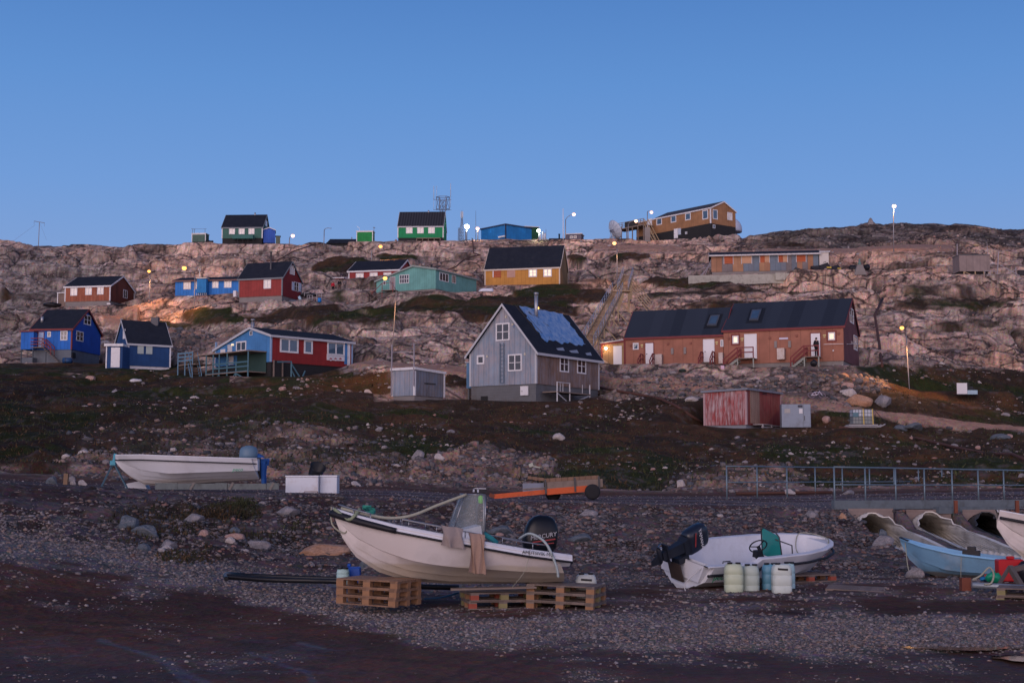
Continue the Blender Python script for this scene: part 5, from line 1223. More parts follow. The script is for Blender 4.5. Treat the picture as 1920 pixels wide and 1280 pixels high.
# ---------------------------------------------------------------- culverts
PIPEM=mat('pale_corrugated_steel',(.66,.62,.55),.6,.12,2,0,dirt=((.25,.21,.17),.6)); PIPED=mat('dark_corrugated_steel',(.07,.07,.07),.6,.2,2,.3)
def culvert(i,x0):
    lab=['leftmost corrugated culvert pipe with pale lining under the road','middle corrugated culvert pipe behind the light blue dinghy','dark-lined rightmost culvert pipe beside the white hull at the picture edge'][i]
    m=MB(); n=40; G=[]; GO=[]
    ys=np.arange(35.4,43.5,.05)
    lip=base_h(np.full(ys.shape,x0),ys)
    wl=.50
    for k in range(n+1):
        a=2*math.pi*k/n; zz=CZ+CR*math.cos(a); xx=x0+CR*math.sin(a)
        ids=np.where(lip>=zz)[0]; y0=float(ys[ids[0]]) if len(ids) else 43.4
        r=[];ro=[]
        for j in range(181):
            t=j/180; y=y0+(49-y0)*t; c=.5+.5*math.cos(2*math.pi*(y-35)/wl); rr=CR-.10*c
            r.append(V((x0+rr*math.sin(a),y,CZ+rr*math.cos(a)))); ro.append(V((x0+(rr+.012)*math.sin(a),y,CZ+(rr+.012)*math.cos(a))))
        G.append(r); GO.append(ro)
    m.grid(G,True)
    me_=m
    t=thing('culvert_pipe',lab,'culvert',(0,0,0),group='culvert pipes under the road')
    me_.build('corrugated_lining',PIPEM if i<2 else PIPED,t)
    q=MB()
    for k in range(n):
        a,b=G[k][0],G[k+1][0]; 
        ca=V((x0,0,CZ)); da=V((a.x-x0,0,a.z-CZ)).normalized()*.035; db=V((b.x-x0,0,b.z-CZ)).normalized()*.035
        q.face([a,b,b+db,a+da],smooth=True)
    q.build('pipe_rim',PIPEM if i<2 else PIPED,t)
    q=MB(); N=24; TZ=float(base_h(np.array([x0]),np.array([43.45]))[0])+.06
    for k in range(N):
        a0,a1_=2*math.pi*k/N,2*math.pi*(k+1)/N; w0,w1_=[1.0/max(abs(math.sin(a)),abs(math.cos(a))) for a in (a0,a1_)]
        pt=lambda a,r: V((x0+min(max(r*math.sin(a),-.68),.68),43.30,min(CZ+r*math.cos(a),TZ)))
        q.face([pt(a0,CR),pt(a1_,CR),pt(a1_,w1_*1.05),pt(a0,w0*1.05)])
    q.build('headwall',concrete('sandy_concrete',(.21,.165,.15)),t)
    m2=MB(); m2.lathe([(.001,0),(CR*1.05,0),(CR*1.05,.05),(.001,.05)],(0,0,0),20,Matrix.Translation((x0,49.0,CZ))@Matrix.Rotation(R(90),4,'X')); m2.build('dark_end',mat('painted_pipe_darkness',(.004,.004,.004),1,.1),t)  # black disc painted as the darkness deep inside the pipe
    return t
for i,x0 in enumerate(CULV): culvert(i,x0)
# timber kerb beams above the culverts
KT=mat('blue_grey_kerb_timber',(.11,.135,.155),.85,.3,4,dirt=((.05,.05,.05),.5))
def kerb():
    t=thing('kerb_beam','long blue-grey timber kerb beam along the road above the culverts','beam',(0,0,0))
    a=P(1562,946,43.35); b=P(1990,944,44.9)
    q=MB(); q.bar(a,b,.22,.27); q.build('upper_beam',KT,t)
    a=P(1755,956,43.3); b=P(1990,957,44.7); q=MB(); q.bar(a,b,.30,.20); q.build('lower_beam',KT,t)
    for px in (1792,1907):
        q=MB(); p=P(px,949,43.0); q.box(p.x-.05,p.x+.05,p.y-.05,p.y+.05,p.z-.20,p.z+.18); q.build('rusty_stake',mat('rusty_steel',(.16,.05,.03),.8,.3,6),t)
    return t
kerb()
# ---------------------------------------------------------------- stones
rng=np.random.default_rng(5)
def pick(w,n):
    w=np.maximum(w,0); c=np.cumsum(w); r=rng.random(n)*c[-1]; return np.searchsorted(c,r)
ICO=np.array([(-1,1.618,0),(1,1.618,0),(-1,-1.618,0),(1,-1.618,0),(0,-1,1.618),(0,1,1.618),(0,-1,-1.618),(0,1,-1.618),(1.618,0,-1),(1.618,0,1),(-1.618,0,-1),(-1.618,0,1)])/1.902
ICF=np.array([(0,11,5),(0,5,1),(0,1,7),(0,7,10),(0,10,11),(1,5,9),(5,11,4),(11,10,2),(10,7,6),(7,1,8),(3,9,4),(3,4,2),(3,2,6),(3,6,8),(3,8,9),(4,9,5),(2,4,11),(6,2,10),(8,6,7),(9,8,1)])
def STONEMAT():
    q=NM('loose_stone'); at=q.n('Attribute',attribute_name='albedo'); g=q.n('NewGeometry').outputs['Position']
    n=q.noise(g,18,5,.7); q.col(q.mix(1.,at.outputs['Color'],q.ramp(n,[(.35,.6),(.65,1.25)]),'MULTIPLY')); q.rough(.9); q.bump(n,.4,.02); return q.m
SM=STONEMAT()
PAL=np.array([(.29,.26,.27),(.20,.175,.175),(.32,.23,.20),(.35,.25,.21),(.13,.12,.125),(.36,.32,.30),(.30,.17,.14),(.10,.11,.13),(.24,.20,.20)])
def scatter(name,label,w,n,rpx,rm,tones,sink=.25,flat=.6,seed=0,tone=1.):
    """n loose stones on the ground; rpx=(min,max) radius in photo px, clamped to rm metres"""
    k=pick(w,n); x=TG['x'][k].astype(float); y=TG['y'][k].astype(float); z=TG['z'][k].astype(float)
    x=x+rng.normal(0,.05,n)*y/60; 
    r=(rpx[0]*(rpx[1]/rpx[0])**(rng.random(n)**1.8))/FP*y; r=np.clip(r,rm[0],rm[1])
    th=rng.random(n)*6.283; sc=np.stack([r*(.8+.7*rng.random(n)),r*(.6+.5*rng.random(n)),r*flat*(.6+.6*rng.random(n))],1)
    v=ICO[None]*(1+rng.normal(0,.17,(n,12,1)))*sc[:,None,:]
    tilt=rng.normal(0,.25,n); ct,stt=np.cos(tilt)[:,None],np.sin(tilt)[:,None]
    vy=v[:,:,1]*ct-v[:,:,2]*stt; vz=v[:,:,1]*stt+v[:,:,2]*ct
    c,s=np.cos(th)[:,None],np.sin(th)[:,None]
    X=v[:,:,0]*c-vy*s+x[:,None]; Y=v[:,:,0]*s+vy*c+y[:,None]; Z=vz+(z+sc[:,2]*(1-2*sink)*.6)[:,None]
    co=np.stack([X,Y,Z],-1).reshape(-1,3); f=(ICF[None]+12*np.arange(n)[:,None,None]).reshape(-1,3)
    me=bpy.data.meshes.new(name); me.vertices.add(len(co)); me.vertices.foreach_set('co',co.astype(np.float32).ravel()); me.loops.add(f.size); me.loops.foreach_set('vertex_index',f.astype(np.int32).ravel())
    me.polygons.add(len(f)); me.polygons.foreach_set('loop_start',np.arange(0,f.size,3,dtype=np.int32)); me.update()
    t=PAL[rng.choice(tones,n)]*(.65+.6*rng.random(n))[:,None]*tone
    ca=me.color_attributes.new('albedo','FLOAT_COLOR','POINT'); ca.data.foreach_set('color',np.repeat(np.concatenate([t,np.ones((n,1))],1),12,0).astype(np.float32).ravel())
    me.materials.append(SM); o=bpy.data.objects.new(name,me); C.objects.link(o); tag(o,label=label,cat='stones',kind='stuff'); return o
gx,gy,gA=TG['px'],TG['py'],TG['area']; inv=(gx>-220)&(gx<2140)&(gy<1310); calm=TG['calm']
Yv=TG['y']; beach=inv&(Yv<43)&(Yv>16); gb=gravel_band(gx,gy)
nb=fbm(TG['x']/1.1,Yv/.8,3,153)
scatter('gravel','band of loose grey and pink gravel running across the beach',gA*beach*(TG['conc']<.3)*np.clip(gb*1.2+(nb-.5)*1.2,0,1)**2.2,35000,(1.2,5.0),(.012,.07),[0,0,1,1,2,5,8,4,3],.25,.6,tone=.74)
scatter('beach_pebbles','scattered pebbles on the red-brown mud of the foreshore',gA*beach*(.10+sstep(.5,.7,nb)),3800,(.7,3.6),(.006,.05),[1,2,8,1,4,7,4],.3,.5,tone=.8)
scatter('embankment_rubble','rough stone rubble covering the bank below the road',gA*inv*(Yv>28)*(Yv<43.4)*(TG['conc']<.5)*(gx>180)*(.5+.8*(gx>950))*(.25+sstep(.4,.6,nb))*sstep(1095,1060,gy),26000,(1.0,6.5),(.02,.16),[0,1,4,7,2,8,6,1,4,7],.42,.65,tone=.66)
scatter('road_gravel','fine gravel lying on the upper road',gA*inv*(Yv>43)*(Yv<56)*1.,5000,(.8,2.2),(.012,.05),[0,1,8,2,5],.3,.5,tone=.75)
hillv=inv&(Yv>57)&(gy>560)
nz=fbm(TG['x']/7,Yv/7,3,211)
wl=gA*hillv*(TG['veg']>.25)*(gy>640)*(.10+1.6*sstep(.52,.70,nz)+.9*blob(gx,gy,[(760,720,150,28,1),(1230,740,110,22,1),(900,890,160,40,.8),(1700,905,260,30,1),(1500,860,260,50,.5),(1420,900,150,35,.7),(600,720,130,30,.7),(300,740,150,20,.4)]))*(1-.65*sstep(400,100,gx))*calm
scatter('hillside_stones','pale stones scattered over the dark tundra slope above the road',wl,7500,(.8,5.5),(.03,.36),[0,5,3,2,8,1,0,6,4],.3,.7,tone=.82)
wr=gA*hillv*np.clip(TG['rs'],0,1)**1.5*calm
scatter('rubble_slope','dark rubble and broken rock on the hillside',wr,15000,(1.4,8),(.05,.55),[1,4,8,0,2,4,7,3],.3,.75,tone=.72)
wq=gA*inv*(Yv>110)*(gy<745)*(TG['veg']<.5)*(.35+.65*calm)*(.25+1.3*sstep(.45,.62,nz))*(.45+.8*blob(gx,gy,[(1350,500,150,28,1),(1750,730,190,22,1),(1600,500,180,24,.8),(120,560,220,60,.7),(300,640,120,20,.8),(1140,470,90,20,.7)]))
scatter('scree','broken rock lying over the outcrops of the upper hill',wq,14000,(.9,4.2),(.08,.55),[3,2,0,5,8,1,6],.3,.7)
# boulders one could count: things of their own
def boulder_mesh(seed,tint):
    bm=bmesh.new(); bmesh.ops.create_icosphere(bm,subdivisions=3,radius=1); rr=random.Random(seed)
    pl=[]
    for k in range(9):
        d=V((rr.gauss(0,1),rr.gauss(0,1),rr.gauss(0,1))).normalized(); pl.append((d,rr.uniform(.55,.9)))
    for v in bm.verts:
        p=v.co.copy()
        for d,h_ in pl:
            q_=p.dot(d)
            if q_>h_: p-=d*(q_-h_)*.92
        a=float(fbm(np.array([p.x*3+seed]),np.array([p.y*3+p.z*2.1]),3,seed)[0]); v.co=p*(1+.16*(a-.5))
    me=bpy.data.meshes.new('boulder'); bm.to_mesh(me); bm.free(); me.polygons.foreach_set('use_smooth',[False]*len(me.polygons)); me.materials.append(tint); return me
def rockmat(name,a,b,vein):
    q=NM(name); g=q.n('TexCoord').outputs['Object']; n=q.noise(g,1.6,7,.7); n2=q.noise(g,9,4,.7)
    mp=q.n('Mapping'); q.lk(g,mp.inputs[0]); mp.inputs['Scale'].default_value=(1,1,5); mp.inputs['Rotation'].default_value=(.5,.3,0)
    c=q.mix(q.ramp(n,[(.38,0),(.62,1)]),a,b); c=q.mix(q.ramp(q.noise(mp.outputs[0],1.5,5),[(.55,0),(.66,.6)]),c,vein); c=q.mix(1.,c,q.ramp(n2,[(.35,.7),(.65,1.2)]),'MULTIPLY')
    q.col(c); q.rough(.88); q.bump(q.math('ADD',n,q.math('MULTIPLY',n2,.4)),.5,.08); return q.m
TINT={'pinkish':rockmat('pink_gneiss',(.34,.20,.17),(.42,.29,.25),(.25,.15,.13)),'grey':rockmat('grey_gneiss',(.17,.165,.175),(.27,.25,.26),(.33,.25,.24)),'pale':rockmat('pale_gneiss',(.40,.36,.35),(.50,.44,.41),(.3,.25,.23)),'blue-grey':rockmat('blue_schist',(.075,.095,.115),(.13,.155,.18),(.27,.22,.22)),'orange-brown':rockmat('ochre_gneiss',(.36,.19,.11),(.42,.26,.18),(.2,.12,.09)),'dark':rockmat('dark_schist',(.06,.06,.068),(.11,.10,.11),(.2,.16,.15))}
BM={k:[boulder_mesh(i*7+j+3,m) for i in range(3)] for j,(k,m) in enumerate(TINT.items())}
def boulder(px,py,Y,w,h,tint,label,group='loose boulders',v=None,z=None,sinkf=.35):
    """w,h = half width and half height in photo px; base at py"""
    s=Y/FP; me=random.choice(BM[tint]); o=bpy.data.objects.new('boulder',me); C.objects.link(o)
    p=P(px,py,Y); zz=hz(p.x,Y) if z is None else z
    o.location=(p.x,Y,zz+h*s*(1-2*sinkf)); o.scale=(w*s*1.1,w*s*random.uniform(.7,1),h*s*1.15); o.rotation_euler=(random.uniform(-.1,.1),random.uniform(-.1,.1),random.uniform(-.5,.5)*1)
    tag(o,label,'boulder',group); return o
def yat(px,py,y0=16,y1=262):
    ys=np.linspace(y0,y1,1500); x=(px-960)/FP*ys; zz=base_h(x,ys); q=proj(x,ys,zz)[1]
    i=np.argmin(np.abs(q-py)); return float(ys[i])
# those that stand out in the photograph
NAMED=[
 (240,985,22,17,'blue-grey','dark blue-grey boulder at the left end of the rocky bank'),
 (275,1000,30,13,'blue-grey','broad blue-grey slab right of the dark boulder on the left bank'),
 (315,1018,19,11,'grey','rounded grey-pink boulder below the blue-grey slab on the left bank'),
 (272,1028,13,11,'blue-grey','small angular blue-grey rock with a pale face on the left bank'),
 (382,1013,10,9,'pinkish','rounded brown-pink stone between grassy tufts on the left bank'),
 (440,1008,20,9,'pinkish','low pinkish rock on the bank above the pale triangular stone'),
 (432,1025,9,8,'pale','pale triangular stone in the middle of the left bank'),
 (484,1025,22,12,'grey','striped grey and pink boulder above the black hose'),
 (442,990,11,9,'blue-grey','blue-grey rock behind the pinkish rock on the left bank'),
 (540,965,24,10,'grey','grey flat boulder on the bank left of the big boat bow'),
 (365,972,20,10,'grey','grey rock with a pink streak beneath the grass tuft on the left bank'),
 (690,1060,16,20,'blue-grey','blue-grey boulder under the bow of the beige boat'),
 (610,1035,48,15,'orange-brown','long brown shelf of rock left of the beige boat bow'),
 (1103,962,21,10,'grey','grey-green boulder on the bank behind the black outboard'),
 (1090,1010,25,10,'blue-grey','blue-grey slab on the bank right of the black outboard'),
 (940,1000,25,11,'blue-grey','bluish slab on the bank left of the black outboard'),
 (1520,965,16,11,'grey','squarish grey boulder just left of the kerb beam'),
 (1580,975,7,9,'orange-brown','rusty orange stone at the left end of the kerb beam'),
 (1655,1018,24,13,'grey','long grey boulder at the left edge of the first culvert'),
 (1715,1078,17,13,'grey','round grey boulder behind the light blue dinghy bow'),
 (1655,1010,9,10,'blue-grey','upright blue-grey stone leaning on the first culvert'),
 (1480,925,11,7,'pale','big pale rounded stone on the road edge behind the railing'),
 (1277,905,9,12,'pale','upright pale stone standing on the slope left of the railing'),
 (1591,925,12,6,'grey','low pinkish-grey slab at the road edge behind the railing'),
 (1048,827,11,8,'pale','pale bluish boulder on the tundra slope above the orange trailer'),
 (784,860,13,12,'grey','grey rock on the slope above the white freezer'),
 (1610,750,24,14,'orange-brown','largest orange-tinged boulder beside the dirt track right of the red shed'),
 (1590,736,18,11,'pale','pale boulder in the rubble pile beneath the terraced house'),
 (1545,738,14,9,'dark','dark boulder in the rubble pile beneath the terraced house'),
 (1578,705,12,8,'orange-brown','orange boulder high in the rubble pile beneath the terraced house'),
 (1655,752,18,12,'grey','grey-brown boulder at the right end of the rubble pile'),
 (1550,786,9,7,'pinkish','pink boulder between the metal cabinet and the caged water tank'),
 (1293,708,10,7,'pinkish','pinkish slanting boulder below the middle stairs of the terraced house'),
 (1261,706,7,6,'grey','round grey boulder below the terraced house wall'),
 (1297,750,12,6,'pale','pale flat boulder on the slope left of the red plank shed'),
 (137,708,7,4,'pale','pale stone on the grass below the bright blue house'),
 (155,677,6,6,'grey','grey boulder at the right corner of the bright blue house'),
 (170,709,9,5,'pinkish','pointed rose-grey stone below the navy house'),
 (366,742,9,5,'pale','rounded pale boulder on the slope below the veranda house stairs'),
 (690,724,9,6,'pale','paler of the boulders clustered right of the veranda house'),
 (1690,798,13,7,'blue-grey','blue-grey boulder right of the caged water tank'),
 (1712,800,22,8,'blue-grey','long blue-grey rock row under the dirt track'),
 (1880,815,22,9,'blue-grey','blue-grey boulder below the track at the right edge'),
 (1590,478,9,6,'pinkish','pink boulder on the upper road right of the barrack'),
]
for (px,py,w,h,tint,lab) in NAMED:
    boulder(px,py,yat(px,py+h*.3),w,h,tint,lab,None if True else '')
# the many others, described by where they lie
def zone(px,py,Y):
    if Y<44: return 'on the bank below the road' if px>1000 else 'on the left bank under the road'
    if py>840: return 'just above the road' 
    if py>740: return 'on the tundra slope below the houses'
    if 1290<px<1680 and py>690: return 'in the rubble pile beneath the terraced house'
    if py>640: return 'on the ground between the lower houses'
    if px>1600: return 'under the right-hand cliff'
    return 'among the outcrops of the upper hill'
cnt=0; used=[]
for wgt,n,rr_ in ((wl*(gy>640),150,(4,9)),(wr,60,(5,12)),(gA*inv*(Yv>28)*(Yv<43)*(TG['conc']<.5)*(gx>200)*sstep(1090,1050,gy),45,(5,11))):
    for i in pick(wgt,n):
        px,py,Y=float(gx[i]),float(gy[i]),float(Yv[i]); w=rr_[0]*(rr_[1]/rr_[0])**(random.random()**1.7); w=min(w,.75*FP/Y)
        if 600<px<1130 and 1040<py: continue
        tint=random.choice(['pinkish','grey','pale','pale','grey','dark','blue-grey' if Y<44 else 'pale'])
        sz='large' if w>(rr_[0]*rr_[1])**.5*1.1 else 'small'
        boulder(px,py,Y,w,w*random.uniform(.5,.8),tint,f'{sz} {tint} boulder lying {zone(px,py,Y)}',f'{sz} {tint} boulders {zone(px,py,Y)}',z=float(TG['z'][i]))
# ---------------------------------------------------------------- tundra plants (stuff): thin blades and tufts
def plants():
    w=gA*inv*(Yv>57)*(gy<930)*sstep(.35,.6,TG['veg'])*calm; n=90000; k=pick(w,n)
    w2=gA*inv*(Yv<43)*blob(gx,gy,[(440,955,55,17,1),(330,985,120,40,.3),(350,1040,60,14,.5),(560,985,40,16,.3),(430,1000,150,10,.3),(350,962,30,10,.6)],(nb-.5)*2.4)**2; k=np.concatenate([k,pick(w2,6000)]); n=len(k)
    x=TG['x'][k].astype(float)+rng.normal(0,.06,n); y=TG['y'][k].astype(float)+rng.normal(0,.15,n)*(TG['y'][k]>50); z=TG['z'][k].astype(float)
    h_=(.06+.15*rng.random(n))*np.where(y>50,1.,.6); b=h_*(.12+.25*rng.random(n)); th=rng.random(n)*3.14
    lean=rng.normal(0,.6,(n,2))*h_[:,None]
    p0=np.stack([x-b*np.cos(th),y-b*np.sin(th),z-.03],1); p1=np.stack([x+b*np.cos(th),y+b*np.sin(th),z-.03],1); p2=np.stack([x+lean[:,0],y+lean[:,1],z+h_],1)
    co=np.stack([p0,p1,p2],1).reshape(-1,3); f=np.arange(3*n)
    me=bpy.data.meshes.new('tundra_plants'); me.vertices.add(len(co)); me.vertices.foreach_set('co',co.astype(np.float32).ravel()); me.loops.add(3*n); me.loops.foreach_set('vertex_index',f.astype(np.int32)); me.polygons.add(n); me.polygons.foreach_set('loop_start',np.arange(0,3*n,3,dtype=np.int32)); me.update()
    pal=np.array([(.050,.032,.022),(.035,.038,.014),(.075,.045,.022),(.03,.026,.018),(.045,.05,.02)]); g=fbm(x/5,y/6,3,311); 
    idx=np.clip(((g-.3)*2.5*4+rng.random(n)*2).astype(int),0,4); c=pal[idx]*(.6+.9*rng.random(n))[:,None]
    ca=me.color_attributes.new('albedo','FLOAT_COLOR','POINT'); ca.data.foreach_set('color',np.repeat(np.concatenate([c,np.ones((n,1))],1),3,0).astype(np.float32).ravel())
    me.materials.append(SM); o=bpy.data.objects.new('tundra_plants',me); C.objects.link(o); tag(o,'low brown and green tundra plants on the slope','plants',kind='stuff')
plants()
# ---------------------------------------------------------------- boats
def ip(t,pts):
    xs=[p[0] for p in pts]; return np.interp(t,xs,[p[1] for p in pts])
def text_mesh(name,body,size,m,parent,M,extrude=.004,shear=0):
    cu=bpy.data.curves.new(name,'FONT'); cu.body=body; cu.size=size; cu.extrude=extrude; cu.shear=shear; cu.align_x='CENTER'; cu.align_y='CENTER'; cu.resolution_u=2
    tmp=bpy.data.objects.new('tmp_text',cu); C.objects.link(tmp); bpy.context.view_layer.update()
    me=bpy.data.meshes.new_from_object(tmp.evaluated_get(bpy.context.evaluated_depsgraph_get())); bpy.data.objects.remove(tmp); bpy.data.curves.remove(cu)
    me.name=name; me.materials.clear(); me.materials.append(m); me.transform(M); o=bpy.data.objects.new(name,me); C.objects.link(o); o.parent=parent; return o
def hullmat(name,top,bottom,zsplit,dirt=.4,rough=.45):
    if name in MATS: return MATS[name]
    q=NM(name); g=q.n('TexCoord').outputs['Object']; s=q.n('SeparateXYZ'); q.lk(g,s.inputs[0])
    n=q.noise(g,2.2,6,.65); nb=q.noise(g,.9,4,.6)
    f=q.ramp(q.math('ADD',s.outputs[2],q.math('MULTIPLY',q.math('SUBTRACT',n,.5),.12)),[(max(0,zsplit-.02),0),(zsplit+.02,1)])
    c=q.mix(f,bottom,top); c=q.mix(q.math('MULTIPLY',q.ramp(n,[(.50,0),(.68,1)]),dirt),c,tuple(v*.55 for v in bottom))
    c=q.mix(q.math('MULTIPLY',q.ramp(nb,[(.52,0),(.6,1)]),.25),c,(.45,.45,.46))
    q.col(c); q.rough(rough); q.b.inputs['Specular IOR Level'].default_value=.5; q.bump(n,.08,.01); MATS[name]=q.m; return q.m
def hull(par,L,keel,beam,sheer,chine=.55,cz=.38,m=None,inner=None,deck_from=.72,floor=.22,gw=.10,ns=36,tr_rake=.12,strakes=3,fine=1.0,stepz=.018):
    """outer skin, gunwale, inner skin; t=0 stern, t=1 bow. returns sheer polylines"""
    outer=MB(); inn=MB(); S=[];I=[]; top=[]
    def sec(t):
        kz,b,sz=ip(t,keel),ip(t,beam),ip(t,sheer); x=L*(t-.5)-(1-min(1,t/.15))*0
        cb=b*chine*(1-.55*max(0,(t-.55)/.45)**1.5); c_z=kz+(sz-kz)*(cz+.12*max(0,t-.6)/.4)
        pts=[(0,kz)]
        for k in range(1,strakes+1):       # lapped strakes between keel and chine
            f=k/(strakes+1); y=cb*f; z=kz+(c_z-kz)*(f**1.15); pts+= [(y,z),(y+.012*(b>.1),z-stepz*(b>.1))]
        pts+=[(cb,c_z),(cb+.03*(b>.1),c_z+.01)]
        for k in range(1,6):
            f=k/6; pts.append((cb+(b-cb)*(f**.75),c_z+(sz-c_z)*f))
        pts.append((b,sz)); return x,pts,b,sz,kz
    for i in range(ns+1):
        t=i/ns; t=1-(1-t)**1.25 if fine else t
        x,pts,b,sz,kz=sec(t); rk=tr_rake*max(0,1-t*7)
        xo=lambda z: x+rk*(-(z-kz))/max(.1,(sz-kz))
        S.append([V((xo(z),-y,z)) for y,z in pts[::-1]]+[V((xo(z),y,z)) for y,z in pts[1:]])
        mono=sorted([(y,z) for y,z in pts],key=lambda a:a[1]);bi=max(b-gw,b*.25); fl=kz+floor if t<deck_from else sz-.03; fl=min(max(fl,kz+.08),sz-.03)
        row=[(b,sz),(b-.01,sz+.02),(bi,sz+.02),(max(bi-.03,0),sz-.10 if fl<sz-.12 else sz-.02),(max(min(bi*.85,float(np.interp(fl,[p_[1] for p_ in mono],[p_[0] for p_ in mono]))-.05),0),fl),(0,fl+.005)]
        I.append([V((x,-y,z)) for y,z in row]+[V((x,y,z)) for y,z in row[::-1][1:]])
        top.append((x,b,sz))
    outer.grid(S); inn.grid(I)
    x,pts,b,sz,kz=sec(0)
    outer.face(S[0]); 
    o=outer.build('hull',m,par); 
    c=I[0]; inn.face([p for p in c]); oi=inn.build('deck_and_liner',inner or m,par)
    for ob in (o,oi):
        me=ob.data; me.polygons.foreach_set('use_smooth',[len(pp.vertices)<5 for pp in me.polygons])
        try: me.set_sharp_from_angle(angle=R(28))
        except Exception: pass
    return top
def railtube(q,top,side,dz,inset,i0,i1,r,n=8,out=0):
    pts=[V((x,side*(b-inset+out),z+dz)) for x,b,z in top[i0:i1]]; q.tube(pts,r,n)
HWHITE=hullmat('white_gelcoat',(.62,.63,.66),(.55,.55,.56),.05,.15); LINER=mat('white_liner',(.60,.62,.66),.5,.08,1.5,dirt=((.35,.34,.33),.35))
RUB=mat('black_rubber',(.012,.012,.016),.5,.2,5)
def seat_matrix(px,py,Y,zoff=0,yaw=0,pitch=0,roll=0):
    p=P(px,py,Y); return p
def outboard(par,M,cowl_m,leg_m,h=1.0,name='outboard_motor',style=0):
    """clamped outboard; local +x is aft, z up, origin at the top of the transom"""
    o=bpy.data.objects.new(name,None); C.objects.link(o); o.parent=par; o.matrix_local=M
    q=MB()   # cowling: rounded boxy dome
    G=[]; prof=[(-.02,.86),(.05,1.0),(.18,1.03),(.36,.98),(.48,.84),(.56,.60),(.60,.30)] if style==0 else [(0,.80),(.06,.96),(.22,1.0),(.42,.98),(.56,.9),(.64,.66),(.66,.25)]
    n=20
    for f,w in prof:
        r=[]
        for k in range(n):
            a=2*math.pi*k/n; ca,sa=math.cos(a),math.sin(a); e=.62
            sx=abs(ca)**e*(1 if ca>0 else -1); sy=abs(sa)**e*(1 if sa>0 else -1)
            r.append(V((.17+.30*sx*w+(.07*f),.19*sy*w,.12+f)))
        G.append(r)
    for a_,b_ in zip(G[:-1],G[1:]):
        for k in range(n): q.face([a_[k],a_[(k+1)%n],b_[(k+1)%n],b_[k]],smooth=True)
    q.face(G[-1],smooth=True); q.face(G[0][::-1]); cw=q.build('cowling',cowl_m,o)
    q=MB(); q.box8([V(p) for p in ((-.02,-.12,.0),(.30,-.12,.0),(.30,.12,.0),(-.02,.12,.0),(-.06,-.15,.12),(.36,-.15,.12),(.36,.15,.12),(-.06,.15,.12))])
    q.box8([V(p) for p in ((.10,-.06,-.62),(.30,-.06,-.62),(.30,.06,-.62),(.10,.06,-.62),(.04,-.10,.0),(.30,-.10,.0),(.30,.10,.0),(.04,.10,.0))])
    q.box(-.0,.44,-.10,.10,-.50,-.47); q.build('midsection',leg_m,o)
    q=MB(); q.lathe([(.002,0),(.05,.06),(.065,.2),(.055,.38),(.03,.42)],(0.02,0,-.68),12,Matrix.Rotation(R(90),4,'Y')); q.box8([V(p) for p in ((.10,-.01,-.95),(.22,-.01,-.95),(.22,.01,-.95),(.10,.01,-.95),(.06,-.02,-.70),(.30,-.02,-.70),(.30,.02,-.70),(.06,.02,-.70))]); q.build('gearcase',leg_m,o)
    q=MB()
    for k in range(3):
        a=k*2.09; d=V((0,math.cos(a),math.sin(a))); s=V((0,-math.sin(a),math.cos(a))); c=V((.46,0,-.68)); q.face([c+s*.03+V((-.03,0,0)),c+d*.08+s*.07+V((-.03,0,0)),c+d*.16+s*.05,c+d*.17-s*.03+V((.03,0,0)),c+d*.07-s*.06+V((.04,0,0)),c-s*.03+V((.03,0,0))])
    q.build('propeller',mat('propeller_metal',(.09,.09,.10),.35,.1,4,.8),o)
    q=MB(); q.box(-.16,-.02,-.14,.14,-.25,.06); q.build('clamp_bracket',leg_m,o)
    return o
def rope(name,pts,r,m,par=None,label=None,cat=None):
    # smooth catmull-rom through points
    P_=[V(p) for p in pts]; out=[]
    for i in range(len(P_)-1):
        p0=P_[max(i-1,0)];p1=P_[i];p2=P_[i+1];p3=P_[min(i+2,len(P_)-1)]
        for k in range(6):
            t=k/6; out.append(.5*((2*p1)+(p2-p0)*t+(2*p0-5*p1+4*p2-p3)*t*t+(3*p1-p0-3*p2+p3)*t*t*t))
    out.append(P_[-1]); q=MB(); q.tube(out,r,6); o=q.build(name,m,par)
    if cat: tag(o,label,cat)
    return o
ROPE=mat('faded_rope',(.30,.30,.24),.9,.3,20); ROPEG=mat('green_rope',(.03,.22,.17),.8,.3,20)
# ================= beige centre-console boat on pallets
Yb=25.0
o0=P(840,1094,Yb); bt=thing('motor_boat','beige open motorboat on pallets with windscreen, black outboard and towels over its side','boat',o0)
yaw=math.pi+R(10); bt.rotation_euler=(R(0),R(-1.0),yaw)
HB_=hullmat('beige_gelcoat',(.64,.59,.57),(.52,.46,.38),.36,.28)
L=4.06; topc=hull(bt,L,[(0,.05),(.1,.02),(.5,0),(.68,.05),(.80,.20),(.90,.46),(.96,.80),(1,1.22)],[(0,.80),(.3,.90),(.55,.92),(.75,.74),(.88,.46),(.96,.20),(1,.05)],[(0,.50),(.2,.60),(.5,.80),(.75,.98),(.9,1.12),(1,1.24)],chine=.74,cz=.40,m=HB_,inner=LINER,deck_from=.70,floor=.30,gw=.13,tr_rake=-.25,strakes=2,stepz=.03)
q=MB()
for s in (-1,1): railtube(q,topc,s,-.07,0,0,len(topc),.020,8,.012)
q.build('rub_rail',RUB,bt)
q=MB(); ps=[]
for s in (1,-1):
    seg=[V((x,s*(b+.02),z-.05)) for x,b,z in topc[-13:]]; ps+= seg if s==1 else seg[::-1]
q.tube(ps,[.05+.015*math.sin(math.pi*i/(len(ps)-1)) for i in range(len(ps))],10); q.build('bow_fender',RUB,bt)
q=MB()   # white sheer band
for s in (-1,1):
    G=[[V((x,s*(b+.006),z-.055)),V((x,s*(b-.02),z+.05)),V((x,s*(b-.12),z+.055))] for x,b,z in topc]; q.grid(G)
q.build('gunwale_band',LINER,bt)
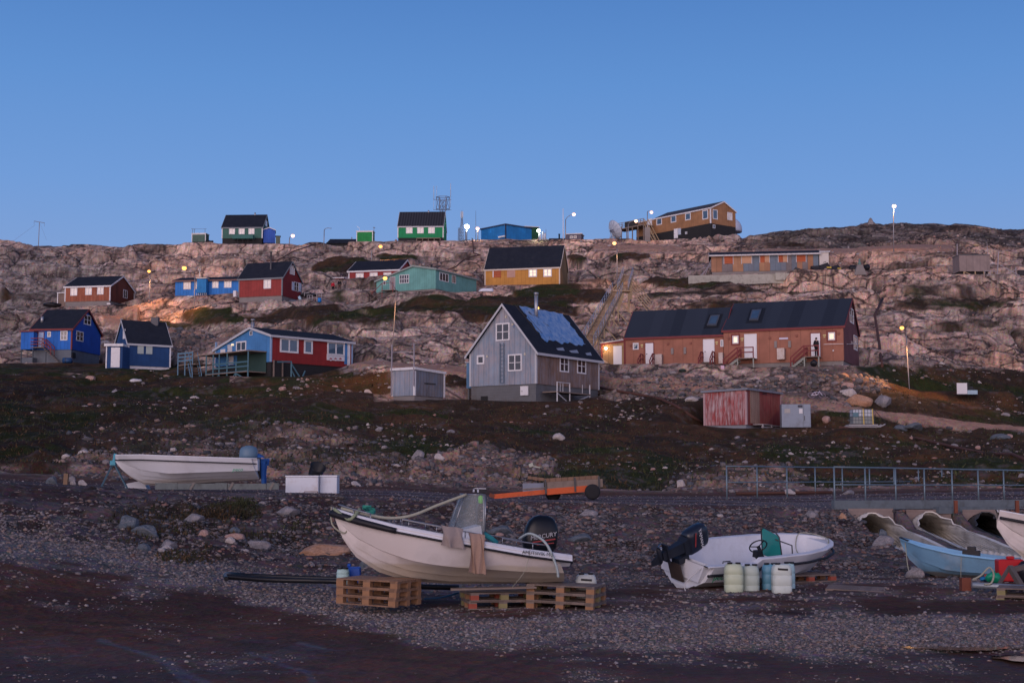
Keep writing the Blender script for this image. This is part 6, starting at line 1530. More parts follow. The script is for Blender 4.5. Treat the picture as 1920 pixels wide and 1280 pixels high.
CL=NM('scratched_acrylic'); CL.col((.28,.33,.34)); CL.rough(.25); CL.b.inputs['Transmission Weight'].default_value=.35; CL.b.inputs['Alpha'].default_value=.38; CL=CL.m
STEELB=mat('bright_steel_tube',(.25,.26,.28),.35,.1,5,.8)
cx=-.26; zc=.30
q=MB(); q.box8([V(p) for p in ((cx-.35,-.36,zc),(cx+.42,-.34,zc),(cx+.42,.34,zc),(cx-.35,.36,zc),(cx-.25,-.34,zc+.72),(cx+.22,-.30,zc+.60),(cx+.22,.30,zc+.60),(cx-.25,.34,zc+.72))]); cons=q.build('console',LINER,bt)
q=MB(); G=[]
for i in range(11):
    a=math.pi*(i/10)-math.pi/2; y=.47*math.sin(a); f=math.cos(a)**.7 if math.cos(a)>0 else 0
    G.append([V((cx-.30+.60*f,y*1.05,zc+.62)),V((cx-.30+.50*f,y,zc+.95)),V((cx-.30+.38*f,y*.92,zc+1.25))])
q.grid(G); ws=q.build('windscreen',CL,bt)
q=MB(); q.tube([g[2] for g in G],.014,6); 
for g in (G[0],G[3],G[7],G[10]): q.tube(g,.013,6)
q.tube([V((cx-.28,-.42,zc+.1)),V((cx-.28,-.42,zc+1.1)),V((cx-.28,-.3,zc+1.28)),V((cx-.28,.3,zc+1.28)),V((cx-.28,.42,zc+1.1)),V((cx-.28,.42,zc+.1))],.018,8); q.build('windscreen_frame',STEELB,ws)
for y,yy in ((-.26,0),(.24,0)):
    q=MB(); q.box(cx-.34,cx-.2,y-.09,y+.09,zc+1.28,zc+1.35); o=q.build('deck_lamp',RUB,bt); q=MB(); q.box(cx-.20,cx-.195,y-.08,y+.08,zc+1.29,zc+1.34); q.box(cx-.33,cx-.21,y-.075,y+.075,zc+1.351,zc+1.36); q.build('lamp_lens',mat('white_lamp_lens',(.75,.75,.8),.3),o)
q=MB(); q.lathe([(.001,-.07),(.05,-.05),(.055,.04),(.03,.08),(.001,.09)],(cx-.26,.22,zc+1.16),8); q.build('green_float',mat('fluorescent_green',(.20,.75,.10),.5),bt)
# side rails
for side in (1,-1):
    for i0,i1 in ((3,10),(12,24)):
        q=MB(); pts=[V((x,side*(b-.07),z+.05)) for x,b,z in topc[i0:i1]]; pts2=[pts[0]+V((0,0,.02))]+[p+V((0,0,.11)) for p in pts]+[pts[-1]+V((0,0,.02))]; q.tube(pts2,.012,6)
        for p in pts[2::4]: q.tube([p,p+V((0,0,.11))],.010,6)
        q.build('grab_rail',STEELB,bt)
q=MB(); pts=[V((x,s*(b-.10),z+.13)) for s,seq in ((1,topc[-9:-2]),(-1,topc[-9:-2][::-1])) for x,b,z in seq]; q.tube(pts,.014,6)
for p in (pts[0],pts[-1],pts[3],pts[-4]): q.tube([p,p-V((0,0,.13))],.012,6)
q.build('bow_rail',STEELB,bt)
def drape(name,mt,x0,w,up,down,side=1,fold=5,amp=.028):
    i=[k for k in range(len(topc)) if topc[k][0]>=x0][0]; G=[]
    for a in range(13):
        f=a/12; x=x0+w*f; b=np.interp(x,[t[0] for t in topc],[t[1] for t in topc]); z=np.interp(x,[t[0] for t in topc],[t[2] for t in topc]); r=[]
        for k in range(9):
            s=k/8; zz=up-(up+down)*s; y=b+.045+.02*s if zz<.06 else b-.05+(.09*(up-zz)/max(.01,up-.06))
            r.append(V((x+amp*math.sin(s*4+f*9),side*(y+amp*math.sin(f*fold*6.28)*(.3+s)),z+zz+.01*math.sin(f*7)-(.05*f*s if fold>4 else 0))))
        G.append(r)
    q=MB(); q.grid(G); q.grid([[p+V((0,-side*.012,0)) for p in r][::-1] for r in G]); return q.build(name,mt,None)
T1=mat('grey_brown_towel',(.26,.215,.20),.95,.15,30); T2_=mat('tan_towel',(.30,.20,.155),.95,.2,30)
for nm,mt,x0,w,up,dn,fo,lab in (('towel',T1,-.13,.38,.20,.14,2,'short grey-brown towel over the rail of the beige boat'),('towel',T2_,-.50,.28,.16,.50,3.3,'long crumpled tan towel hanging down the side of the beige boat')):
    o=drape(nm,mt,x0,w,up,dn,1,fo); tag(o,lab,'towel'); o.location=bt.location; o.rotation_euler=bt.rotation_euler
ob=outboard(bt,Matrix.Translation((-L/2+.62,0,.50))@Matrix.Rotation(math.pi,4,'Z')@Matrix.Rotation(R(4),4,'Y')@Matrix.Scale(1.0,4),mat('gloss_black_cowl',(.006,.007,.010),.32,.1,2,spec=.3),mat('black_motor_leg',(.015,.015,.018),.4,.2,4))
LET=mat('silver_lettering',(.38,.38,.40),.5,.05)
def side_text(par,body,size,x,z,y,m,rot=0,side=-1,name='lettering',shear=0,tilt=0):
    # side=-1: readable when looking towards +y (local)
    M=Matrix.Translation((x,y,z))@Matrix.Rotation(R(90)+tilt,4,'X')
    if side>0: M=Matrix.Translation((x,y,z))@Matrix.Rotation(math.pi,4,'Z')@Matrix.Rotation(R(90)+tilt,4,'X')
    M=M@Matrix.Rotation(rot,4,'Z'); return text_mesh(name,body,size,m,par,M,.003,shear)
side_text(ob,'MERCURY',.105,.20,.36,-.206,LET,R(14),-1,shear=.2)
q=MB(); q.bar(V((.02,-.204,.24)),V((.42,-.204,.33)),.006,.02); q.bar(V((.10,-.203,.20)),V((.40,-.203,.26)),.006,.012); q.build('red_flash',mat('red_decal',(.30,.04,.04),.5),ob)
x_=-L/2+.62; b_=float(np.interp(x_,[t[0] for t in topc],[t[1] for t in topc])); z_=float(np.interp(x_,[t[0] for t in topc],[t[2] for t in topc]))
side_text(bt,'AMUTSIVIK M 5',.080,x_,z_+.003,b_+.034,mat('dark_lettering',(.05,.06,.07),.6),R(-5),1,tilt=R(-8))
# ropes and cloths on it, in boat space then moved with it
def bl(x,y,z): return V((x,y,z))
bowx=topc[-1][0]
o=rope('mooring_rope',[bl(bowx-.15,.05,1.28),bl(bowx-.5,.28,1.2),bl(1.1,.35,1.13),bl(.7,.38,1.18),bl(.25,.33,1.36),bl(-.25,.30,1.55)],.028,ROPE,bt)
rope('mooring_rope',[bl(bowx+.02,0,1.30),bl(bowx-.0,.06,1.0),bl(bowx-.22,.09,.86),bl(bowx-.30,.1,1.1)],.015,ROPE,bt)
rope('bow_lashing',[bl(bowx-.02,.1,1.27),bl(bowx-.25,.34,1.1),bl(bowx-.35,.40,1.16),bl(bowx-.45,.22,1.27)],.03,mat('greenish_rope',(.22,.26,.17),.9,.3,20),bt)
q=MB(); 
for k in range(7):
    a=k*.9; q.tube([bl(bowx-.62+.1*math.cos(a+i*.7),.05+.1*math.sin(a+i*.7),1.20+.02*k) for i in range(5)],.02,5)
q.build('green_rope_coil',ROPEG,bt)
rope('hose',[bl(-1.20,.25,.80),bl(-1.34,.55,.90),bl(-1.56,.80,.75),bl(-1.72,.88,.40),bl(-1.77,.88,.18)],.022,mat('grey_hose',(.32,.38,.38),.5),bt)
rope('thin_line',[bl(-1.28,.87,.66),bl(-1.20,.86,.3),bl(-1.0,.75,.0)],.005,ROPE,bt)
q=MB(); q.tube([bl(-.45,.25,.95),bl(-.7,.3,.8),bl(-.8,.3,.72)],.05,6); q.build('teal_cloth',mat('teal_cloth',(.03,.22,.24),.9),bt)
# ================= white boat with tilted outboard
o0=P(1410,1097,28.9); b2t=thing('motor_boat','open white motorboat with teal windscreen and dark outboard tilted up at its stern','boat',o0)
yaw=R(36); b2t.rotation_mode='XYZ'
Mrot=Matrix.Rotation(yaw,4,'Z')@Matrix.Rotation(R(-1),4,'Y')@Matrix.Rotation(R(12),4,'X')
b2t.rotation_euler=Mrot.to_euler(); b2t.scale=(.93,.93,.95)
L=4.35; H2=hullmat('white_gelcoat_dinghy',(.60,.62,.66),(.42,.42,.42),.16,.2)
top2=hull(b2t,L,[(0,.06),(.5,.0),(.75,.06),(.88,.2),(.96,.42),(1,.60)],[(0,.80),(.4,.90),(.65,.88),(.82,.74),(.92,.54),(.975,.32),(1,.12)],[(0,.70),(.3,.72),(.32,.82),(.7,.86),(1,.92)],chine=.78,cz=.45,m=H2,inner=LINER,deck_from=.93,floor=.28,gw=.12,tr_rake=-.2,strakes=2)
q=MB()
for s in (-1,1): railtube(q,top2,s,-.16,0,0,len(top2),.028,8,.02)
q.tube([V((top2[-1][0]+.01,s*top2[-1][1],top2[-1][2]-.14)) for s in (-1,0,1)],.02,6)
q.build('rub_rail',RUB,b2t)
q=MB(); q.box8([V(p) for p in ((-.15,-.55,.28),(.45,-.55,.28),(.45,.05,.28),(-.15,.05,.28),(-.02,-.52,.72),(.25,-.5,.62),(.25,0,.62),(-.02,0,.72))]); q.build('console',LINER,b2t)
TG_=NM('teal_acrylic'); TG_.col((.01,.24,.22)); TG_.rough(.2); TG_.b.inputs['Alpha'].default_value=.93; TG_.b.inputs['Specular IOR Level'].default_value=.6
q=MB(); q.box8([V(p) for p in ((.28,-.55,.60),(.30,-.55,.60),(.30,.05,.60),(.28,.05,.60),(.08,-.5,1.18),(.10,-.5,1.18),(.10,0,1.24),(.08,0,1.24))]); ws=q.build('windscreen',TG_.m,b2t)
q=MB(); q.tube([V((.29,-.57,.50)),V((.09,-.52,1.16)),V((.08,-.40,1.24)),V((.08,-.05,1.26)),V((.10,.03,1.18)),V((.3,.07,.55))],.014,6); q.tube([V((.05,-.45,1.1)),V((.40,-.62,1.0)),V((.5,-.6,.7)),V((.3,-.56,.55))],.014,6); q.build('windscreen_frame',DARKM,ws)
q=MB(); Mw=Matrix.Translation((-.22,-.24,.92))@Matrix.Rotation(R(-35),4,'Y'); ring=[Mw@V((.19*math.cos(a),.19*math.sin(a),0)) for a in [2*math.pi*k/20 for k in range(21)]]; q.tube(ring,.015,6)
for k in range(3): q.tube([Mw@V((0,0,-.02)),Mw@V((.19*math.cos(k*2.09),.19*math.sin(k*2.09),0))],.012,5)
q.tube([Mw@V((0,0,-.02)),V((-.05,-.24,.68))],.04,8); q.build('steering_wheel',RUB,b2t)
q=MB(); q.box(-.42,-.3,-.42,-.30,.72,.86); q.tube([V((-.36,-.36,.72)),V((-.2,-.4,.6))],.03,6); q.build('throttle',RUB,b2t)
q=MB(); q.box(-L/2+.22,-L/2+.62,-.66,.66,.42,.56); q.build('stern_bench',LINER,b2t)
q=MB(); q.box(.75,1.25,-.34,.34,.36,.50); q.build('bow_locker',LINER,b2t)
q=MB(); q.tube([V((1.05,-.05,.51)),V((1.05,-.05,.56)),V((1.2,-.05,.56)),V((1.2,-.05,.51))],.012,6); q.build('locker_handle',RUB,b2t)
q=MB(); q.box(1.5,1.62,-.25,-.1,.5,.62); q.build('black_bag',RUB,b2t)
o=outboard(b2t,Matrix.Translation((-L/2+.02,0,.80))@Matrix.Rotation(math.pi,4,'Z')@Matrix.Rotation(R(-68),4,'Y')@Matrix.Scale(.88,4),mat('navy_black_cowl',(.012,.016,.028),.3,.15,2,spec=.5),mat('navy_motor_leg',(.014,.018,.028),.4,.2,3),style=1)
WL=mat('white_lettering',(.6,.6,.62),.5)
side_text(o,'YAMAHA',.12,.22,.46,.206,WL,R(0),1); q=MB(); q.bar(V((.1,.203,.25)),V((.42,.203,.33)),.006,.03); q.build('red_flash',mat('red_decal',(.30,.04,.04),.5),o)
q=MB(); q.box8([V((-L/2-.05,-.18,.25)),V((-L/2-.01,-.18,.25)),V((-L/2-.01,.18,.25)),V((-L/2-.05,.18,.25)),V((-L/2-.22,-.18,.62)),V((-L/2-.18,-.18,.62)),V((-L/2-.18,.18,.62)),V((-L/2-.22,.18,.62))]); q.build('motor_pad',mat('dark_brown_pad',(.05,.035,.03),.8),b2t)
PG=mat('green_lettering',(.02,.28,.14),.5)
bb=float(np.interp(-L/2+.38,[t[0] for t in top2],[t[1] for t in top2]))
side_text(b2t,'peco',.20,-L/2+.36,.50,-bb+.012,PG,0,-1,shear=.25,tilt=R(7))
rope('line',[V((-L/2+.1,-.65,.74)),V((-L/2-.3,-.5,.3)),V((-L/2-.1,-.7,-.05)),V((-L/2+.3,-1.0,-.22)),V((-L/2+.6,-1.1,-.24))],.010,mat('white_line',(.5,.5,.5),.8),b2t)
rope('bow_line',[V((1.3,-.4,.56)),V((1.5,.2,.62)),V((1.75,.45,.92)),V((2.0,.3,.97)),V((2.1,-.1,.95)),V((1.8,-.4,.93))],.012,ROPE,b2t)
q=MB(); q.tube([V((-L/2+.5,-.70,.74)),V((-L/2+.5,-.70,.78)),V((-L/2+.7,-.70,.78)),V((-L/2+.7,-.70,.74))],.012,6); q.build('cleat',DARKM,b2t)
# ================= white boat on its cradle at the road
Y3=47.4; o0=P(352,913,Y3); b3t=thing('motor_boat','long white boat with a grey covered outboard standing on the road edge','boat',o0)
b3t.rotation_euler=(0,R(.6),math.pi+R(3)); L=4.75
HH=hullmat('white_gelcoat_long',(.52,.54,.58),(.46,.44,.42),.26,.2)
top3=hull(b3t,L,[(0,.22),(.3,.13),(.6,.02),(.8,.10),(.9,.38),(.96,.62),(1,.86)],[(0,.85),(.5,.98),(.8,.7),(.92,.4),(1,.06)],[(0,.90),(.5,1.0),(.8,1.07),(1,1.08)],chine=.8,cz=.42,m=HH,inner=LINER,deck_from=.75,floor=.3,gw=.12,tr_rake=-.18,strakes=3,stepz=.03)
q=MB()
for s in (-1,1): railtube(q,top3,s,-.16,0,0,len(top3),.02,8,.01)
q.build('rub_rail',RUB,b3t)
bb=float(np.interp(-L/2+.55,[t[0] for t in top3],[t[1] for t in top3]))
side_text(b3t,'peco',.17,-L/2+.62,.56,bb-.015,PG,0,1,shear=.25,tilt=R(-6))
q=MB(); pr=[(.30,0),(.31,.12),(.30,.28),(.24,.38),(.10,.43),(.001,.44)]
q.lathe(pr,(-L/2+.38,0,.92),18); q.build('outboard_cover',mat('bluegrey_cover',(.10,.17,.24),.45,.1,3),b3t)
q=MB(); q.box(-L/2-.02,-L/2+.16,-.1,.1,.25,.95); q.build('motor_leg',RUB,b3t)
q=MB(); q.tube([V((.48+.12*math.cos(a),.12*math.sin(a),1.08+.06*math.cos(a))) for a in [2*math.pi*k/12 for k in range(13)]],.015,5); q.build('steering_wheel',RUB,b3t)
t=thing('boat_cradle','low cradle of weathered planks under the white boat with grey outboard cover','cradle',P(410,916,Y3-1.2))
for k,(x0,x1) in enumerate(((291,334),(333,405),(404,427),(427,500),(500,524))):
    q=MB(); a=P(x0,920,Y3-1.2)-t.location; b=P(x1,920,Y3-1.2)-t.location; q.box(a.x,b.x-.02,-.04+.01*(k%2),.04,-.02,.19-.02*(k%2)); q.build('plank',mat('grey_green_plank',(.13,.15,.15),.85,.35,6,dirt=((.06,.06,.055),.6)),t)
q=MB(); 
for x in (357,430,506): a=P(x,920,Y3-1.2)-t.location; q.bar(V((a.x,-.06,-.03)),V((a.x+.12,-.02,.2)),.07)
q.build('strap_knot',mat('dirty_rope',(.20,.18,.16),.9,.3,20),t)
t=thing('trailer_winch_post','blue trailer winch stand at the bow of the white road-edge boat','winch stand',P(208,915,Y3+.2))
q=MB(); a=P(213,866,Y3+.2)-t.location; q.bar(P(190,912,Y3)-t.location,a,.05); q.bar(a,P(240,918,Y3-.1)-t.location,.05); q.build('strut',mat('blue_steel',(.07,.13,.17),.6,.2,4,.4),t)
q=MB(); q.box(a.x-.09,a.x+.09,-.12,.12,a.z-.1,a.z+.05); q.bar(a,a+V((.06,0,.28)),.12,.08); q.build('winch',mat('bright_cyan_steel',(.05,.28,.38),.5),t)
q=MB(); p=P(234,918,48.0); q.box8([V(v) for v in ((0,0,0),(.75,0,0),(.75,.5,0),(0,.5,0),(0,0,.20),(.62,0,.32),(.62,.5,.32),(0,.5,.20))]); o=q.build('foam_block',mat('white_foam',(.55,.57,.62),.9,.05),None); o.location=p; tag(o,'white foam block lying under the bow of the road-edge boat','block')
# ================= light blue dinghy
o0=P(1797,1087,30.2); b4t=thing('dinghy','light blue dinghy with red hull patch in front of the culverts','boat',o0); b4t.rotation_euler=(0,R(-3),math.pi-R(22)); b4t.scale=(.91,.91,.91)
L=2.65; H4=hullmat('light_blue_gelcoat',(.16,.32,.47),(.14,.15,.15),.17,.3); LB=mat('light_blue_liner',(.22,.45,.66),.5,.1,2)
top4=hull(b4t,L,[(0,.03),(.6,0),(.8,.12),(.92,.4),(1,.78)],[(0,.58),(.5,.66),(.8,.45),(.93,.22),(1,.04)],[(0,.55),(.5,.62),(.8,.74),(1,.88)],chine=.7,cz=.35,m=H4,inner=LB,deck_from=.8,floor=.2,gw=.08,tr_rake=-.1,strakes=4,stepz=.02)
q=MB()
for s in (-1,1): railtube(q,top4,s,-.01,0,0,len(top4),.022,8,.008)
q.build('rub_rail',LB,b4t)
q=MB(); q.tube([V((topc_[0],s*topc_[1],topc_[2])) for s in (1,-1) for topc_ in (top4[-6:] if s==1 else top4[-6:][::-1])],.03,6); q.build('bow_fender',RUB,b4t)
q=MB(); q.box(-.48,-.1,.1,.4,.50,.72); q.box(-.38,-.2,.15,.35,.7,.80); q.build('black_seat',RUB,b4t)
q=MB(); x0,x1=-L/2+.22,-L/2+.72
bx=lambda x: float(np.interp(x,[t[0] for t in top4],[t[1] for t in top4]))
q.box8([V((x,s_*1,z)) for z in (.12,.22) for x,s_ in ((x0,bx(x0)*.87),(x1,bx(x1)*.87),(x1,bx(x1)*.96),(x0,bx(x0)*.96))]); q.build('red_patch',mat('red_decal',(.30,.04,.04),.5),b4t)
rope('painter',[V((1.2,.12,.80)),V((1.12,.25,.3)),V((1.05,.3,.05))],.012,ROPE,b4t); rope('stern_line',[V((-.1,.62,.62)),V((-.1,.66,.3)),V((-.1,.6,.08))],.008,ROPE,b4t)
# ================= white hull cut by the right edge
o0=P(1975,1075,31.0); b5t=thing('motor_boat','white hull with black fender entering from the right edge above the dinghy','boat',o0); b5t.rotation_euler=(0,R(-4),math.pi+R(10))
L=3.6; top5=hull(b5t,L,[(0,.03),(.6,0),(.82,.18),(.93,.45),(1,.78)],[(0,.7),(.5,.75),(.8,.52),(.93,.3),(1,.1)],[(0,.75),(.5,.85),(1,1.12)],m=HB_,inner=LINER,deck_from=.7)
for k in ('x',):
    b5t.location=P(2020,1085,29.4)+V((.0,0,.15))
q=MB()
for s in (-1,1): railtube(q,top5,s,-.14,0,0,len(top5),.03,8,.012)
q.build('rub_rail',RUB,b5t)
# ================= pallets
PW=boards('pallet_wood',(.24,.135,.08),.11,.9,.35,gw=.004,wear=(.20,.13,.10),wearamt=.6); PG_=boards('grey_pallet_wood',(.17,.13,.11),.11,.9,.3,gw=.004); BLK=[mat('pallet_block',(.28,.15,.08),.9,.3,6),mat('red_pallet_block',(.28,.07,.045),.9,.3,6),mat('olive_pallet_block',(.22,.19,.09),.9,.3,6)]
def pallet(loc,rz,label,wood=PW,blocks=(0,),rx=0,ry=0,group=None):
    t=thing('pallet',label,'pallet',loc,rz,group); t.rotation_euler=(rx,ry,rz)
    for i,y in enumerate((-.35,0,.35)):
        q=MB(); q.box(-.6,.6,y-.05,y+.05,0,.02); q.build('bottom_board',wood,t)
        for j,x in enumerate((-.53,0,.53)):
            q=MB(); q.box(x-.07,x+.07,y-.05,y+.05,.02,.10); q.build('block',BLK[blocks[(i+j*2)%len(blocks)]],t)
    q=MB()
    for x in (-.53,0,.53): q.box(x-.07,x+.07,-.4,.4,.10,.12)
    for k in range(7): y=-.4+.8*(k+.5)/7; q.box(-.6,.6,y-.048,y+.048,.1205,.1425)
    q.build('deck_boards',wood,t); return t
pos=['bottom','middle','top']
c=P(710,1128,24.5)
for k in range(3): pallet((c.x,c.y,c.z-.03+.1435*k),R(-28)+R(1.5*k-1),f'warm brown pallet, {pos[k]} of the stack under the bow of the beige boat',PW,(0,),0,R(1))
c=P(1062,1139,24.9)
for k in range(3): pallet((c.x,c.y,c.z-.02+.1435*k),R(-20)+R(k),f'worn pallet, {pos[k]} of the stack left of the grey jerrycan by the beige stern',PG_,(0,2),0,R(1.5))
c=P(935,1136,25.1)
for k in range(2): pallet((c.x,c.y,c.z-.02+.1435*k),R(12)+R(4*k),f'grey pallet with red blocks, {"lower" if k==0 else "upper"} one under the middle of the beige boat',PG_,(1,0,2),0,R(.5))
q=MB(); a=P(845,1104,24.6); b=P(1005,1100,24.7); q.bar(a,b,.22,.03); o=q.build('plank',RAWW); tag(o,'loose plank laid on the middle pallets beneath the beige keel','plank')
c=P(1345,1106,28.2); pallet((c.x,c.y,c.z-.05),R(-6),'dark pallet under the stern of the white boat with tilted outboard',PG_,(0,))
c=P(1500,1095,29.0); pallet((c.x,c.y,c.z-.08),R(25),'lower pallet under the bow of the white boat with tilted outboard',PG_,(1,0)); pallet((c.x,c.y,c.z+.07),R(25),'upper pallet under the bow of the white boat with tilted outboard',PG_,(1,0))
c=P(1612,1113,27.2); pallet((c.x,c.y,c.z-.03),R(-18),'flat weathered pallet lying alone on the gravel right of the jugs',PG_,(2,),R(2),R(2))
c=P(1918,1128,25.5); pallet((c.x+.2,c.y,c.z-.03),R(-25),'lower grey pallet at the right edge under the trailer frame',PG_,(2,)); pallet((c.x+.2,c.y,c.z+.115),R(-22),'upper grey pallet at the right edge under the trailer frame',PG_,(2,))
# ================= jugs
def plastic(name,rgb):
    if name in MATS: return MATS[name]
    q=NM(name); g=q.n('TexCoord').outputs['Object']; s=q.n('SeparateXYZ'); q.lk(g,s.inputs[0]); n=q.noise(g,5,5,.6)
    c=q.mix(q.math('MULTIPLY',q.ramp(n,[(.5,0),(.7,1)]),.35),rgb,tuple(v*.55 for v in rgb)); q.col(c); q.rough(.4); q.b.inputs['Subsurface Weight'].default_value=.2; q.b.inputs['Subsurface Radius'].default_value=(.05,.05,.05); MATS[name]=q.m; return q.m
def jug(px,py,Y,hpx,wpx,rgb,label,kind=0,rz=0):
    s=Y/FP; t=thing('plastic_jug',label,'jug',P(px,py,Y),rz); h_=hpx*s; r=wpx*s/2
    q=MB(); prof=[(.80,0),(.90,.03),(.97,.15),(1,.32),(.965,.335),(.965,.35),(1,.365),(1,.64),(.965,.655),(.965,.67),(1,.685),(.98,.8),(.90,.92),(.74,.985),(.5,1.0),(.001,1.0)]
    n=20; G=[]
    for f,z in prof:
        ring=[]
        for k in range(n):
            a=2*math.pi*k/n; ca,sa=math.cos(a),math.sin(a); e=.72 if kind==0 else .5; ring.append(V((r*f*abs(ca)**e*(1 if ca>=0 else -1),r*f*.85*abs(sa)**e*(1 if sa>=0 else -1),z*h_)))
        G.append(ring)
    for a_,b_ in zip(G[:-1],G[1:]):
        for k in range(n): q.face([a_[k],a_[(k+1)%n],b_[(k+1)%n],b_[k]],smooth=True)
    q.face(G[0][::-1]); q.build('body',plastic('jug_%02d%02d%02d'%tuple(int(v*99) for v in rgb),rgb),t)
    for sx in (-.42,.42):
        q=MB(); q.lathe([(.05,0),(.05,.03),(.001,.03)],(r*sx,-r*.35,h_*.99),10); q.build('cap',RUB,t)
        if kind==2: break
    if kind: q=MB(); q.bar(V((-r*.5,-r*.78,h_*.86)),V((r*.5,-r*.78,h_*.84)),.035,.035); q.build('handle',RUB,t)
    return t
jug(1376,1115,26.9,58,36,(.46,.52,.38),'yellowish translucent jug, leftmost of the group before the white boat')
jug(1408,1116,27.1,56,32,(.40,.47,.42),'pale green translucent jug, second from the left before the white boat')
jug(1444,1112,27.3,54,30,(.11,.28,.38),'blue plastic jug half hidden behind a pale one')
jug(1466,1118,26.8,60,37,(.50,.56,.52),'milky white jug, front right one of the group before the white boat',2)
jug(1480,1113,27.5,57,22,(.30,.46,.50),'narrow blue-tinted jug at the right end of the group')
jug(1099,1142,25.35,65,40,(.44,.47,.44),'dirty white jerrycan with black handle behind the right pallet stack',1)
jug(643,1096,25.6,30,24,(.34,.50,.50),'small cloudy aqua jug behind the left pallet stack')
q=MB(); q.box(-.17,.17,-.12,.12,0,.30); q.box(-.13,-.05,-.04,.04,.30,.36); o=q.build('blue_canister',mat('bright_blue_plastic',(.01,.08,.42),.4),None,bevel=.02); o.location=P(662,1092,25.9); o.scale=(.8,.8,.95); tag(o,'bright blue canister behind the left pallet stack','canister')
# ================= hoses
HOSE=mat('black_hose',(.012,.013,.016),.35,.2,4)
def ghose(name,label,pts,r,cat='hose',m=None,dz=0,parent=None,dx=0):
    P_=[]
    for px,py,Y in pts: p=P(px,py,Y); P_.append(V((p.x+dx,p.y,max(p.z,hz(p.x,Y)+r*.6)+dz)))
    return rope(name,P_,r,m or HOSE,None,label,cat)
ghose('black_pipe','thick black pipe lying on the gravel left of the beige boat',[(420,1080,26.6),(500,1086,26.8),(580,1088,26.8),(650,1090,26.6),(760,1098,26.8),(860,1101,27)],.055)
ghose('black_pipe','second black pipe beside the thick one, bent at its left end',[(424,1085,26.2),(426,1076,26.9),(470,1078,27.4),(560,1082,27.5),(640,1084,27.4)],.045)
ghose('blue_hose','thin dark blue hose on the ground between the pallet stacks',[(795,1122,25.5),(830,1119,25.6),(860,1110,25.8)],.02,m=mat('blue_hose',(.02,.07,.16),.4))
for k in range(9):
    o=ghose('hose','black hose',[(1746+k*3,1092-(k%3)*5,30.5+.12*k),(1790,1091-(k%3)*6,30.2+.12*k),(1850,1096-(k%3)*6,29.9+.12*k),(1960,1104-(k%3)*6,29.6+.12*k)],.045,m=HOSE,dz=.03*(k%3)); tag(o,'one of the black hoses bundled under the light blue dinghy','hose','bundled black hoses')
# ================= steel trailer tongue on the right
t=thing('boat_trailer','grey steel trailer drawbar with frayed rope at the right picture edge','trailer',P(1820,1100,26.5))
q=MB(); a=P(1822,1096,26.3)-t.location; b=P(2010,1106,26.2)-t.location; q.tube([a,b],.055,10); q.build('drawbar',GALV,t)
q=MB(); q.bar(P(1870,1100,26.4)-t.location,P(1893,1062,26.6)-t.location,.05); q.bar(P(1893,1062,26.6)-t.location,P(1915,1098,26.3)-t.location,.09); q.bar(P(1895,1068,26.6)-t.location,P(1960,1052,26.9)-t.location,.09); q.build('stay',mat('rusted_grey_steel',(.13,.11,.10),.7,.3,5,.4),t)
q=MB(); q.box(a.x-.14,a.x+.03,-.08,.08,a.z-.12,a.z+.12); q.build('coupling',mat('rusty_steel',(.16,.05,.03),.8,.3,6),t)
rope('frayed_rope',[a+V((0,-.06,.1)),a+V((.15,-.08,.18)),a+V((.30,-.08,.32)),a+V((.38,-.08,.2)),a+V((.33,-.08,.04)),a+V((.2,-.08,.02))],.018,ROPE,t)
def lump(name,px,py,Y,w,h,d,m,label,cat,seed=1,amp=.35):
    bm=bmesh.new(); bmesh.ops.create_icosphere(bm,subdivisions=3,radius=1)
    for v in bm.verts:
        p=v.co; a=float(fbm(np.array([p.x*2.2+seed*3.]),np.array([p.y*2.2+p.z*1.7]),3,seed)[0]); v.co=p*(1+amp*(a-.5)*2)
    me=bpy.data.meshes.new(name); bm.to_mesh(me); bm.free(); me.polygons.foreach_set('use_smooth',[True]*len(me.polygons)); me.materials.append(m); o=bpy.data.objects.new(name,me); C.objects.link(o)
    s=Y/FP; p=P(px,py,Y); o.location=(p.x,p.y,p.z+h*s*.8); o.scale=(w*s,d,h*s); tag(o,label,cat); return o
q=MB(); q.box(-.24,.24,-.13,.13,0,.42); q.box(-.05,.10,-.05,.05,.42,.48); o=q.build('fuel_can',mat('red_plastic',(.42,.015,.02),.4),None,bevel=.02); p=P(1893,1089,27.8); o.location=p; tag(o,'red fuel can standing between the dinghy stern and the trailer','fuel can')
lump('plastic_bag',1863,1090,27.6,12,10,.12,mat('green_plastic_bag',(.01,.25,.14),.35),'green plastic bag beside the red fuel can','bag',3,.5)
lump('cloth_bundle',1845,1088,28.3,9,4,.1,mat('blue_cloth',(.02,.20,.42),.8),'blue cloth lying left of the green plastic bag','cloth',5,.5)
lump('black_bag',1918,1094,27.6,12,22,.25,RUB,'black bag behind the red fuel can at the right edge','bag',9)
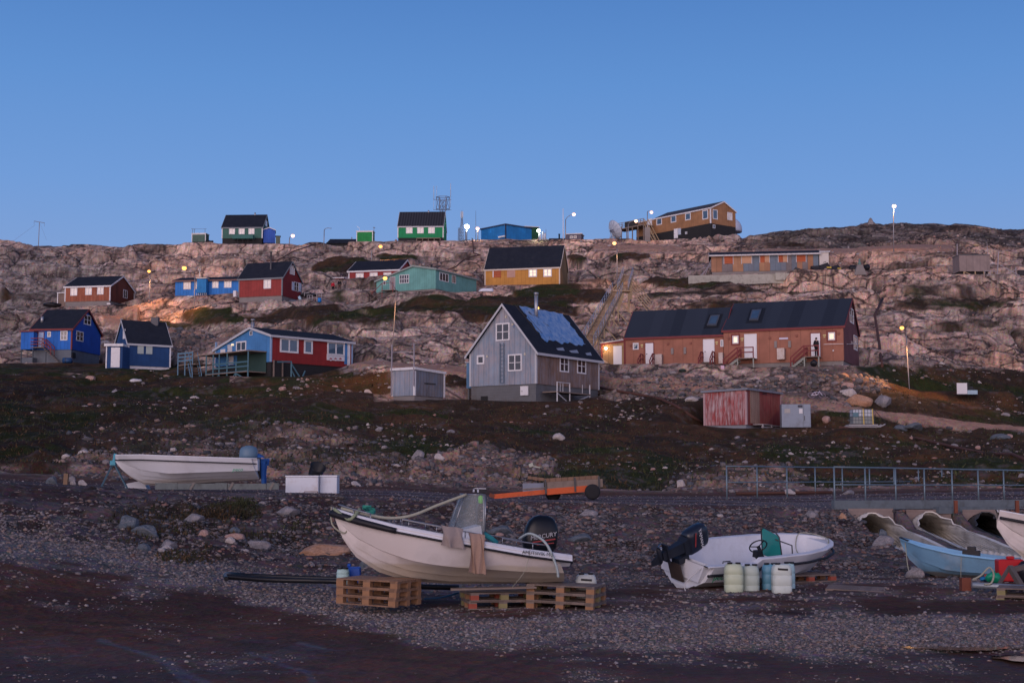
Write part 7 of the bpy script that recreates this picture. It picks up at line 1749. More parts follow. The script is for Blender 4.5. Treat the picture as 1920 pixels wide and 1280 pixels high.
# ================= orange trailer
Y5=46.9; t=thing('cargo_trailer','flat trailer with orange beam, plank sides and black wheels on the road','trailer',P(1080,934,Y5)); lo=t.location
OR=mat('orange_steel',(.50,.085,.02),.55,.12,3,dirt=((.15,.05,.03),.5))
pt=lambda x,y,dy=0: P(*c4(x,y),Y5+dy)-lo
q=MB(); q.bar(pt(298,578),pt(930,520),.06,.15); q.bar(pt(930,522),pt(1430,482),.07,.20); q.build('drawbar',OR,t)
q=MB(); q.bar(pt(240,555),pt(300,582),.07,.12); q.build('coupling',mat('rusty_steel',(.16,.05,.03),.8,.3,6),t)
for (x0,y0,x1,y1,h_,dy) in ((640,470,895,465,.0,.1),(930,455,1600,415,.0,0)):
    a=pt(x0,y0,dy); b=pt(x1,y1,dy); q=MB(); q.bar(a,b,.04,.27); q.build('side_board',RAWW if x0>900 else mat('blue_topped_board',(.19,.21,.26),.85,.3,4),t)
q=MB(); q.bar(pt(700,350,1.5),pt(900,375,1.5),.04,.1); q.bar(pt(900,385,1.5),pt(1550,345,1.5),.04,.12); q.build('side_board',boards('far_side_board',(.20,.12,.08),.2,.6),t)
q=MB(); a=pt(640,500,.05); b=pt(1560,440,.05); q.box8([a,b,b+V((0,1.4,0)),a+V((0,1.4,0)),a+V((0,0,.04)),b+V((0,0,.04)),b+V((0,1.4,.04)),a+V((0,1.4,.04))]); q.build('cargo_bed',RAWW,t)
for x,y0,y1 in ((920,545,375),(1272,520,350),(1560,500,335)):
    q=MB(); q.bar(pt(x,y0,-.05),pt(x-8,y1,-.05),.06,.05); q.build('stanchion',DARKM,t)
def wheel(par,c,r,wd,name='wheel',ax='Y'):
    Mx=Matrix.Translation(c)@Matrix.Rotation(R(90),4,'X' if ax=='Y' else 'Y'); q=MB(); q.lathe([(r*.58,-wd/2),(r*.85,-wd/2),(r,-wd*.32),(r,wd*.32),(r*.85,wd/2),(r*.58,wd/2)],(0,0,0),24,Mx); o=q.build(name,mat('tyre_rubber',(.015,.015,.018),.8,.2,6),par)
    q=MB(); q.lathe([(r*.60,-wd*.3),(r*.5,-wd*.15),(r*.2,-wd*.2),(.001,-wd*.28)],(0,0,0),18,Mx); q.lathe([(.001,wd*.28),(r*.2,wd*.2),(r*.5,wd*.15),(r*.6,wd*.3)],(0,0,0),18,Mx); q.build('rim',mat('dark_wheel_rim',(.03,.035,.04),.5,.2,5,.3),o); return o
wheel(t,pt(1478,523,-.15),.255,.2); wheel(t,pt(1478,523,1.5),.255,.2); wheel(t,pt(1005,545,.9),.25,.5)
q=MB(); q.bar(pt(1478,523,-.1),pt(1478,523,1.5),.06); q.bar(pt(1000,545,.7),pt(1400,540,.0),.04); q.build('axle',DARKM,t)
# ================= freezers and tub, person
def freezer(x0,x1,y0,y1,Y,label,d=.7,rim=True):
    a=P(x0,y1,Y); b=P(x1,y1,Y); h_=P(x0,y0,Y).z-a.z; t=thing('chest_freezer',label,'freezer',a,group=None); w=b.x-a.x
    q=MB(); q.box(0,w,0,d,0,h_-.06); q.build('cabinet',mat('enamel_white',(.56,.60,.66),.45,.08,1.5,dirt=((.35,.28,.24),.45)),t,bevel=.012)
    q=MB(); q.box(-.01,w+.01,-.015,d+.01,h_-.055,h_); q.build('lid',mat('enamel_white_lid',(.60,.63,.68),.4,.06,1.5),t,bevel=.01); return t
fz=freezer(535,596.5,891,926,47.3,'larger white chest freezer with a rusty bracket at its foot'); q=MB(); w0=P(570.5,926,47.25)-fz.location; w1=P(595.5,926,47.25)-fz.location; zz=P(580,921,47.25).z-fz.location.z; q.bar(V((w0.x,-.04,zz)),V((w1.x,-.04,zz)),.015); q.bar(V((w0.x,-.04,zz)),V((w0.x,-.04,0)),.015); q.bar(V((w1.x,-.04,zz)),V((w1.x,-.04,0)),.015); q.build('bracket',mat('rusty_steel',(.16,.05,.03),.8,.3,6),fz)
freezer(599.5,631.5,890.5,926,47.6,'narrower white chest freezer standing right of the larger one')
q=MB(); Mx=Matrix.Rotation(R(-58),4,'X')@Matrix.Rotation(R(0),4,'Z'); Mx=Matrix.Rotation(R(28),4,'Y')@Matrix.Rotation(R(35),4,'X'); q.lathe([(.001,0),(.22,0),(.26,.34),(.275,.36),(.25,.36),(.21,.03),(.001,.03)],(0,0,0),20,Mx); o=q.build('black_tub',mat('black_plastic',(.010,.011,.014),.4,.1,4),None); o.location=P(590,893,47.9)+V((0,0,.06)); tag(o,'tilted black plastic tub on top of the white freezers','tub')
def person(name_label,loc,rz,hgt,joints,jacket,trousers,hair,parts=None,skin=(.42,.26,.2)):
    """joints: dict of local points; body is one skinned surface, clothes follow it"""
    t=thing('person',name_label,'person',loc,rz); s=hgt/1.75
    J={'pelvis':(0,0,.92),'chest':(0,0,1.28),'neck':(0,0,1.47),'head':(0,-.02,1.62),'top':(0,0,1.73),
       'shL':(.17,0,1.41),'elL':(.23,.02,1.14),'wrL':(.22,-.06,.90),'haL':(.22,-.08,.82),'shR':(-.17,0,1.41),'elR':(-.23,.02,1.14),'wrR':(-.22,-.06,.90),'haR':(-.22,-.08,.82),
       'hiL':(.09,0,.88),'knL':(.10,-.01,.49),'anL':(.10,.02,.09),'toL':(.11,-.14,.04),'hiR':(-.09,0,.88),'knR':(-.10,-.01,.49),'anR':(-.10,.02,.09),'toR':(-.11,-.14,.04)}
    J.update(joints or {}); rad={'pelvis':.13,'chest':.15,'neck':.055,'head':.095,'top':.07,'sh':.07,'el':.045,'wr':.03,'ha':.035,'hi':.09,'kn':.06,'an':.042,'to':.035}
    def skinned(nm,keys,edges,grow,m,sub=2):
        me=bpy.data.meshes.new(nm); me.from_pydata([tuple(V(J[k])*s) for k in keys],[(keys.index(a),keys.index(b)) for a,b in edges],[]); o=bpy.data.objects.new(nm,me); C.objects.link(o); o.parent=t
        md=o.modifiers.new('Skin','SKIN'); lay=me.skin_vertices[0].data if me.skin_vertices else None
        for i,k in enumerate(keys):
            r=(rad.get(k) or rad[k[:2]])*s+grow; lay[i].radius=(r,r*.85 if k in('chest','pelvis') else r); lay[i].use_root=(i==0)
        mm=o.modifiers.new('Sub','SUBSURF'); mm.levels=sub; mm.render_levels=sub; me.materials.append(m)
        me_=bpy.data.meshes.new_from_object(o.evaluated_get(bpy.context.evaluated_depsgraph_get())); o.modifiers.clear(); o.data=me_; me_.name=nm; me_.materials.clear(); me_.materials.append(m); me_.polygons.foreach_set('use_smooth',[True]*len(me_.polygons)); return o
    ks=list(J); E_=[('pelvis','chest'),('chest','neck'),('neck','head'),('head','top'),('pelvis','hiL'),('pelvis','hiR')]
    for k in 'LR': E_+=[('chest','sh'+k),('sh'+k,'el'+k),('el'+k,'wr'+k),('wr'+k,'ha'+k),('hi'+k,'kn'+k),('kn'+k,'an'+k),('an'+k,'to'+k)]
    bpy.context.view_layer.update()
    skinned('body',['pelvis']+[k for k in ks if k!='pelvis'],E_,0,mat('skin_tone',skin,.6))
    jk=['pelvis','chest','shL','elL','wrL','shR','elR','wrR']; skinned('jacket',jk,[('pelvis','chest'),('chest','shL'),('shL','elL'),('elL','wrL'),('chest','shR'),('shR','elR'),('elR','wrR')],.028*s,jacket)
    tr=['pelvis','hiL','knL','anL','hiR','knR','anR']; skinned('trousers',tr,[('pelvis','hiL'),('hiL','knL'),('knL','anL'),('pelvis','hiR'),('hiR','knR'),('knR','anR')],.02*s,trousers)
    q=MB(); hp=V(J['head'])*s+V((0,.015,.03))*s; q.lathe([(.001,.115*s),(.07*s,.09*s),(.105*s,.03*s),(.10*s,-.05*s),(.06*s,-.06*s)],hp,12); q.build('hair',hair,t)
    q=MB()
    for k in 'LR':
        a=V(J['an'+k])*s; b=V(J['to'+k])*s; q.tube([a+V((0,.04,.03-a.z*0))*s,a*.6+b*.4,b],[.055*s,.055*s,.045*s],8)
    q.build('boots',mat('dark_boots',(.015,.015,.017),.6),t); return t
CB_=mat('blue_workwear',(.02,.09,.30),.8,.15,5); DKJ=mat('black_jacket',(.012,.012,.016),.8); HR=mat('dark_hair',(.015,.01,.008),.6)
p=P(494,914,47.6); person('person in blue overalls bending behind the stern of the white road-edge boat',p,R(-95),1.72,{'chest':(0,-.34,1.12),'neck':(0,-.5,1.18),'head':(0,-.60,1.14),'top':(0,-.68,1.08),'shL':(.17,-.44,1.15),'shR':(-.17,-.44,1.15),'elL':(.2,-.5,.9),'elR':(-.2,-.5,.9),'wrL':(.15,-.62,.72),'wrR':(-.15,-.62,.72),'haL':(.14,-.66,.66),'haR':(-.14,-.66,.66)},CB_,CB_,HR)
# rocks/post near left road edge
q=MB(); p=P(123,910,47.5); q.box(-.07,.07,-.07,.07,-.1,.40); o=q.build('wooden_post',mat('brown_post',(.20,.13,.085),.85,.3,4)); o.location=p; o.rotation_euler=(0,R(3),0); tag(o,'short brown wooden post at the road edge on the left','post')
for px,w,h_,tint,lab in ((98,11,10,'blue-grey','dark blue-grey boulder behind the road edge left of the wooden post'),(137,6,6,'pale','pale rock just right of the short wooden post'),(154,9,7,'pale','knobbly white rock two steps right of the wooden post'),(135,7,8,'grey','grey upright stone on the slope above the wooden post')):
    boulder(px,912 if lab[0]!='g' else 874,48 if lab[0]!='g' else 56,w,h_,tint,lab,None)
# ================= railings
RAILM=mat('bluegrey_galvanised_rail',(.16,.22,.255),.5,.15,5,.5)
def railing(label,pts,hb,endpost=True):
    t=thing('railing',label,'railing',P(*pts[0][:2],pts[0][2])); lo=t.location; tops=[];mids=[]
    for px,pyb,Y,pyt in pts:
        b=P(px,pyb,Y)-lo; z=P(px,pyt,Y).z-lo.z; a=V((b.x,b.y,z)); q=MB(); q.tube([b-V((0,0,.35)),a],.028,8); q.build('post',RAILM,t); tops.append(a); mids.append(V((b.x,b.y,b.z+(z-b.z)*.48)))
    q=MB(); q.tube(tops,.026,8); q.build('top_rail',RAILM,t); q=MB(); q.tube(mids,.022,8); q.build('middle_rail',RAILM,t); return t
n=7; railing('front railing along the near road edge above the culverts',[(x,939-(x-1565)*.012,44.2+(x-1565)*.0165,875+(x-1565)*.019) for x in (1565,1623,1680,1734,1786,1835,1883,1929,1973)],1)
railing('rear railing on the far side of the road, starting left of the other',[(x,931.6-(x-1363)*.018,51.5+(x-1363)*.030,873.5+(x-1363)*.013) for x in (1363,1420,1476,1529,1580,1631,1677,1723,1767,1808,1850,1890)],1)
# ================= puddles
PD=NM('puddle_water'); PD.col((.02,.014,.013)); PD.rough(.05); PD.b.inputs['Specular IOR Level'].default_value=.5; PD.bump(PD.noise(PD.n('TexCoord').outputs['Object'],2.2,3),.06,.02); PUD=PD.m
for i,(px,py,Y,rx,ry) in enumerate(((1800,1216,20.6,1.25,.38),(1930,1240,19.9,.7,.45))):
    q=MB(); p=P(px,py,Y); zz=float(base_h(np.array([p.x]),np.array([Y]))[0])
    pts=[]
    for k in range(40):
        a=2*math.pi*k/40; r=1+.25*math.sin(a*3+i)+.12*math.sin(a*7+i*2); pts.append(V((rx*r*math.cos(a),ry*r*math.sin(a),0)))
    q.face(pts); o=q.build('puddle',PUD); o.location=(p.x,p.y,zz+.006); o['kind']='structure'
# ---------------------------------------------------------------- street lamps
def zb(px,py,Y):
    p=P(px,py,Y); return V((p.x,p.y,p.z))
POLE=mat('lamp_pole_steel',(.26,.26,.28),.5,.15,5,.5); POLEW=mat('timber_lamp_pole',(.24,.21,.19),.85,.2,4)
def bulbmat(name,rgb,e):
    return mat(name,rgb,.5,0,emit=e)
def spot(d,loc,col,e,par):
    l=bpy.data.lights.new('lamp_light','SPOT'); l.energy=e; l.color=col; l.spot_size=R(136); l.spot_blend=.5; l.shadow_soft_size=.12
    o=bpy.data.objects.new('lamp_light',l); C.objects.link(o); o.location=loc; o.rotation_euler=d.to_track_quat('-Z','Y').to_euler(); o.parent=par
def lamp(label,top,base,Y,head,e,col,r,arm=True,pole=None,light=60,wood=False,extra=None,group='street lamps on the hill',lit=True,em=18,ldz=-.15):
    """top/base/head are photo points; the arm curves from the pole top to the head"""
    b=zb(*base,Y); a=zb(*top,Y); h_=zb(*head,Y-.6 if arm else Y)
    t=thing('street_lamp',label,'street lamp',b,0,group)
    q=MB(); rr=max(.042,.00030*Y); q.tube([b-b-V((0,0,.8)),a-b],[rr*1.15,rr],8); q.build('pole',POLEW if wood else POLE,t)
    if (h_-a).length>.15 and arm:
        q=MB(); m_=a-b; n_=h_-b; q.tube([m_,m_*.8+n_*.2+V((0,0,abs((n_-m_).length)*.14)),m_*.45+n_*.55+V((0,0,abs((n_-m_).length)*.16)),n_+V((0,0,.05))],rr*.7,6); q.build('arm',POLE,t)
    c=h_-b
    q=MB(); q.lathe([(.001,r*.95+.03),(r*.45,r*.9+.02),(r*.62,r*.72)],c,10); q.build('lamp_hood',DARKM,t)
    if lit:
        q=MB(); q.lathe([(.001,-r*1.05),(r*.6,-r*.85),(r*1.0,-r*.35),(r*1.08,0),(r*.95,r*.4),(r*.6,r*.7),(.001,r*.8)],c,12); q.build('glowing_bulb',bulbmat('lamp_glow_%d_%d_%d'%tuple(int(v*20) for v in col),col,em if em!=18 else (2.6 if col[2]<.2 else 3.2)),t)
        dr=V(((h_-a).x,(h_-a).y,0)); dr=dr.normalized() if dr.length>.2 else V((0,-1,0))
        spot(dr*.55+V((0,-.12,-1)),c+V((0,0,-r*1.1-.08)),(1,.45,.15) if col[2]<.5 else col,light*2.6,t)
    return t
OG=(1,.42,.10); PK=(1,.55,.36); WHT=(.85,.93,1)
lamp('street lamp with amber glow on a short pole right of the red-brown house',(281.5,514),(280.5,567),203,(279.5,508.5),18,OG,.22,light=500)
lamp('amber street lamp above the long cobalt-blue house, its pole standing before it',(365.5,516),(364,580),194,(345.5,502.5),18,OG,.30,light=1300,ldz=-.3)
lamp('glowing street lamp on the skyline right of the small blue shed',(543,446),(542,461),243,(549,442),18,PK,.30,light=60)
lamp('unlit street lamp with a bent arm on the skyline left of the low black roof',(608,431),(607,459),243,(621,429),0,OG,.12,lit=False)
lamp('amber lamp floating above the red longhouse before the crest',(697,470),(696,488),222,(713.5,462),18,OG,.27,light=260)
lamp('tall leaning lamp pole with amber light over the turquoise gable',(743,546),(733,688),120,(722,521.5),18,(1,.42,.10),.17,light=550,wood=True)
lamp('bright white floodlight beside the lattice mast on the skyline',(874,425),(874,447),243,(875.5,424.5),25,WHT,.38,arm=False,light=150,em=30,group=None)
lamp('pinkish lamp next to the thin whip mast on the skyline',(896,430),(896,447),243,(895.5,428.5),18,(1,.55,.40),.28,arm=False,light=60)
lamp('greenish-white floodlight at the right end of the blue hall',(1010,434),(1010,447),243,(1010,432.5),25,(.85,1,.75),.28,arm=False,light=110,em=22,group=None)
lamp('street lamp with curved arm beside the tall white flagpole',(1060.5,412),(1060,453),238,(1076,402),18,PK,.28,light=60)
lamp('amber lamp on a long pole above the wooden hillside stairs',(1157,466),(1157,523),200,(1152,456),18,(1,.50,.18),.26,light=350)
lamp('lamp with a curved arm left of the tan and black building platform',(1178,420),(1178,452),246,(1192.5,414.5),18,PK,.28,light=90)
lamp('lamp with an upright glowing head above the platform of the tan building',(1214,397),(1213,466),238,(1221.5,398),18,PK,.25,light=90)
lamp('single tall street lamp on the right-hand ridge above the barrack',(1675,391),(1675.5,462),214,(1676.5,386.5),18,(1,.62,.38),.30,arm=False,light=300)
lamp('street lamp beside the dirt track, right of the terraced house',(1699,628),(1707,752),119,(1691,614.5),18,OG,.17,light=900,wood=False,ldz=-.2)
lamp('amber lamp shining over the ridge of the grey tarpaulin-roofed house',(1020,588),(1021,660),125,(1007.5,577.5),18,(1,.55,.12),.15,light=120)
q=MB(); p=zb(1707,752,119); q.box(-.35,.35,-.3,.3,-.5,.22); o=q.build('concrete_block',CONC); o.location=p+V((0,0,-.1)); tag(o,'concrete footing block at the foot of the lamp by the dirt track','block')
# ---------------------------------------------------------------- masts on the ridge
def lattice(q,c,h_,w0,w1,n,r=.04,z0=-1):
    tri=[(math.cos(a),math.sin(a)) for a in (R(90),R(210),R(330))]
    lv=[[V((c[0]+x*(w0+(w1-w0)*k/n),c[1]+y*(w0+(w1-w0)*k/n),z0+(h_-z0)*k/n)) for x,y in tri] for k in range(n+1)]
    for j in range(3): q.bar(lv[0][j],lv[-1][j],r*1.6)
    for k in range(n):
        for j in range(3):
            q.bar(lv[k][j],lv[k+1][(j+1)%3],r); q.bar(lv[k+1][j],lv[k+1][(j+1)%3],r)
LAT=mat('grey_lattice_steel',(.12,.14,.19),.6,.1,5,.3)
def s_(Y): return Y/FP
Y=262; b=zb(830,452,Y); t=thing('antenna_tower','lattice radio tower with antenna ring behind the bright green house','tower',b)
q=MB(); lattice(q,(0,0),7.6,.62,.58,11,.05,-4); q.build('lattice_tower',LAT,t)
q=MB(); 
for zz in (6.0,8.3):
    ring=[V((1.25*math.cos(a),1.0*math.sin(a),zz)) for a in [2*math.pi*k/6 for k in range(7)]]
    for a,b2 in zip(ring[:-1],ring[1:]): q.bar(a,b2,.09)
for k in range(6): a=2*math.pi*k/6; q.bar(V((1.25*math.cos(a),1.0*math.sin(a),6.0)),V((1.25*math.cos(a),1.0*math.sin(a),8.4)),.08); aN=a+1.05; q.bar(V((1.25*math.cos(a),1.0*math.sin(a),6.0)),V((1.25*math.cos(aN),1.0*math.sin(aN),8.3)),.05)
for zz in (5.9,7.8): q.bar(V((-1.75,0,zz)),V((1.6,0,zz)),.07)
q.build('antenna_ring',LAT,t)
for x,z0,z1 in ((-1.7,5.9,10.4),(-1.15,8.3,10.4),(1.45,6.3,10.9)): q=MB(); q.tube([V((x,0,z0)),V((x,0,z0+2.0))],.035,6); q.tube([V((x,0,z0+2.0)),V((x,0,z1))],.06,6); q.build('whip_antenna',mat('pale_antenna',(.40,.44,.50),.6),t)
Y=243; b=zb(866,448,Y); t=thing('lattice_mast','slim lattice mast with white panel antennas on the skyline','mast',b); q=MB(); lattice(q,(0,0),3.9,.40,.14,8,.04,-.6); q.build('lattice_mast',LAT,t)
q=MB(); 
for x in (-.14,.14): q.box(x-.08,x+.08,-.2,.0,3.7,4.75)
q.build('panel_antenna',mat('panel_antenna_white',(.42,.46,.52),.6),t); q=MB(); q.bar(V((0,0,3.7)),V((0,0,5.05)),.06); q.build('spike',LAT,t)
for x in (-.48,.75): q=MB(); lattice(q,(x,0),1.9,.22,.18,4,.035,-.6); q.build('lattice_mast',LAT,t)
q=MB(); q.bar(V((0,0,3.0)),V((-.6,0,1.5)),.03); q.bar(V((0,0,3.0)),V((.8,0,1.5)),.03); q.build('stay_wire',LAT,t)
b=zb(892,447,Y); t=thing('whip_mast','thin dark whip mast between the white floodlight and the blue hall','mast',b); q=MB(); q.tube([V((0,0,-.6)),V((0,0,2)),V((0,0,4.85))],[.06,.05,.025],6); q.build('mast_pole',LAT,t); q=MB(); q.bar(V((-.35,0,1.9)),V((.1,0,1.9)),.03); q.build('cross_bar',LAT,t)
Y=240; b=zb(1056,454,Y); t=thing('flagpole','tall white flagpole on the ridge above the mustard house','flagpole',b); q=MB(); q.tube([V((0,0,-.6)),V((0,0,5.65))],[.08,.055],8); q.build('pole',mat('white_flagpole',(.62,.62,.66),.5,.05),t); q=MB(); q.lathe([(.001,.16),(.08,.1),(.08,.04),(.001,0)],(0,0,5.65),8); q.build('finial',WHITE,t)
Y=236; b=zb(72,461,Y); t=thing('radio_mast','thin T-shaped mast with guy wires on the far left skyline','mast',b); q=MB(); q.tube([V((0,0,-.5)),V((.05,0,4.0))],.055,6); q.build('pole',POLEW,t); q=MB(); q.bar(V((-.85,0,4.2)),V((.9,0,3.9)),.09); q.bar(V((-.85,0,4.2)),V((-.85,0,3.6)),.03); q.bar(V((.9,0,3.9)),V((.9,0,3.3)),.03); q.build('cross_arm',LAT,t); q=MB(); q.bar(V((-.6,0,3.6)),V((-4.2,.3,1.0)),.02); q.bar(V((.2,0,3.7)),V((1.3,.2,1.0)),.02); q.build('guy_wire',LAT,t)
# ---------------------------------------------------------------- small buildings on the ridge
def box_shed(name,label,px0,px1,ptop,pbot,Y,wallm,roofm,yaw=0,depth=2.2,stilt=0,over=.1,trim=WHITE,cat='shed',zdrop=0,gable=0,rdrop=0,front=None):
    a=P(px0,pbot,Y); b_=P(px1,pbot,Y); h_=P(px0,ptop,Y).z-a.z; w=(b_.x-a.x)/math.cos(yaw)
    t=thing(name,label,cat,a,yaw); q=MB(); c=[(0,0),(w,0),(w,depth),(0,depth)]
    zt=lambda y: h_-rdrop*y/depth
    for i in range(4):
        p,r=c[i],c[(i+1)%4]
        if gable and i in (0,2): q.face([V((p[0],p[1],0)),V((r[0],r[1],0)),V((r[0],r[1],h_)),V((w/2,p[1],h_+gable)),V((p[0],p[1],h_))])
        else: q.face([V((p[0],p[1],0)),V((r[0],r[1],0)),V((r[0],r[1],zt(r[1]) if not gable else h_)),V((p[0],p[1],zt(p[1]) if not gable else h_))])
    q.face([V((x,y,0)) for x,y in c]); q.build('wall',wallm,t)
    q=MB(); o=over
    if gable:
        for s0,s1 in ((-o,w/2),(w+o,w/2)):
            z0=h_-gable*o/(w/2); q.box8([V((s0,-o,z0)),V((s1,-o,h_+gable)),V((s1,depth+o,h_+gable)),V((s0,depth+o,z0)),V((s0,-o,z0+.1)),V((s1,-o,h_+gable+.1)),V((s1,depth+o,h_+gable+.1)),V((s0,depth+o,z0+.1))])
    else: q.box8([V((-o,-o,h_)),V((w+o,-o,h_)),V((w+o,depth+o,h_-rdrop)),V((-o,depth+o,h_-rdrop)),V((-o,-o,h_+.1)),V((w+o,-o,h_+.1)),V((w+o,depth+o,h_-rdrop+.1)),V((-o,depth+o,h_-rdrop+.1))])
    q.build('roof',roofm,t)
    if trim:
        q=MB(); q.box(-.03,.09,-.04,.05,0,h_-.01); q.box(w-.09,w+.03,-.04,.05,0,h_-.01); q.box(.09,w-.09,-.035,.03,h_-.13,h_-.01); q.build('corner_board',trim,t)
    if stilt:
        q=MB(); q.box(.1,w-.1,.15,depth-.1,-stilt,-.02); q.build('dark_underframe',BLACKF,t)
    return t,w,h_
t,w,h_=box_shed('box_shed','small grey-green box shed with a wire frame on top, left of the dark green house',359.5,386,438.5,453.5,241,boards('grey_green_boards',(.06,.11,.09),.5,.7,.08),WHITE,yaw=R(-6),depth=1.8,stilt=1.0)
q=MB()
for x in (.05,.35,w-.2): q.bar(V((x,.2,h_)),V((x,.2,h_+.9)),.05)
q.bar(V((-.2,.2,h_+.95)),V((.5,.2,h_+.8)),.06); q.bar(V((.3,.2,h_+.88)),V((w+.1,.2,h_+.88)),.035); q.build('wire_frame',DARKM,t)
lump('dark_heap',391,455,240,7,2.5,.6,RUB,'dark tangled heap at the right foot of the grey-green box shed','scrap heap',4,.6)
t,w,h_=box_shed('blue_shed','royal-blue gabled shed beside the dark green house on the skyline',493.5,515,431,455,240.5,boards('royal_blue_boards',(.03,.09,.38),.35,.7,.08),mat('royal_blue_roof',(.03,.07,.28),.7),yaw=R(9),depth=3.4,stilt=.9,gable=.38,trim=None)
q=MB(); q.bar(V((-.1,-.12,h_)),V((w/2,-.12,h_+.42)),.05,.12); q.bar(V((w/2,-.12,h_+.42)),V((w+.1,-.12,h_)),.05,.12); q.build('barge_board',WHITE,t)
t,w,h_=box_shed('green_hut','tiny dull green lean-to against the royal-blue shed',517,525,443,457,239,boards('olive_hut_boards',(.10,.12,.09),.4,.7,.1),mat('dark_blue_trim',(.02,.03,.07),.7),yaw=R(9),depth=.9,stilt=.6,trim=None)
t,w,h_=box_shed('low_house','low house of which only a long black roof shows left of the green box',612.5,668,456,463,252,BLACKF,ROOF,depth=4,trim=None,stilt=1,cat='house')
q=MB(); W_=w; q.box8([V((-.1,-.2,.6)),V((W_+.1,-.2,.6)),V((W_+.1,4.2,.6)),V((-.1,4.2,.6)),V((.35,1.9,1.75)),V((W_-.0,1.9,1.75)),V((W_-.0,2.1,1.75)),V((.35,2.1,1.75))]); q.build('pitched_roof',ROOF,t)
q=MB(); q.lathe([(.1,1.5),(.1,2.1)],(W_*.8,2,0),8); q.build('chimney',PIPE,t)
t,w,h_=box_shed('box_shed','bright green box shed with white edges on the skyline left of the green house',668.5,699,434,453,242,boards('leaf_green_boards',(.012,.20,.05),.4,.7,.08),WHITE,yaw=R(-5),depth=1.8,stilt=1.1)
q=MB(); q.bar(V((-.05,.3,h_+1.0)),V((.45,.3,h_+.6)),.05); q.bar(V((.45,.3,h_)),V((.45,.3,h_+.6)),.04); q.build('aerial',PIPE,t)
q=MB(); q.bar(V((w+.15,.3,-.5)),V((w+.15,.3,h_+.8)),.06); q.bar(V((w+.0,.3,h_+.7)),V((w+.35,.3,h_+.65)),.12); q.build('wind_gauge',LAT,t)
t,w,h_=box_shed('grey_blue_hut','small grey-blue hut with flat white roof on the skyline right of the flagpole',1060.5,1089.5,439.5,453,240,boards('grey_violet_boards',(.085,.085,.12),.5,.7,.06),WHITE,yaw=R(-12),depth=2.6,stilt=.8,trim=None,over=.15)
for x in (.75,1.4):
    q=MB(); 
    q.box(x,x+.5,-.05,.02,h_-.72,h_-.27); o=q.build('window',WHITE,t); q=MB(); q.box(x+.07,x+.43,-.06,-.02,h_-.65,h_-.34); q.build('pane',G_DARK,o)
t,w,h_=box_shed('low_hut','low dark hut with a black stovepipe left of the grey-blue hut',1030,1060,448,454,243,mat('dark_slate_wall',(.03,.032,.045),.8),mat('dark_slate_wall',(.03,.032,.045),.8),depth=2,stilt=1,trim=None,over=.05)
q=MB(); q.lathe([(.13,h_),(.13,h_+.9),(.17,h_+.9),(.17,h_+1.05)],(1.75,1,0),8); q.build('stovepipe',RUB,t)
t,w,h_=box_shed('green_hall','dark green hall with white roof edge hidden behind the blue hall',985,1009.5,425,448,256,boards('bottle_green_boards',(.012,.07,.035),.4,.7,.06),WHITE,yaw=R(18),depth=5,stilt=1,trim=None,over=.2,rdrop=.3)
t=thing('tank_group','cluster of white tanks and pipes right of the blue hall','tanks',zb(1017,447,243))
for x,h_,r in ((-.35,.7,.16),(.1,1.1,.14),(.45,.8,.15)):
    q=MB(); q.lathe([(r,-.3),(r,h_),(r*.6,h_+.12),(.001,h_+.14)],(x,0,0),10); q.build('tank',mat('white_tank',(.5,.55,.62),.5,.05),t)
q=MB(); q.bar(V((.62,0,-.3)),V((.62,0,1.6)),.06); q.bar(V((-.4,-.1,.9)),V((.6,-.1,.9)),.05); q.build('pipework',LAT,t)
# far-right weathered shed on stilts
t,w,h_=box_shed('drying_shed','weathered grey plank shed on short stilts high on the right','x' and 1799,1857,478.5,508.5,191,boards('silver_grey_boards',(.22,.175,.165),.95,.5,.10,wear=(.16,.13,.13),wearamt=.5),mat('dark_grey_felt',(.07,.08,.09),.85),yaw=R(2),depth=2.6,trim=None,over=.05)
q=MB()
for x in (.55,w*.5,w-.9): q.box(x,x+.14,-.02,.12,-.9,-.02)
q.bar(V((.6,-.03,-.05)),V((2.2,-.05,-.75)),.08); q.build('stilt',PALEW,t)
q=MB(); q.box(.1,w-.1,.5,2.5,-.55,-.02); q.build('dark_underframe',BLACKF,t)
t=thing('drying_rack','timber fish-drying frame with leaning poles right of the high weathered shed','rack',zb(1873,516,190.5)); q=MB()
q.bar(V((-.25,0,-.5)),V((.05,0,3.2)),.12); q.bar(V((.2,0,1.4)),V((2.8,-.1,-.1)),.09); q.bar(V((1.0,0,.0)),V((2.4,0,.9)),.09); q.bar(V((2.3,0,-.3)),V((2.3,0,1.1)),.1); q.bar(V((-1.9,0,.6)),V((-.3,0,.55)),.08); q.bar(V((-1.9,0,-.3)),V((-1.9,0,.6)),.08); q.bar(V((-.4,0,-.3)),V((-.4,0,.6)),.08); q.build('pole_frame',mat('bleached_pole',(.26,.24,.27),.85),t)
q=MB(); q.box(2.6,3.6,-.1,.3,.0,.7); q.build('hanging_net',RUB,t)
for px,y0,y1,lab in ((1794.5,457,484,'bare grey post at the left corner of the high weathered shed'),(1852,455,468,'thin leaning stake behind the high weathered shed')):
    q=MB(); a=zb(px,y1,193); b=zb(px-(1.5 if px>1800 else 0),y0,193); q.bar(V((0,0,-1.2)),b-a,.10 if px<1800 else .05); o=q.build('post',mat('bleached_pole',(.26,.24,.27),.85)); o.location=a; tag(o,lab,'post')
lump('plastic_sheet',1831,462,196,5,2.5,.3,mat('ochre_sheet',(.38,.28,.17),.8),'crumpled ochre sheet above the roof of the high weathered shed','sheet',6)
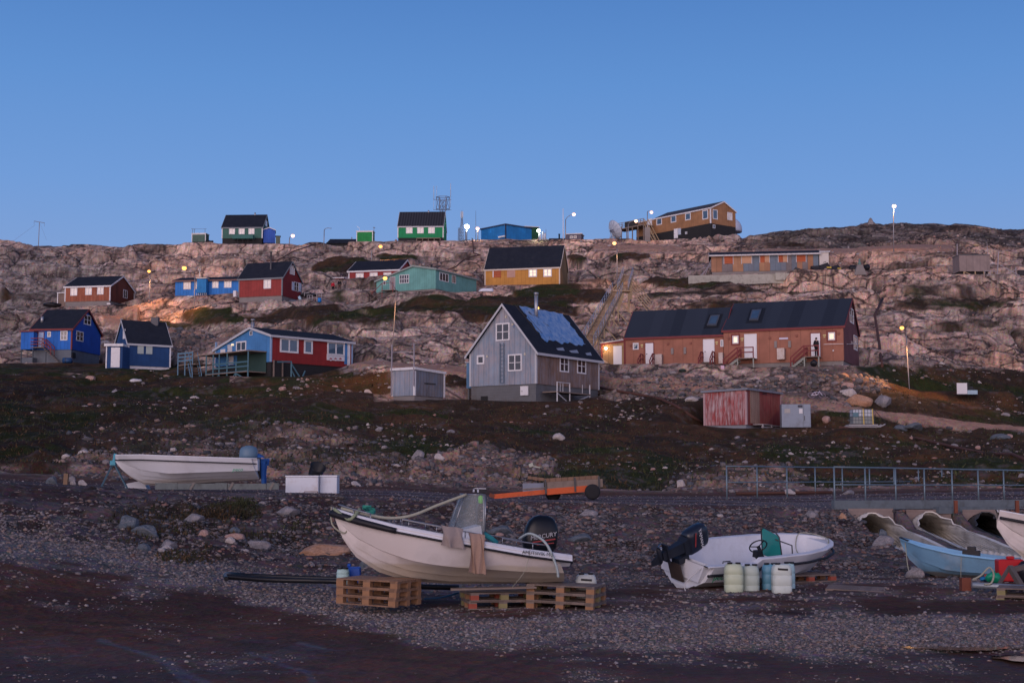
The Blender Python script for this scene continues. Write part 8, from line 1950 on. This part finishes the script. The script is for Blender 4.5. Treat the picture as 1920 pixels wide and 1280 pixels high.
# cairn, monument, radome, dish
t=thing('cairn','small stone cairn on the right-hand skyline','cairn',zb(1632.5,418,257)); q=MB(); q.lathe([(.62,-.4),(.5,.25),(.34,.6),(.2,.85),(.001,.98)],(0,0,0),7,smooth=False); q.build('stacked_stones',TINT['grey'],t)
t=thing('monument','grey stone monument tapering like a pyramid, right of the barrack','monument',zb(1612,512,193)); q=MB()
q.box8([V(p) for p in ((-.85,-.5,-.3),(.85,-.5,-.3),(.85,.5,-.3),(-.85,.5,-.3),(-.32,-.25,1.15),(.32,-.25,1.15),(.32,.25,1.15),(-.32,.25,1.15))]); q.build('pedestal',CONC,t)
q=MB(); q.lathe([(.22,1.1),(.24,1.35),(.13,1.62),(.10,1.70),(.15,1.82),(.12,1.95),(.001,2.02)],(0,0,0),10); q.build('bust',mat('verdigris_bronze',(.10,.17,.16),.6,.3,5),t)
lump('covered_heap',1599,509,195,8,7,.5,RUB,'black covered heap left of the stone monument','covered heap',2,.3); lump('covered_heap',1626,506,195,6,6,.5,RUB,'black covered heap right of the stone monument','covered heap',8,.3)
t=thing('radome','white radome dome peeking out behind the tan and black building','radome',zb(1368,436,268)); q=MB(); pr=[(2.38*math.cos(a),2.38*math.sin(a)+.5) for a in [R(-12+k*102/12) for k in range(12)]]+[(.001,2.88)]; q.lathe(pr,(0,0,0),28); q.build('dome',mat('radome_white',(.42,.46,.56),.6,.04,1),t)
# satellite dish
Y=249; b=zb(1150,453,Y); t=thing('satellite_dish','large white satellite dish facing right on the ridge','satellite dish',b); s=Y/FP
Mx=Matrix.Translation((0,0,2.0))@Matrix.Rotation(R(28),4,'Z')@Matrix.Rotation(R(62),4,'Y'); q=MB(); pr=[(.001,0)]+[(1.75*k/8,.55*(k/8)**2) for k in range(1,9)]; G=[]
q.lathe(pr,(0,0,0),28,Mx); q.lathe([(r,z-.05) for r,z in pr],(0,0,0),28,Mx); q.build('reflector',mat('dish_white',(.40,.46,.55),.5,.04,1),t)
q=MB(); c=Mx@V((0,0,1.5))
for k in range(3): a=2.09*k; q.bar(Mx@V((1.5*math.cos(a),1.5*math.sin(a),.45)),c,.05)
q.bar(Mx@V((0,0,0)),Mx@V((0,0,-.6)),.5); q.build('feed_arm',LAT,t)
q=MB()
for k in range(12):
    a=2*math.pi*k/12; q.bar(Mx@V((.5*math.cos(a),.5*math.sin(a),-.55)),Mx@V((1.7*math.cos(a),1.7*math.sin(a),.42)),.05)
for x,y in ((-.6,-.5),(-.6,.6),(.5,.6),(.3,-.5)): q.bar(V((x*1.5,y,-.8)),Mx@V((0,0,-.5)),.08)
q.build('support_frame',mat('pale_dish_frame',(.33,.37,.43),.6),t)
# ---------------------------------------------------------------- hillside stairs
t=thing('hillside_stairs','long timber stairway with steel handrails climbing the rock behind the grey house','stairs',zb(1108,650,128)); lo=t.location
def flight(pa,Ya,pb,Yb,wd,n,nm='flight'):
    a=zb(*pa,Ya)-lo; b=zb(*pb,Yb)-lo; d=(a-b); side=V((d.y,-d.x,0)).normalized(); side=V((1,.15,0)).normalized()
    q=MB(); 
    for k in range(n):
        c=b+(a-b)*((k+.5)/n); hx=side*wd/2; f=V((0,.16,0)); q.box8([c-hx-f,c+hx-f,c+hx+f,c-hx+f]+[p+V((0,0,.05)) for p in (c-hx-f,c+hx-f,c+hx+f,c-hx+f)])
    q.build(nm,mat('stair_timber',(.33,.23,.14),.85,.3,4),t)
    q=MB()
    for sg in (-1,1): q.bar(b+side*sg*wd/2,a+side*sg*wd/2,.06,.25)
    q.build('stringer',mat('stair_timber',(.33,.23,.14),.85,.3,4),t)
    q=MB()
    for sg in (-1,1):
        o_=side*sg*wd*.52
        for h2_ in (.45,.75,1.05): q.tube([b+o_+V((0,0,h2_)),a+o_+V((0,0,h2_))],.032 if h2_>1 else .016,6)
        for k in range(n//3+1): c=b+(a-b)*(k/(n//3))+o_; q.tube([c,c+V((0,0,1.05))],.028,5)
    q.build('handrail',mat('stair_rail_steel',(.34,.38,.44),.4,.1,5,.6),t)
    q=MB()
    for k in range(1,6):
        c=b+(a-b)*(k/6)
        for sg in (-1,1): x=c+side*sg*wd*.45; q.bar(x,V((x.x,x.y,x.z-2.6)),.12)
        x=c+side*wd*.45; q.bar(x,x+V((2.4,-.2,-2.9)),.10)
        if k%2: x=c-side*wd*.45; q.bar(x,x+V((-1.6,.2,-1.8)),.10)
    q.build('support_post',PALEW,t,split=True)
    return a,b,side
flight((1158,546),165,(1100,652),128,1.2,44)
flight((1178,516),176,(1168,545),165.5,1.2,13,'upper_flight')
q=MB(); a=zb(1164,546,165)-lo; q.box(a.x-1.1,a.x+1.1,a.y-.6,a.y+.8,a.z-.1,a.z); q.build('landing',mat('stair_timber',(.33,.23,.14),.85,.3,4),t)
# ---------------------------------------------------------------- second-row things
t=thing('retaining_wall','whitish concrete retaining wall below the patchwork barrack','wall',zb(1291,528,194)); lo=t.location; q=MB()
pts=[((1291,516.5),(1291,528),190.5),((1350,515.5),(1350,526.5),192),((1454,513),(1454,522.5),194),((1472,512),(1472,523.5),194),((1552,512.5),(1552,521),194.5),((1570,512),(1570,515),195)]
WC=mat('lime_stained_concrete',(.36,.35,.30),.9,.25,1.2,dirt=((.14,.12,.11),.6))
for (a0,b0,Ya),(a1_,b1_,Yb) in zip(pts[:-1],pts[1:]):
    A=zb(*a0,Ya)-lo;B=zb(*b0,Ya)-lo;Cc=zb(*b1_,Yb)-lo;D=zb(*a1_,Yb)-lo; th=V((0,.3,0)); dn=V((0,0,-.6)); q.box8([B+dn,Cc+dn,Cc+dn+th,B+dn+th,A,D,D+th,A+th])
q.build('concrete_wall',WC,t)
q=MB(); a=zb(1454,511.5,193.7)-lo; b=zb(1472,511.5,193.7)-lo; q.box(a.x,b.x,a.y-.02,a.y+.3,a.z-1.0,a.z); q.build('pier',WC,t)
def snowmobile(px,py,Y,label,col,rz=0,sc=1.):
    t=thing('snowmobile',label,'snowmobile',zb(px,py,Y),rz); t.scale=(sc,sc,sc)
    q=MB(); q.box8([V(p) for p in ((-.6,-.3,.25),(.9,-.3,.25),(.9,.3,.25),(-.6,.3,.25),(-.5,-.25,.75),(.35,-.25,1.05),(.35,.25,1.05),(-.5,.25,.75))]); q.box8([V(p) for p in ((-1.5,-.22,.3),(-.5,-.22,.3),(-.5,.22,.3),(-1.5,.22,.3),(-1.5,-.18,.62),(-.5,-.2,.68),(-.5,.2,.68),(-1.5,.18,.62))]); q.build('body',RUB,t)
    q=MB(); q.box(-1.3,.3,-.2,.2,.02,.25); q.build('track',DARKM,t)
    q=MB(); 
    for s in (-.35,.35): q.tube([V((.1,s,.05)),V((1.0,s,.05)),V((1.25,s,.2))],.05,6); q.bar(V((.6,s,.06)),V((.6,s*.6,.4)),.05)
    q.build('ski',mat(col[0],col[1],.5),t); q=MB(); q.tube([V((.1,-.4,1.1)),V((.0,0,1.1)),V((.1,.4,1.1))],.03,5); q.build('handlebar',DARKM,t)
    q=MB(); q.box(.2,.75,-.31,-.30,.42,.55); q.build('side_stripe',mat(col[0],col[1],.5),t); return t
snowmobile(1495,511.5,194.8,'dark snowmobile with a pink flash lying left on the concrete wall by the barrack',('pink_decal',(.4,.2,.25)),R(170),.75)
snowmobile(1545,510,194.8,'black snowmobile with yellow and white marks in front of the ivory end porch',('yellow_decal',(.55,.40,.05)),R(10),1.25)
snowmobile(1566,510,195.5,'black snowmobile furthest right on the barrack terrace with high handlebars',('yellow_decal',(.55,.40,.05)),R(15),1.0)
lump('black_bundle',1517,511,194.6,6,3,.3,RUB,'flat black bundle between two snowmobiles','bundle',5)
# people and clutter by the red long house
Yp=204
person('person in a red jacket with arms at the sides by the faded red annex',zb(624,549,Yp),R(160),1.72,None,mat('red_jacket',(.42,.012,.03),.8),DKJ,HR)
person('person in a black coat in front of the faded red annex',zb(636.5,546,Yp),R(185),1.75,None,DKJ,mat('brown_trousers',(.07,.035,.03),.8),HR)
person('person in a grey coat beside the magenta board',zb(646,545,Yp),R(170),1.75,None,mat('grey_coat',(.14,.12,.13),.8),mat('grey_trousers',(.08,.07,.08),.8),HR)
# person on the terrace landing
f=F['terrace']; a,z=f.hit(*b5(958,640)); p=f.o+f.wp('F',a,z,.95); person('woman-sized person in black leaning at the right-hand door of the terrace',p,R(200),1.68,{'haL':(.10,-.22,1.05),'wrL':(.14,-.20,1.03),'elL':(.24,-.02,1.12),'haR':(-.10,-.22,1.05),'wrR':(-.14,-.20,1.03),'elR':(-.24,-.02,1.12)},DKJ,DKJ,HR)['label']='person in black standing on the landing at the right-hand white door'
lump('black_sack',1526,686,121.2,6,6.5,.3,RUB,'bulging black sack under the right-hand landing of the terrace','sack',3,.25)
lump('dark_sack',1280,697,126,7,3,.3,mat('dark_green_sheet',(.02,.035,.03),.7),'dark tarpaulin bundle by the wall between the terrace doors','bundle',7,.3)
q=MB(); q.box(-.15,.15,-.15,.15,0,.32); o=q.build('pink_crate',mat('pale_pink_plastic',(.60,.42,.52),.6),bevel=.02); o.location=zb(1354.5,692,125.4); tag(o,'pale pink crate under the tank at the step in the terrace','crate')
# clutter between the red houses
t=thing('slatted_rack','upright pale slatted frames near a blue barrel right of the red gabled house','rack',zb(592,566,187)); lo=t.location
def fr_px(q,pts,r=.05):
    for (x0,y0,x1,y1) in pts: q.bar(zb(*a2(x0,y0),187)-lo,zb(*a2(x1,y1),187)-lo,r)
q=MB(); fr_px(q,[(1325,830,1325,895),(1345,835,1345,895),(1372,835,1372,895),(1322,832,1378,835),(1410,810,1410,895),(1455,810,1455,895),(1408,812,1460,812),(1408,835,1460,835),(1300,810,1345,812),(1300,810,1300,840)]); q.build('slatted_frame',mat('grey_white_slat',(.33,.32,.34),.8),t)
t=thing('blue_barrel','bright blue barrel standing within the pale frames','barrel',zb(599,566.5,186.5)); q=MB(); q.lathe([(.20,0),(.24,.02),(.24,.5),(.19,.56),(.001,.57)],(0,0,0),12); q.build('barrel_body',mat('bright_blue_barrel',(.01,.17,.50),.5),t); q=MB(); q.lathe([(.25,.2),(.26,.22),(.25,.24)],(0,0,0),12); q.build('barrel_hoop',mat('bright_blue_barrel',(.01,.17,.50),.5),t)
q=MB(); q.bar(V((0,0,0)),V((-.35,.1,.85)),.02,.35); o=q.build('leaning_board',mat('pale_cyan_board',(.25,.38,.48),.7)); o.location=zb(565,567,187.5); tag(o,'pale cyan board leaning on the end wall of the red gabled house','board')
lump('upturned_sled',551,566,187.6,9,2,.4,mat('slate_blue_hull',(.09,.12,.18),.5),'slate-blue upturned dinghy by the red gabled house','dinghy',3,.15)
lump('dark_pile',580,556,189,14,4,.6,RUB,'dark pile of gear right of the red gabled house','gear pile',11,.6)
# white upturned boat
t=thing('upturned_boat','small white upturned boat between the turquoise and mustard houses','boat',zb(911,546.5,184),R(10)); q=MB(); G=[]
for i in range(9):
    u=-1+i/4; w_=.42*(1-abs(u)**3*.85) if u<0 else .42*(1-.35*u**6); h3=.42*(1-abs(min(u,0))**3*.8); G.append([V((u*.95,w_*math.cos(a),h3*math.sin(a))) for a in [math.pi*k/10 for k in range(11)]])
q.grid(G); q.face(G[-1]); q.build('upturned_hull',mat('dinghy_white',(.60,.62,.68),.5,.05),t); q=MB(); q.bar(V((-.9,0,.38)),V((.9,0,.44)),.04); q.build('keel_strip',WPALE,t)
# bits near the blue long house
lump('white_scrap',357,558,203,7,2.2,.3,mat('white_scrap',(.5,.5,.52),.8),'low heap of white scrap before the long cobalt house','scrap',2,.6)
q=MB(); q.box(-.3,.3,-.2,.2,0,.32); o=q.build('stone_block',CONC); o.location=zb(402,575,190); tag(o,'pale squared block on the turf below the cobalt house','block')
t=thing('wind_vane','small white aerial on a post behind the roof of the cobalt house','aerial',zb(374,520,209)); q=MB(); q.bar(V((0,0,-1)),V((0,0,1.1)),.05); q.build('mast_pole',PIPE,t); q=MB(); q.bar(V((-.12,0,1.0)),V((-.12,0,1.35)),.06); q.bar(V((.12,0,1.0)),V((.12,0,1.35)),.06); q.bar(V((-.15,0,1.0)),V((.15,0,1.0)),.05); q.build('forked_head',WHITE,t)
# small car-like sled and white box by brown house
q=MB(); q.box(-.25,.25,-.15,.15,0,.22); o=q.build('white_box',WHITE); o.location=zb(204,571,204); tag(o,'small white box at the foot of the red-brown house corner','box')
lump('dark_sled',226,574,204,11,2.6,.4,RUB,'dark low snow scooter parked before the red-brown house gable','snow scooter',6,.3)
lump('scrap_heap',100,575,205,16,4,.8,RUB,'dark scrap heap left of the red-brown house','scrap heap',13,.6)
# ---------------------------------------------------------------- around the lower houses
t=thing('oil_drum','blue oil drum lying beside the stairs of the bright blue house','drum',zb(118,681,151)); q=MB(); q.lathe([(.001,0),(.30,.0),(.30,.95),(.001,.95)],(0,0,.3),14,Matrix.Rotation(R(90),4,'Y')); q.build('drum_body',mat('dark_blue_drum',(.012,.05,.14),.5),t); q=MB(); q.lathe([(.31,.3),(.32,.33),(.31,.36)],(0,0,.3),14,Matrix.Rotation(R(90),4,'Y')); q.build('drum_rim',DARKM,t)
for px,py,w_,h2_,tint in ((246,716,14,3,'a'),(261,713,7,3,'b')):
    pass
lump('white_slab',253,717,128,11,4,.4,CONCW,'white painted rock slab on the slope below the navy house','slab',4,.35)
q=MB(); q.bar(V((0,0,.15)),V((1.1,0,.65)),.10,.06); q.bar(V((0,-.1,.1)),V((1.0,.1,.75)),.05,.05); o=q.build('driftwood',mat('pale_driftwood',(.34,.33,.38),.8)); o.location=zb(193,747,112); tag(o,'pale blue-grey plank lying aslant on the dark slope left of centre','plank')
q=MB(); q.bar(V((0,0,.05)),V((2.0,0,-.35)),.09,.06); q.bar(V((0,0,.02)),V((.2,0,.10)),.22,.16); o=q.build('bleached_log',mat('pale_log',(.38,.40,.34),.85)); 
yy=yat(992,878); o.location=zb(992,878,yy)+V((0,0,.1)); o.scale=(.9,1,1); tag(o,'bleached pole with a thick end lying above the orange trailer','pole')
# grey metal cabinet
t=thing('metal_cabinet','pale grey-blue metal cabinet with stickers right of the red plank shed','cabinet',zb(1466,801,101.5),R(-4)); sc=101.5/FP; w=54*sc; hh=43.5*sc
GM=mat('greyblue_painted_metal',(.22,.26,.32),.55,.12,1.2,.2,dirt=((.14,.15,.17),.6)); q=MB(); q.box(0,w,0,1.1,0,hh); q.build('cabinet_body',GM,t,bevel=.015)
q=MB(); q.box(w*.75,w*.985,-.03,0,.06,hh-.05); q.build('cabinet_door',GM,t); q=MB(); q.box(w*.745,w*.75,-.015,.0,.04,hh-.04); q.build('door_gap',DARKM,t)
for x0,x1,z0,z1,m_ in ((.10,.30,.62,.80,mat('faded_label',(.34,.33,.32),.7)),(.60,.72,.60,.80,WHITE),(.56,.72,.86,.96,mat('dark_grille',(.05,.05,.07),.7))): q=MB(); q.box(w*x0,w*x1,-.02,0,hh*z0,hh*z1); q.build('label',m_,t)
q=MB(); q.bar(V((w*.78,-.05,hh*.3)),V((w*.78,-.05,hh*.5)),.04); q.build('handle',DARKM,t)
# caged tank on a sled
Y=96; t=thing('caged_water_tank','white water tank in a steel cage strapped with yellow bands on a sled','water tank',zb(1599,797,Y)); s=Y/FP; lo=t.location
w=40*s; d=1.0; z1=30*s; z0=.12
q=MB(); q.box(.04,w-.04,.04,d-.04,z0+.5*(z1-z0),z1-.02); q.build('tank',mat('milky_tank',(.46,.50,.56),.5,.08,1),t,bevel=.03); q=MB(); q.box(.05,w-.05,.05,d-.05,z0,z0+.5*(z1-z0)-.005); q.build('filled_part',mat('murky_tank',(.22,.24,.24),.5,.1,1),t)
q=MB()
for k in range(8): x=w*k/7; q.bar(V((x,0,z0)),V((x,0,z1)),.022); q.bar(V((x,d,z0)),V((x,d,z1)),.022)
for k in range(5): z=z0+(z1-z0)*k/4; q.bar(V((0,0,z)),V((w,0,z)),.022); q.bar(V((w,0,z)),V((w,d,z)),.022); q.bar(V((0,0,z)),V((0,d,z)),.022)
for k in range(5): y=d*k/4; q.bar(V((w,y,z0)),V((w,y,z1)),.022)
q.build('cage',mat('cage_steel',(.10,.12,.14),.5,.1,5,.5),t)
for x in (.52,.95): q=MB(); q.bar(V((w*x,-.03,z0-.1)),V((w*(x-.02),-.03,z1+.01)),.06,.02); q.bar(V((w*(x-.02),-.03,z1+.01)),V((w*(x-.02),d,z1+.01)),.06,.02); q.build('yellow_strap',mat('yellow_strap',(.55,.40,.10),.7),t)
q=MB(); q.box(.02,.28*w,-.012,0,z1*.52,z1*.8); q.build('grey_label',mat('dark_teal_label',(.08,.16,.20),.6),t)
q=MB(); q.box(-.25,w+.25,-.05,d+.05,z0-.14,z0-.06)
for y in (-.02,d): q.tube([V((-.6,y,-.10)),V((w+.4,y,-.10)),V((w+.75,y,.08))],.05,6)
q.build('sled',mat('pale_sled_runner',(.33,.32,.33),.7),t)
q=MB(); q.bar(V((w,0,z1)),V((w+.9,.1,.1)),.03); q.build('tow_line',RUB,t)
# bicycle lying beside the track
Y=yat(1533,747); t=thing('bicycle','small white bicycle lying on the grass below the rubble pile','bicycle',zb(1533,747,Y)+V((0,0,.06)),R(8)); t.rotation_euler=(R(-38),0,R(8))
BW_=mat('white_lilac_paint',(.55,.50,.60),.4,.05); 
for x in (-.42,.42):
    q=MB(); ring=[V((x+.26*math.cos(a),0,.26+.26*math.sin(a))) for a in [2*math.pi*k/20 for k in range(21)]]; q.tube(ring,.025,6); o=q.build('wheel',mat('mauve_tyre',(.20,.15,.19),.7),t); q=MB()
    for k in range(6): a=math.pi*k/6; q.bar(V((x+.25*math.cos(a),0,.26+.25*math.sin(a))),V((x-.25*math.cos(a),0,.26-.25*math.sin(a))),.008)
    q.build('spokes',PIPE,o)
q=MB()
for a,b in (((-.42,.26),(-.12,.58)),((-.42,.26),(.0,.26)),((.0,.26),(-.14,.62)),((.0,.26),(.30,.60)),((-.12,.55),(.30,.60)),((.30,.68),(.42,.26))): q.tube([V((a[0],0,a[1])),V((b[0],0,b[1]))],.024,6)
q.build('frame',BW_,t); q=MB(); q.tube([V((.22,-.2,.74)),V((.30,0,.70)),V((.22,.2,.74))],.018,6); q.build('handlebar',DARKM,t); q=MB(); q.box(-.26,-.04,-.06,.06,.62,.68); q.build('saddle',RUB,t)
# quad bike with white box on the right
t=thing('quad_bike','black quad bike with a pale blue trailer box and upright white panel','quad bike',zb(1800,742,119)); s=119/FP
q=MB(); q.box8([V(p) for p in ((.1,-.3,.45),(1.15,-.3,.45),(1.15,.3,.45),(.1,.3,.45),(.25,-.25,.85),(1.0,-.25,.78),(1.0,.25,.78),(.25,.25,.85))]); q.box(.35,.75,-.2,.2,.8,1.12); q.build('body',RUB,t)
for x in (.2,1.1):
    for y in (-.4,.4): wheel(t,V((x,y,.28)),.27,.2)
q=MB(); q.tube([V((.95,-.35,1.0)),V((.9,0,.95)),V((.95,.35,1.0))],.025,5); q.build('handlebar',DARKM,t)
q=MB(); q.box(-.55,.30,-1.0,-.94,.10,1.02); q.build('white_panel',mat('panel_white',(.60,.60,.62),.6,.05),t)
q=MB(); q.box(.32,1.15,-1.0,-.5,.08,.42); q.build('pale_blue_box',mat('pale_blue_box',(.30,.42,.50),.6,.05),t); q=MB(); q.box(-.55,.3,-.9,-.3,.02,.10); q.build('dark_sled',RUB,t)
# rusty water pipe over the tundra
RUST=mat('rust_brown_pipe',(.085,.04,.032),.85,.2,3)
def gpipe(label,pts,r,lift=.12):
    P_=[]
    for px,py,Y in pts: p=P(px,py,Y); P_.append(V((p.x,Y,max(p.z,hz(p.x,Y)+r))))
    q=MB(); q.tube(P_,r,8); o=q.build('rusty_pipe',RUST); tag(o,label,'pipe',None); return o
gpipe('rust-brown pipe snaking from the grey house down to the red plank shed',[(x,y,yat(x,y)) for x,y in ((1126,731),(1160,733),(1200,740),(1240,748),(1270,763),(1292,780),(1320,797))],.11)
gpipe('brown pipe crossing the grass right of the caged tank towards the picture edge',[(x,y,yat(x,y)) for x,y in ((1575,803),(1620,809),(1670,814),(1720,822),(1790,838),(1850,850),(1900,862),(1960,878))],.09)
gpipe('rust-brown pipe running down the cliff crack right of the terrace',[(1655,560,155),(1640,590,149),(1648,640,140),(1652,680,131),(1655,712,126)],.13)
gpipe('brown pipe zigzagging over the crest right of the blue shed',[(582,461,236),(560,468,230),(548,472,228),(535,480,222),(520,488,218),(500,489,216)],.10)
gpipe('dark pipe curving over the rock between the turquoise and mustard houses',[(885,447,236),(886,455,233),(888,474,224),(900,478,222),(880,482,220),(868,488,216),(855,500,212),(840,506,208)],.10)
gpipe('brown pipe along the road foot at the picture right, behind the railing',[(x,y,56.5) for x,y in ((1380,930),(1480,929),(1560,928))],.06)
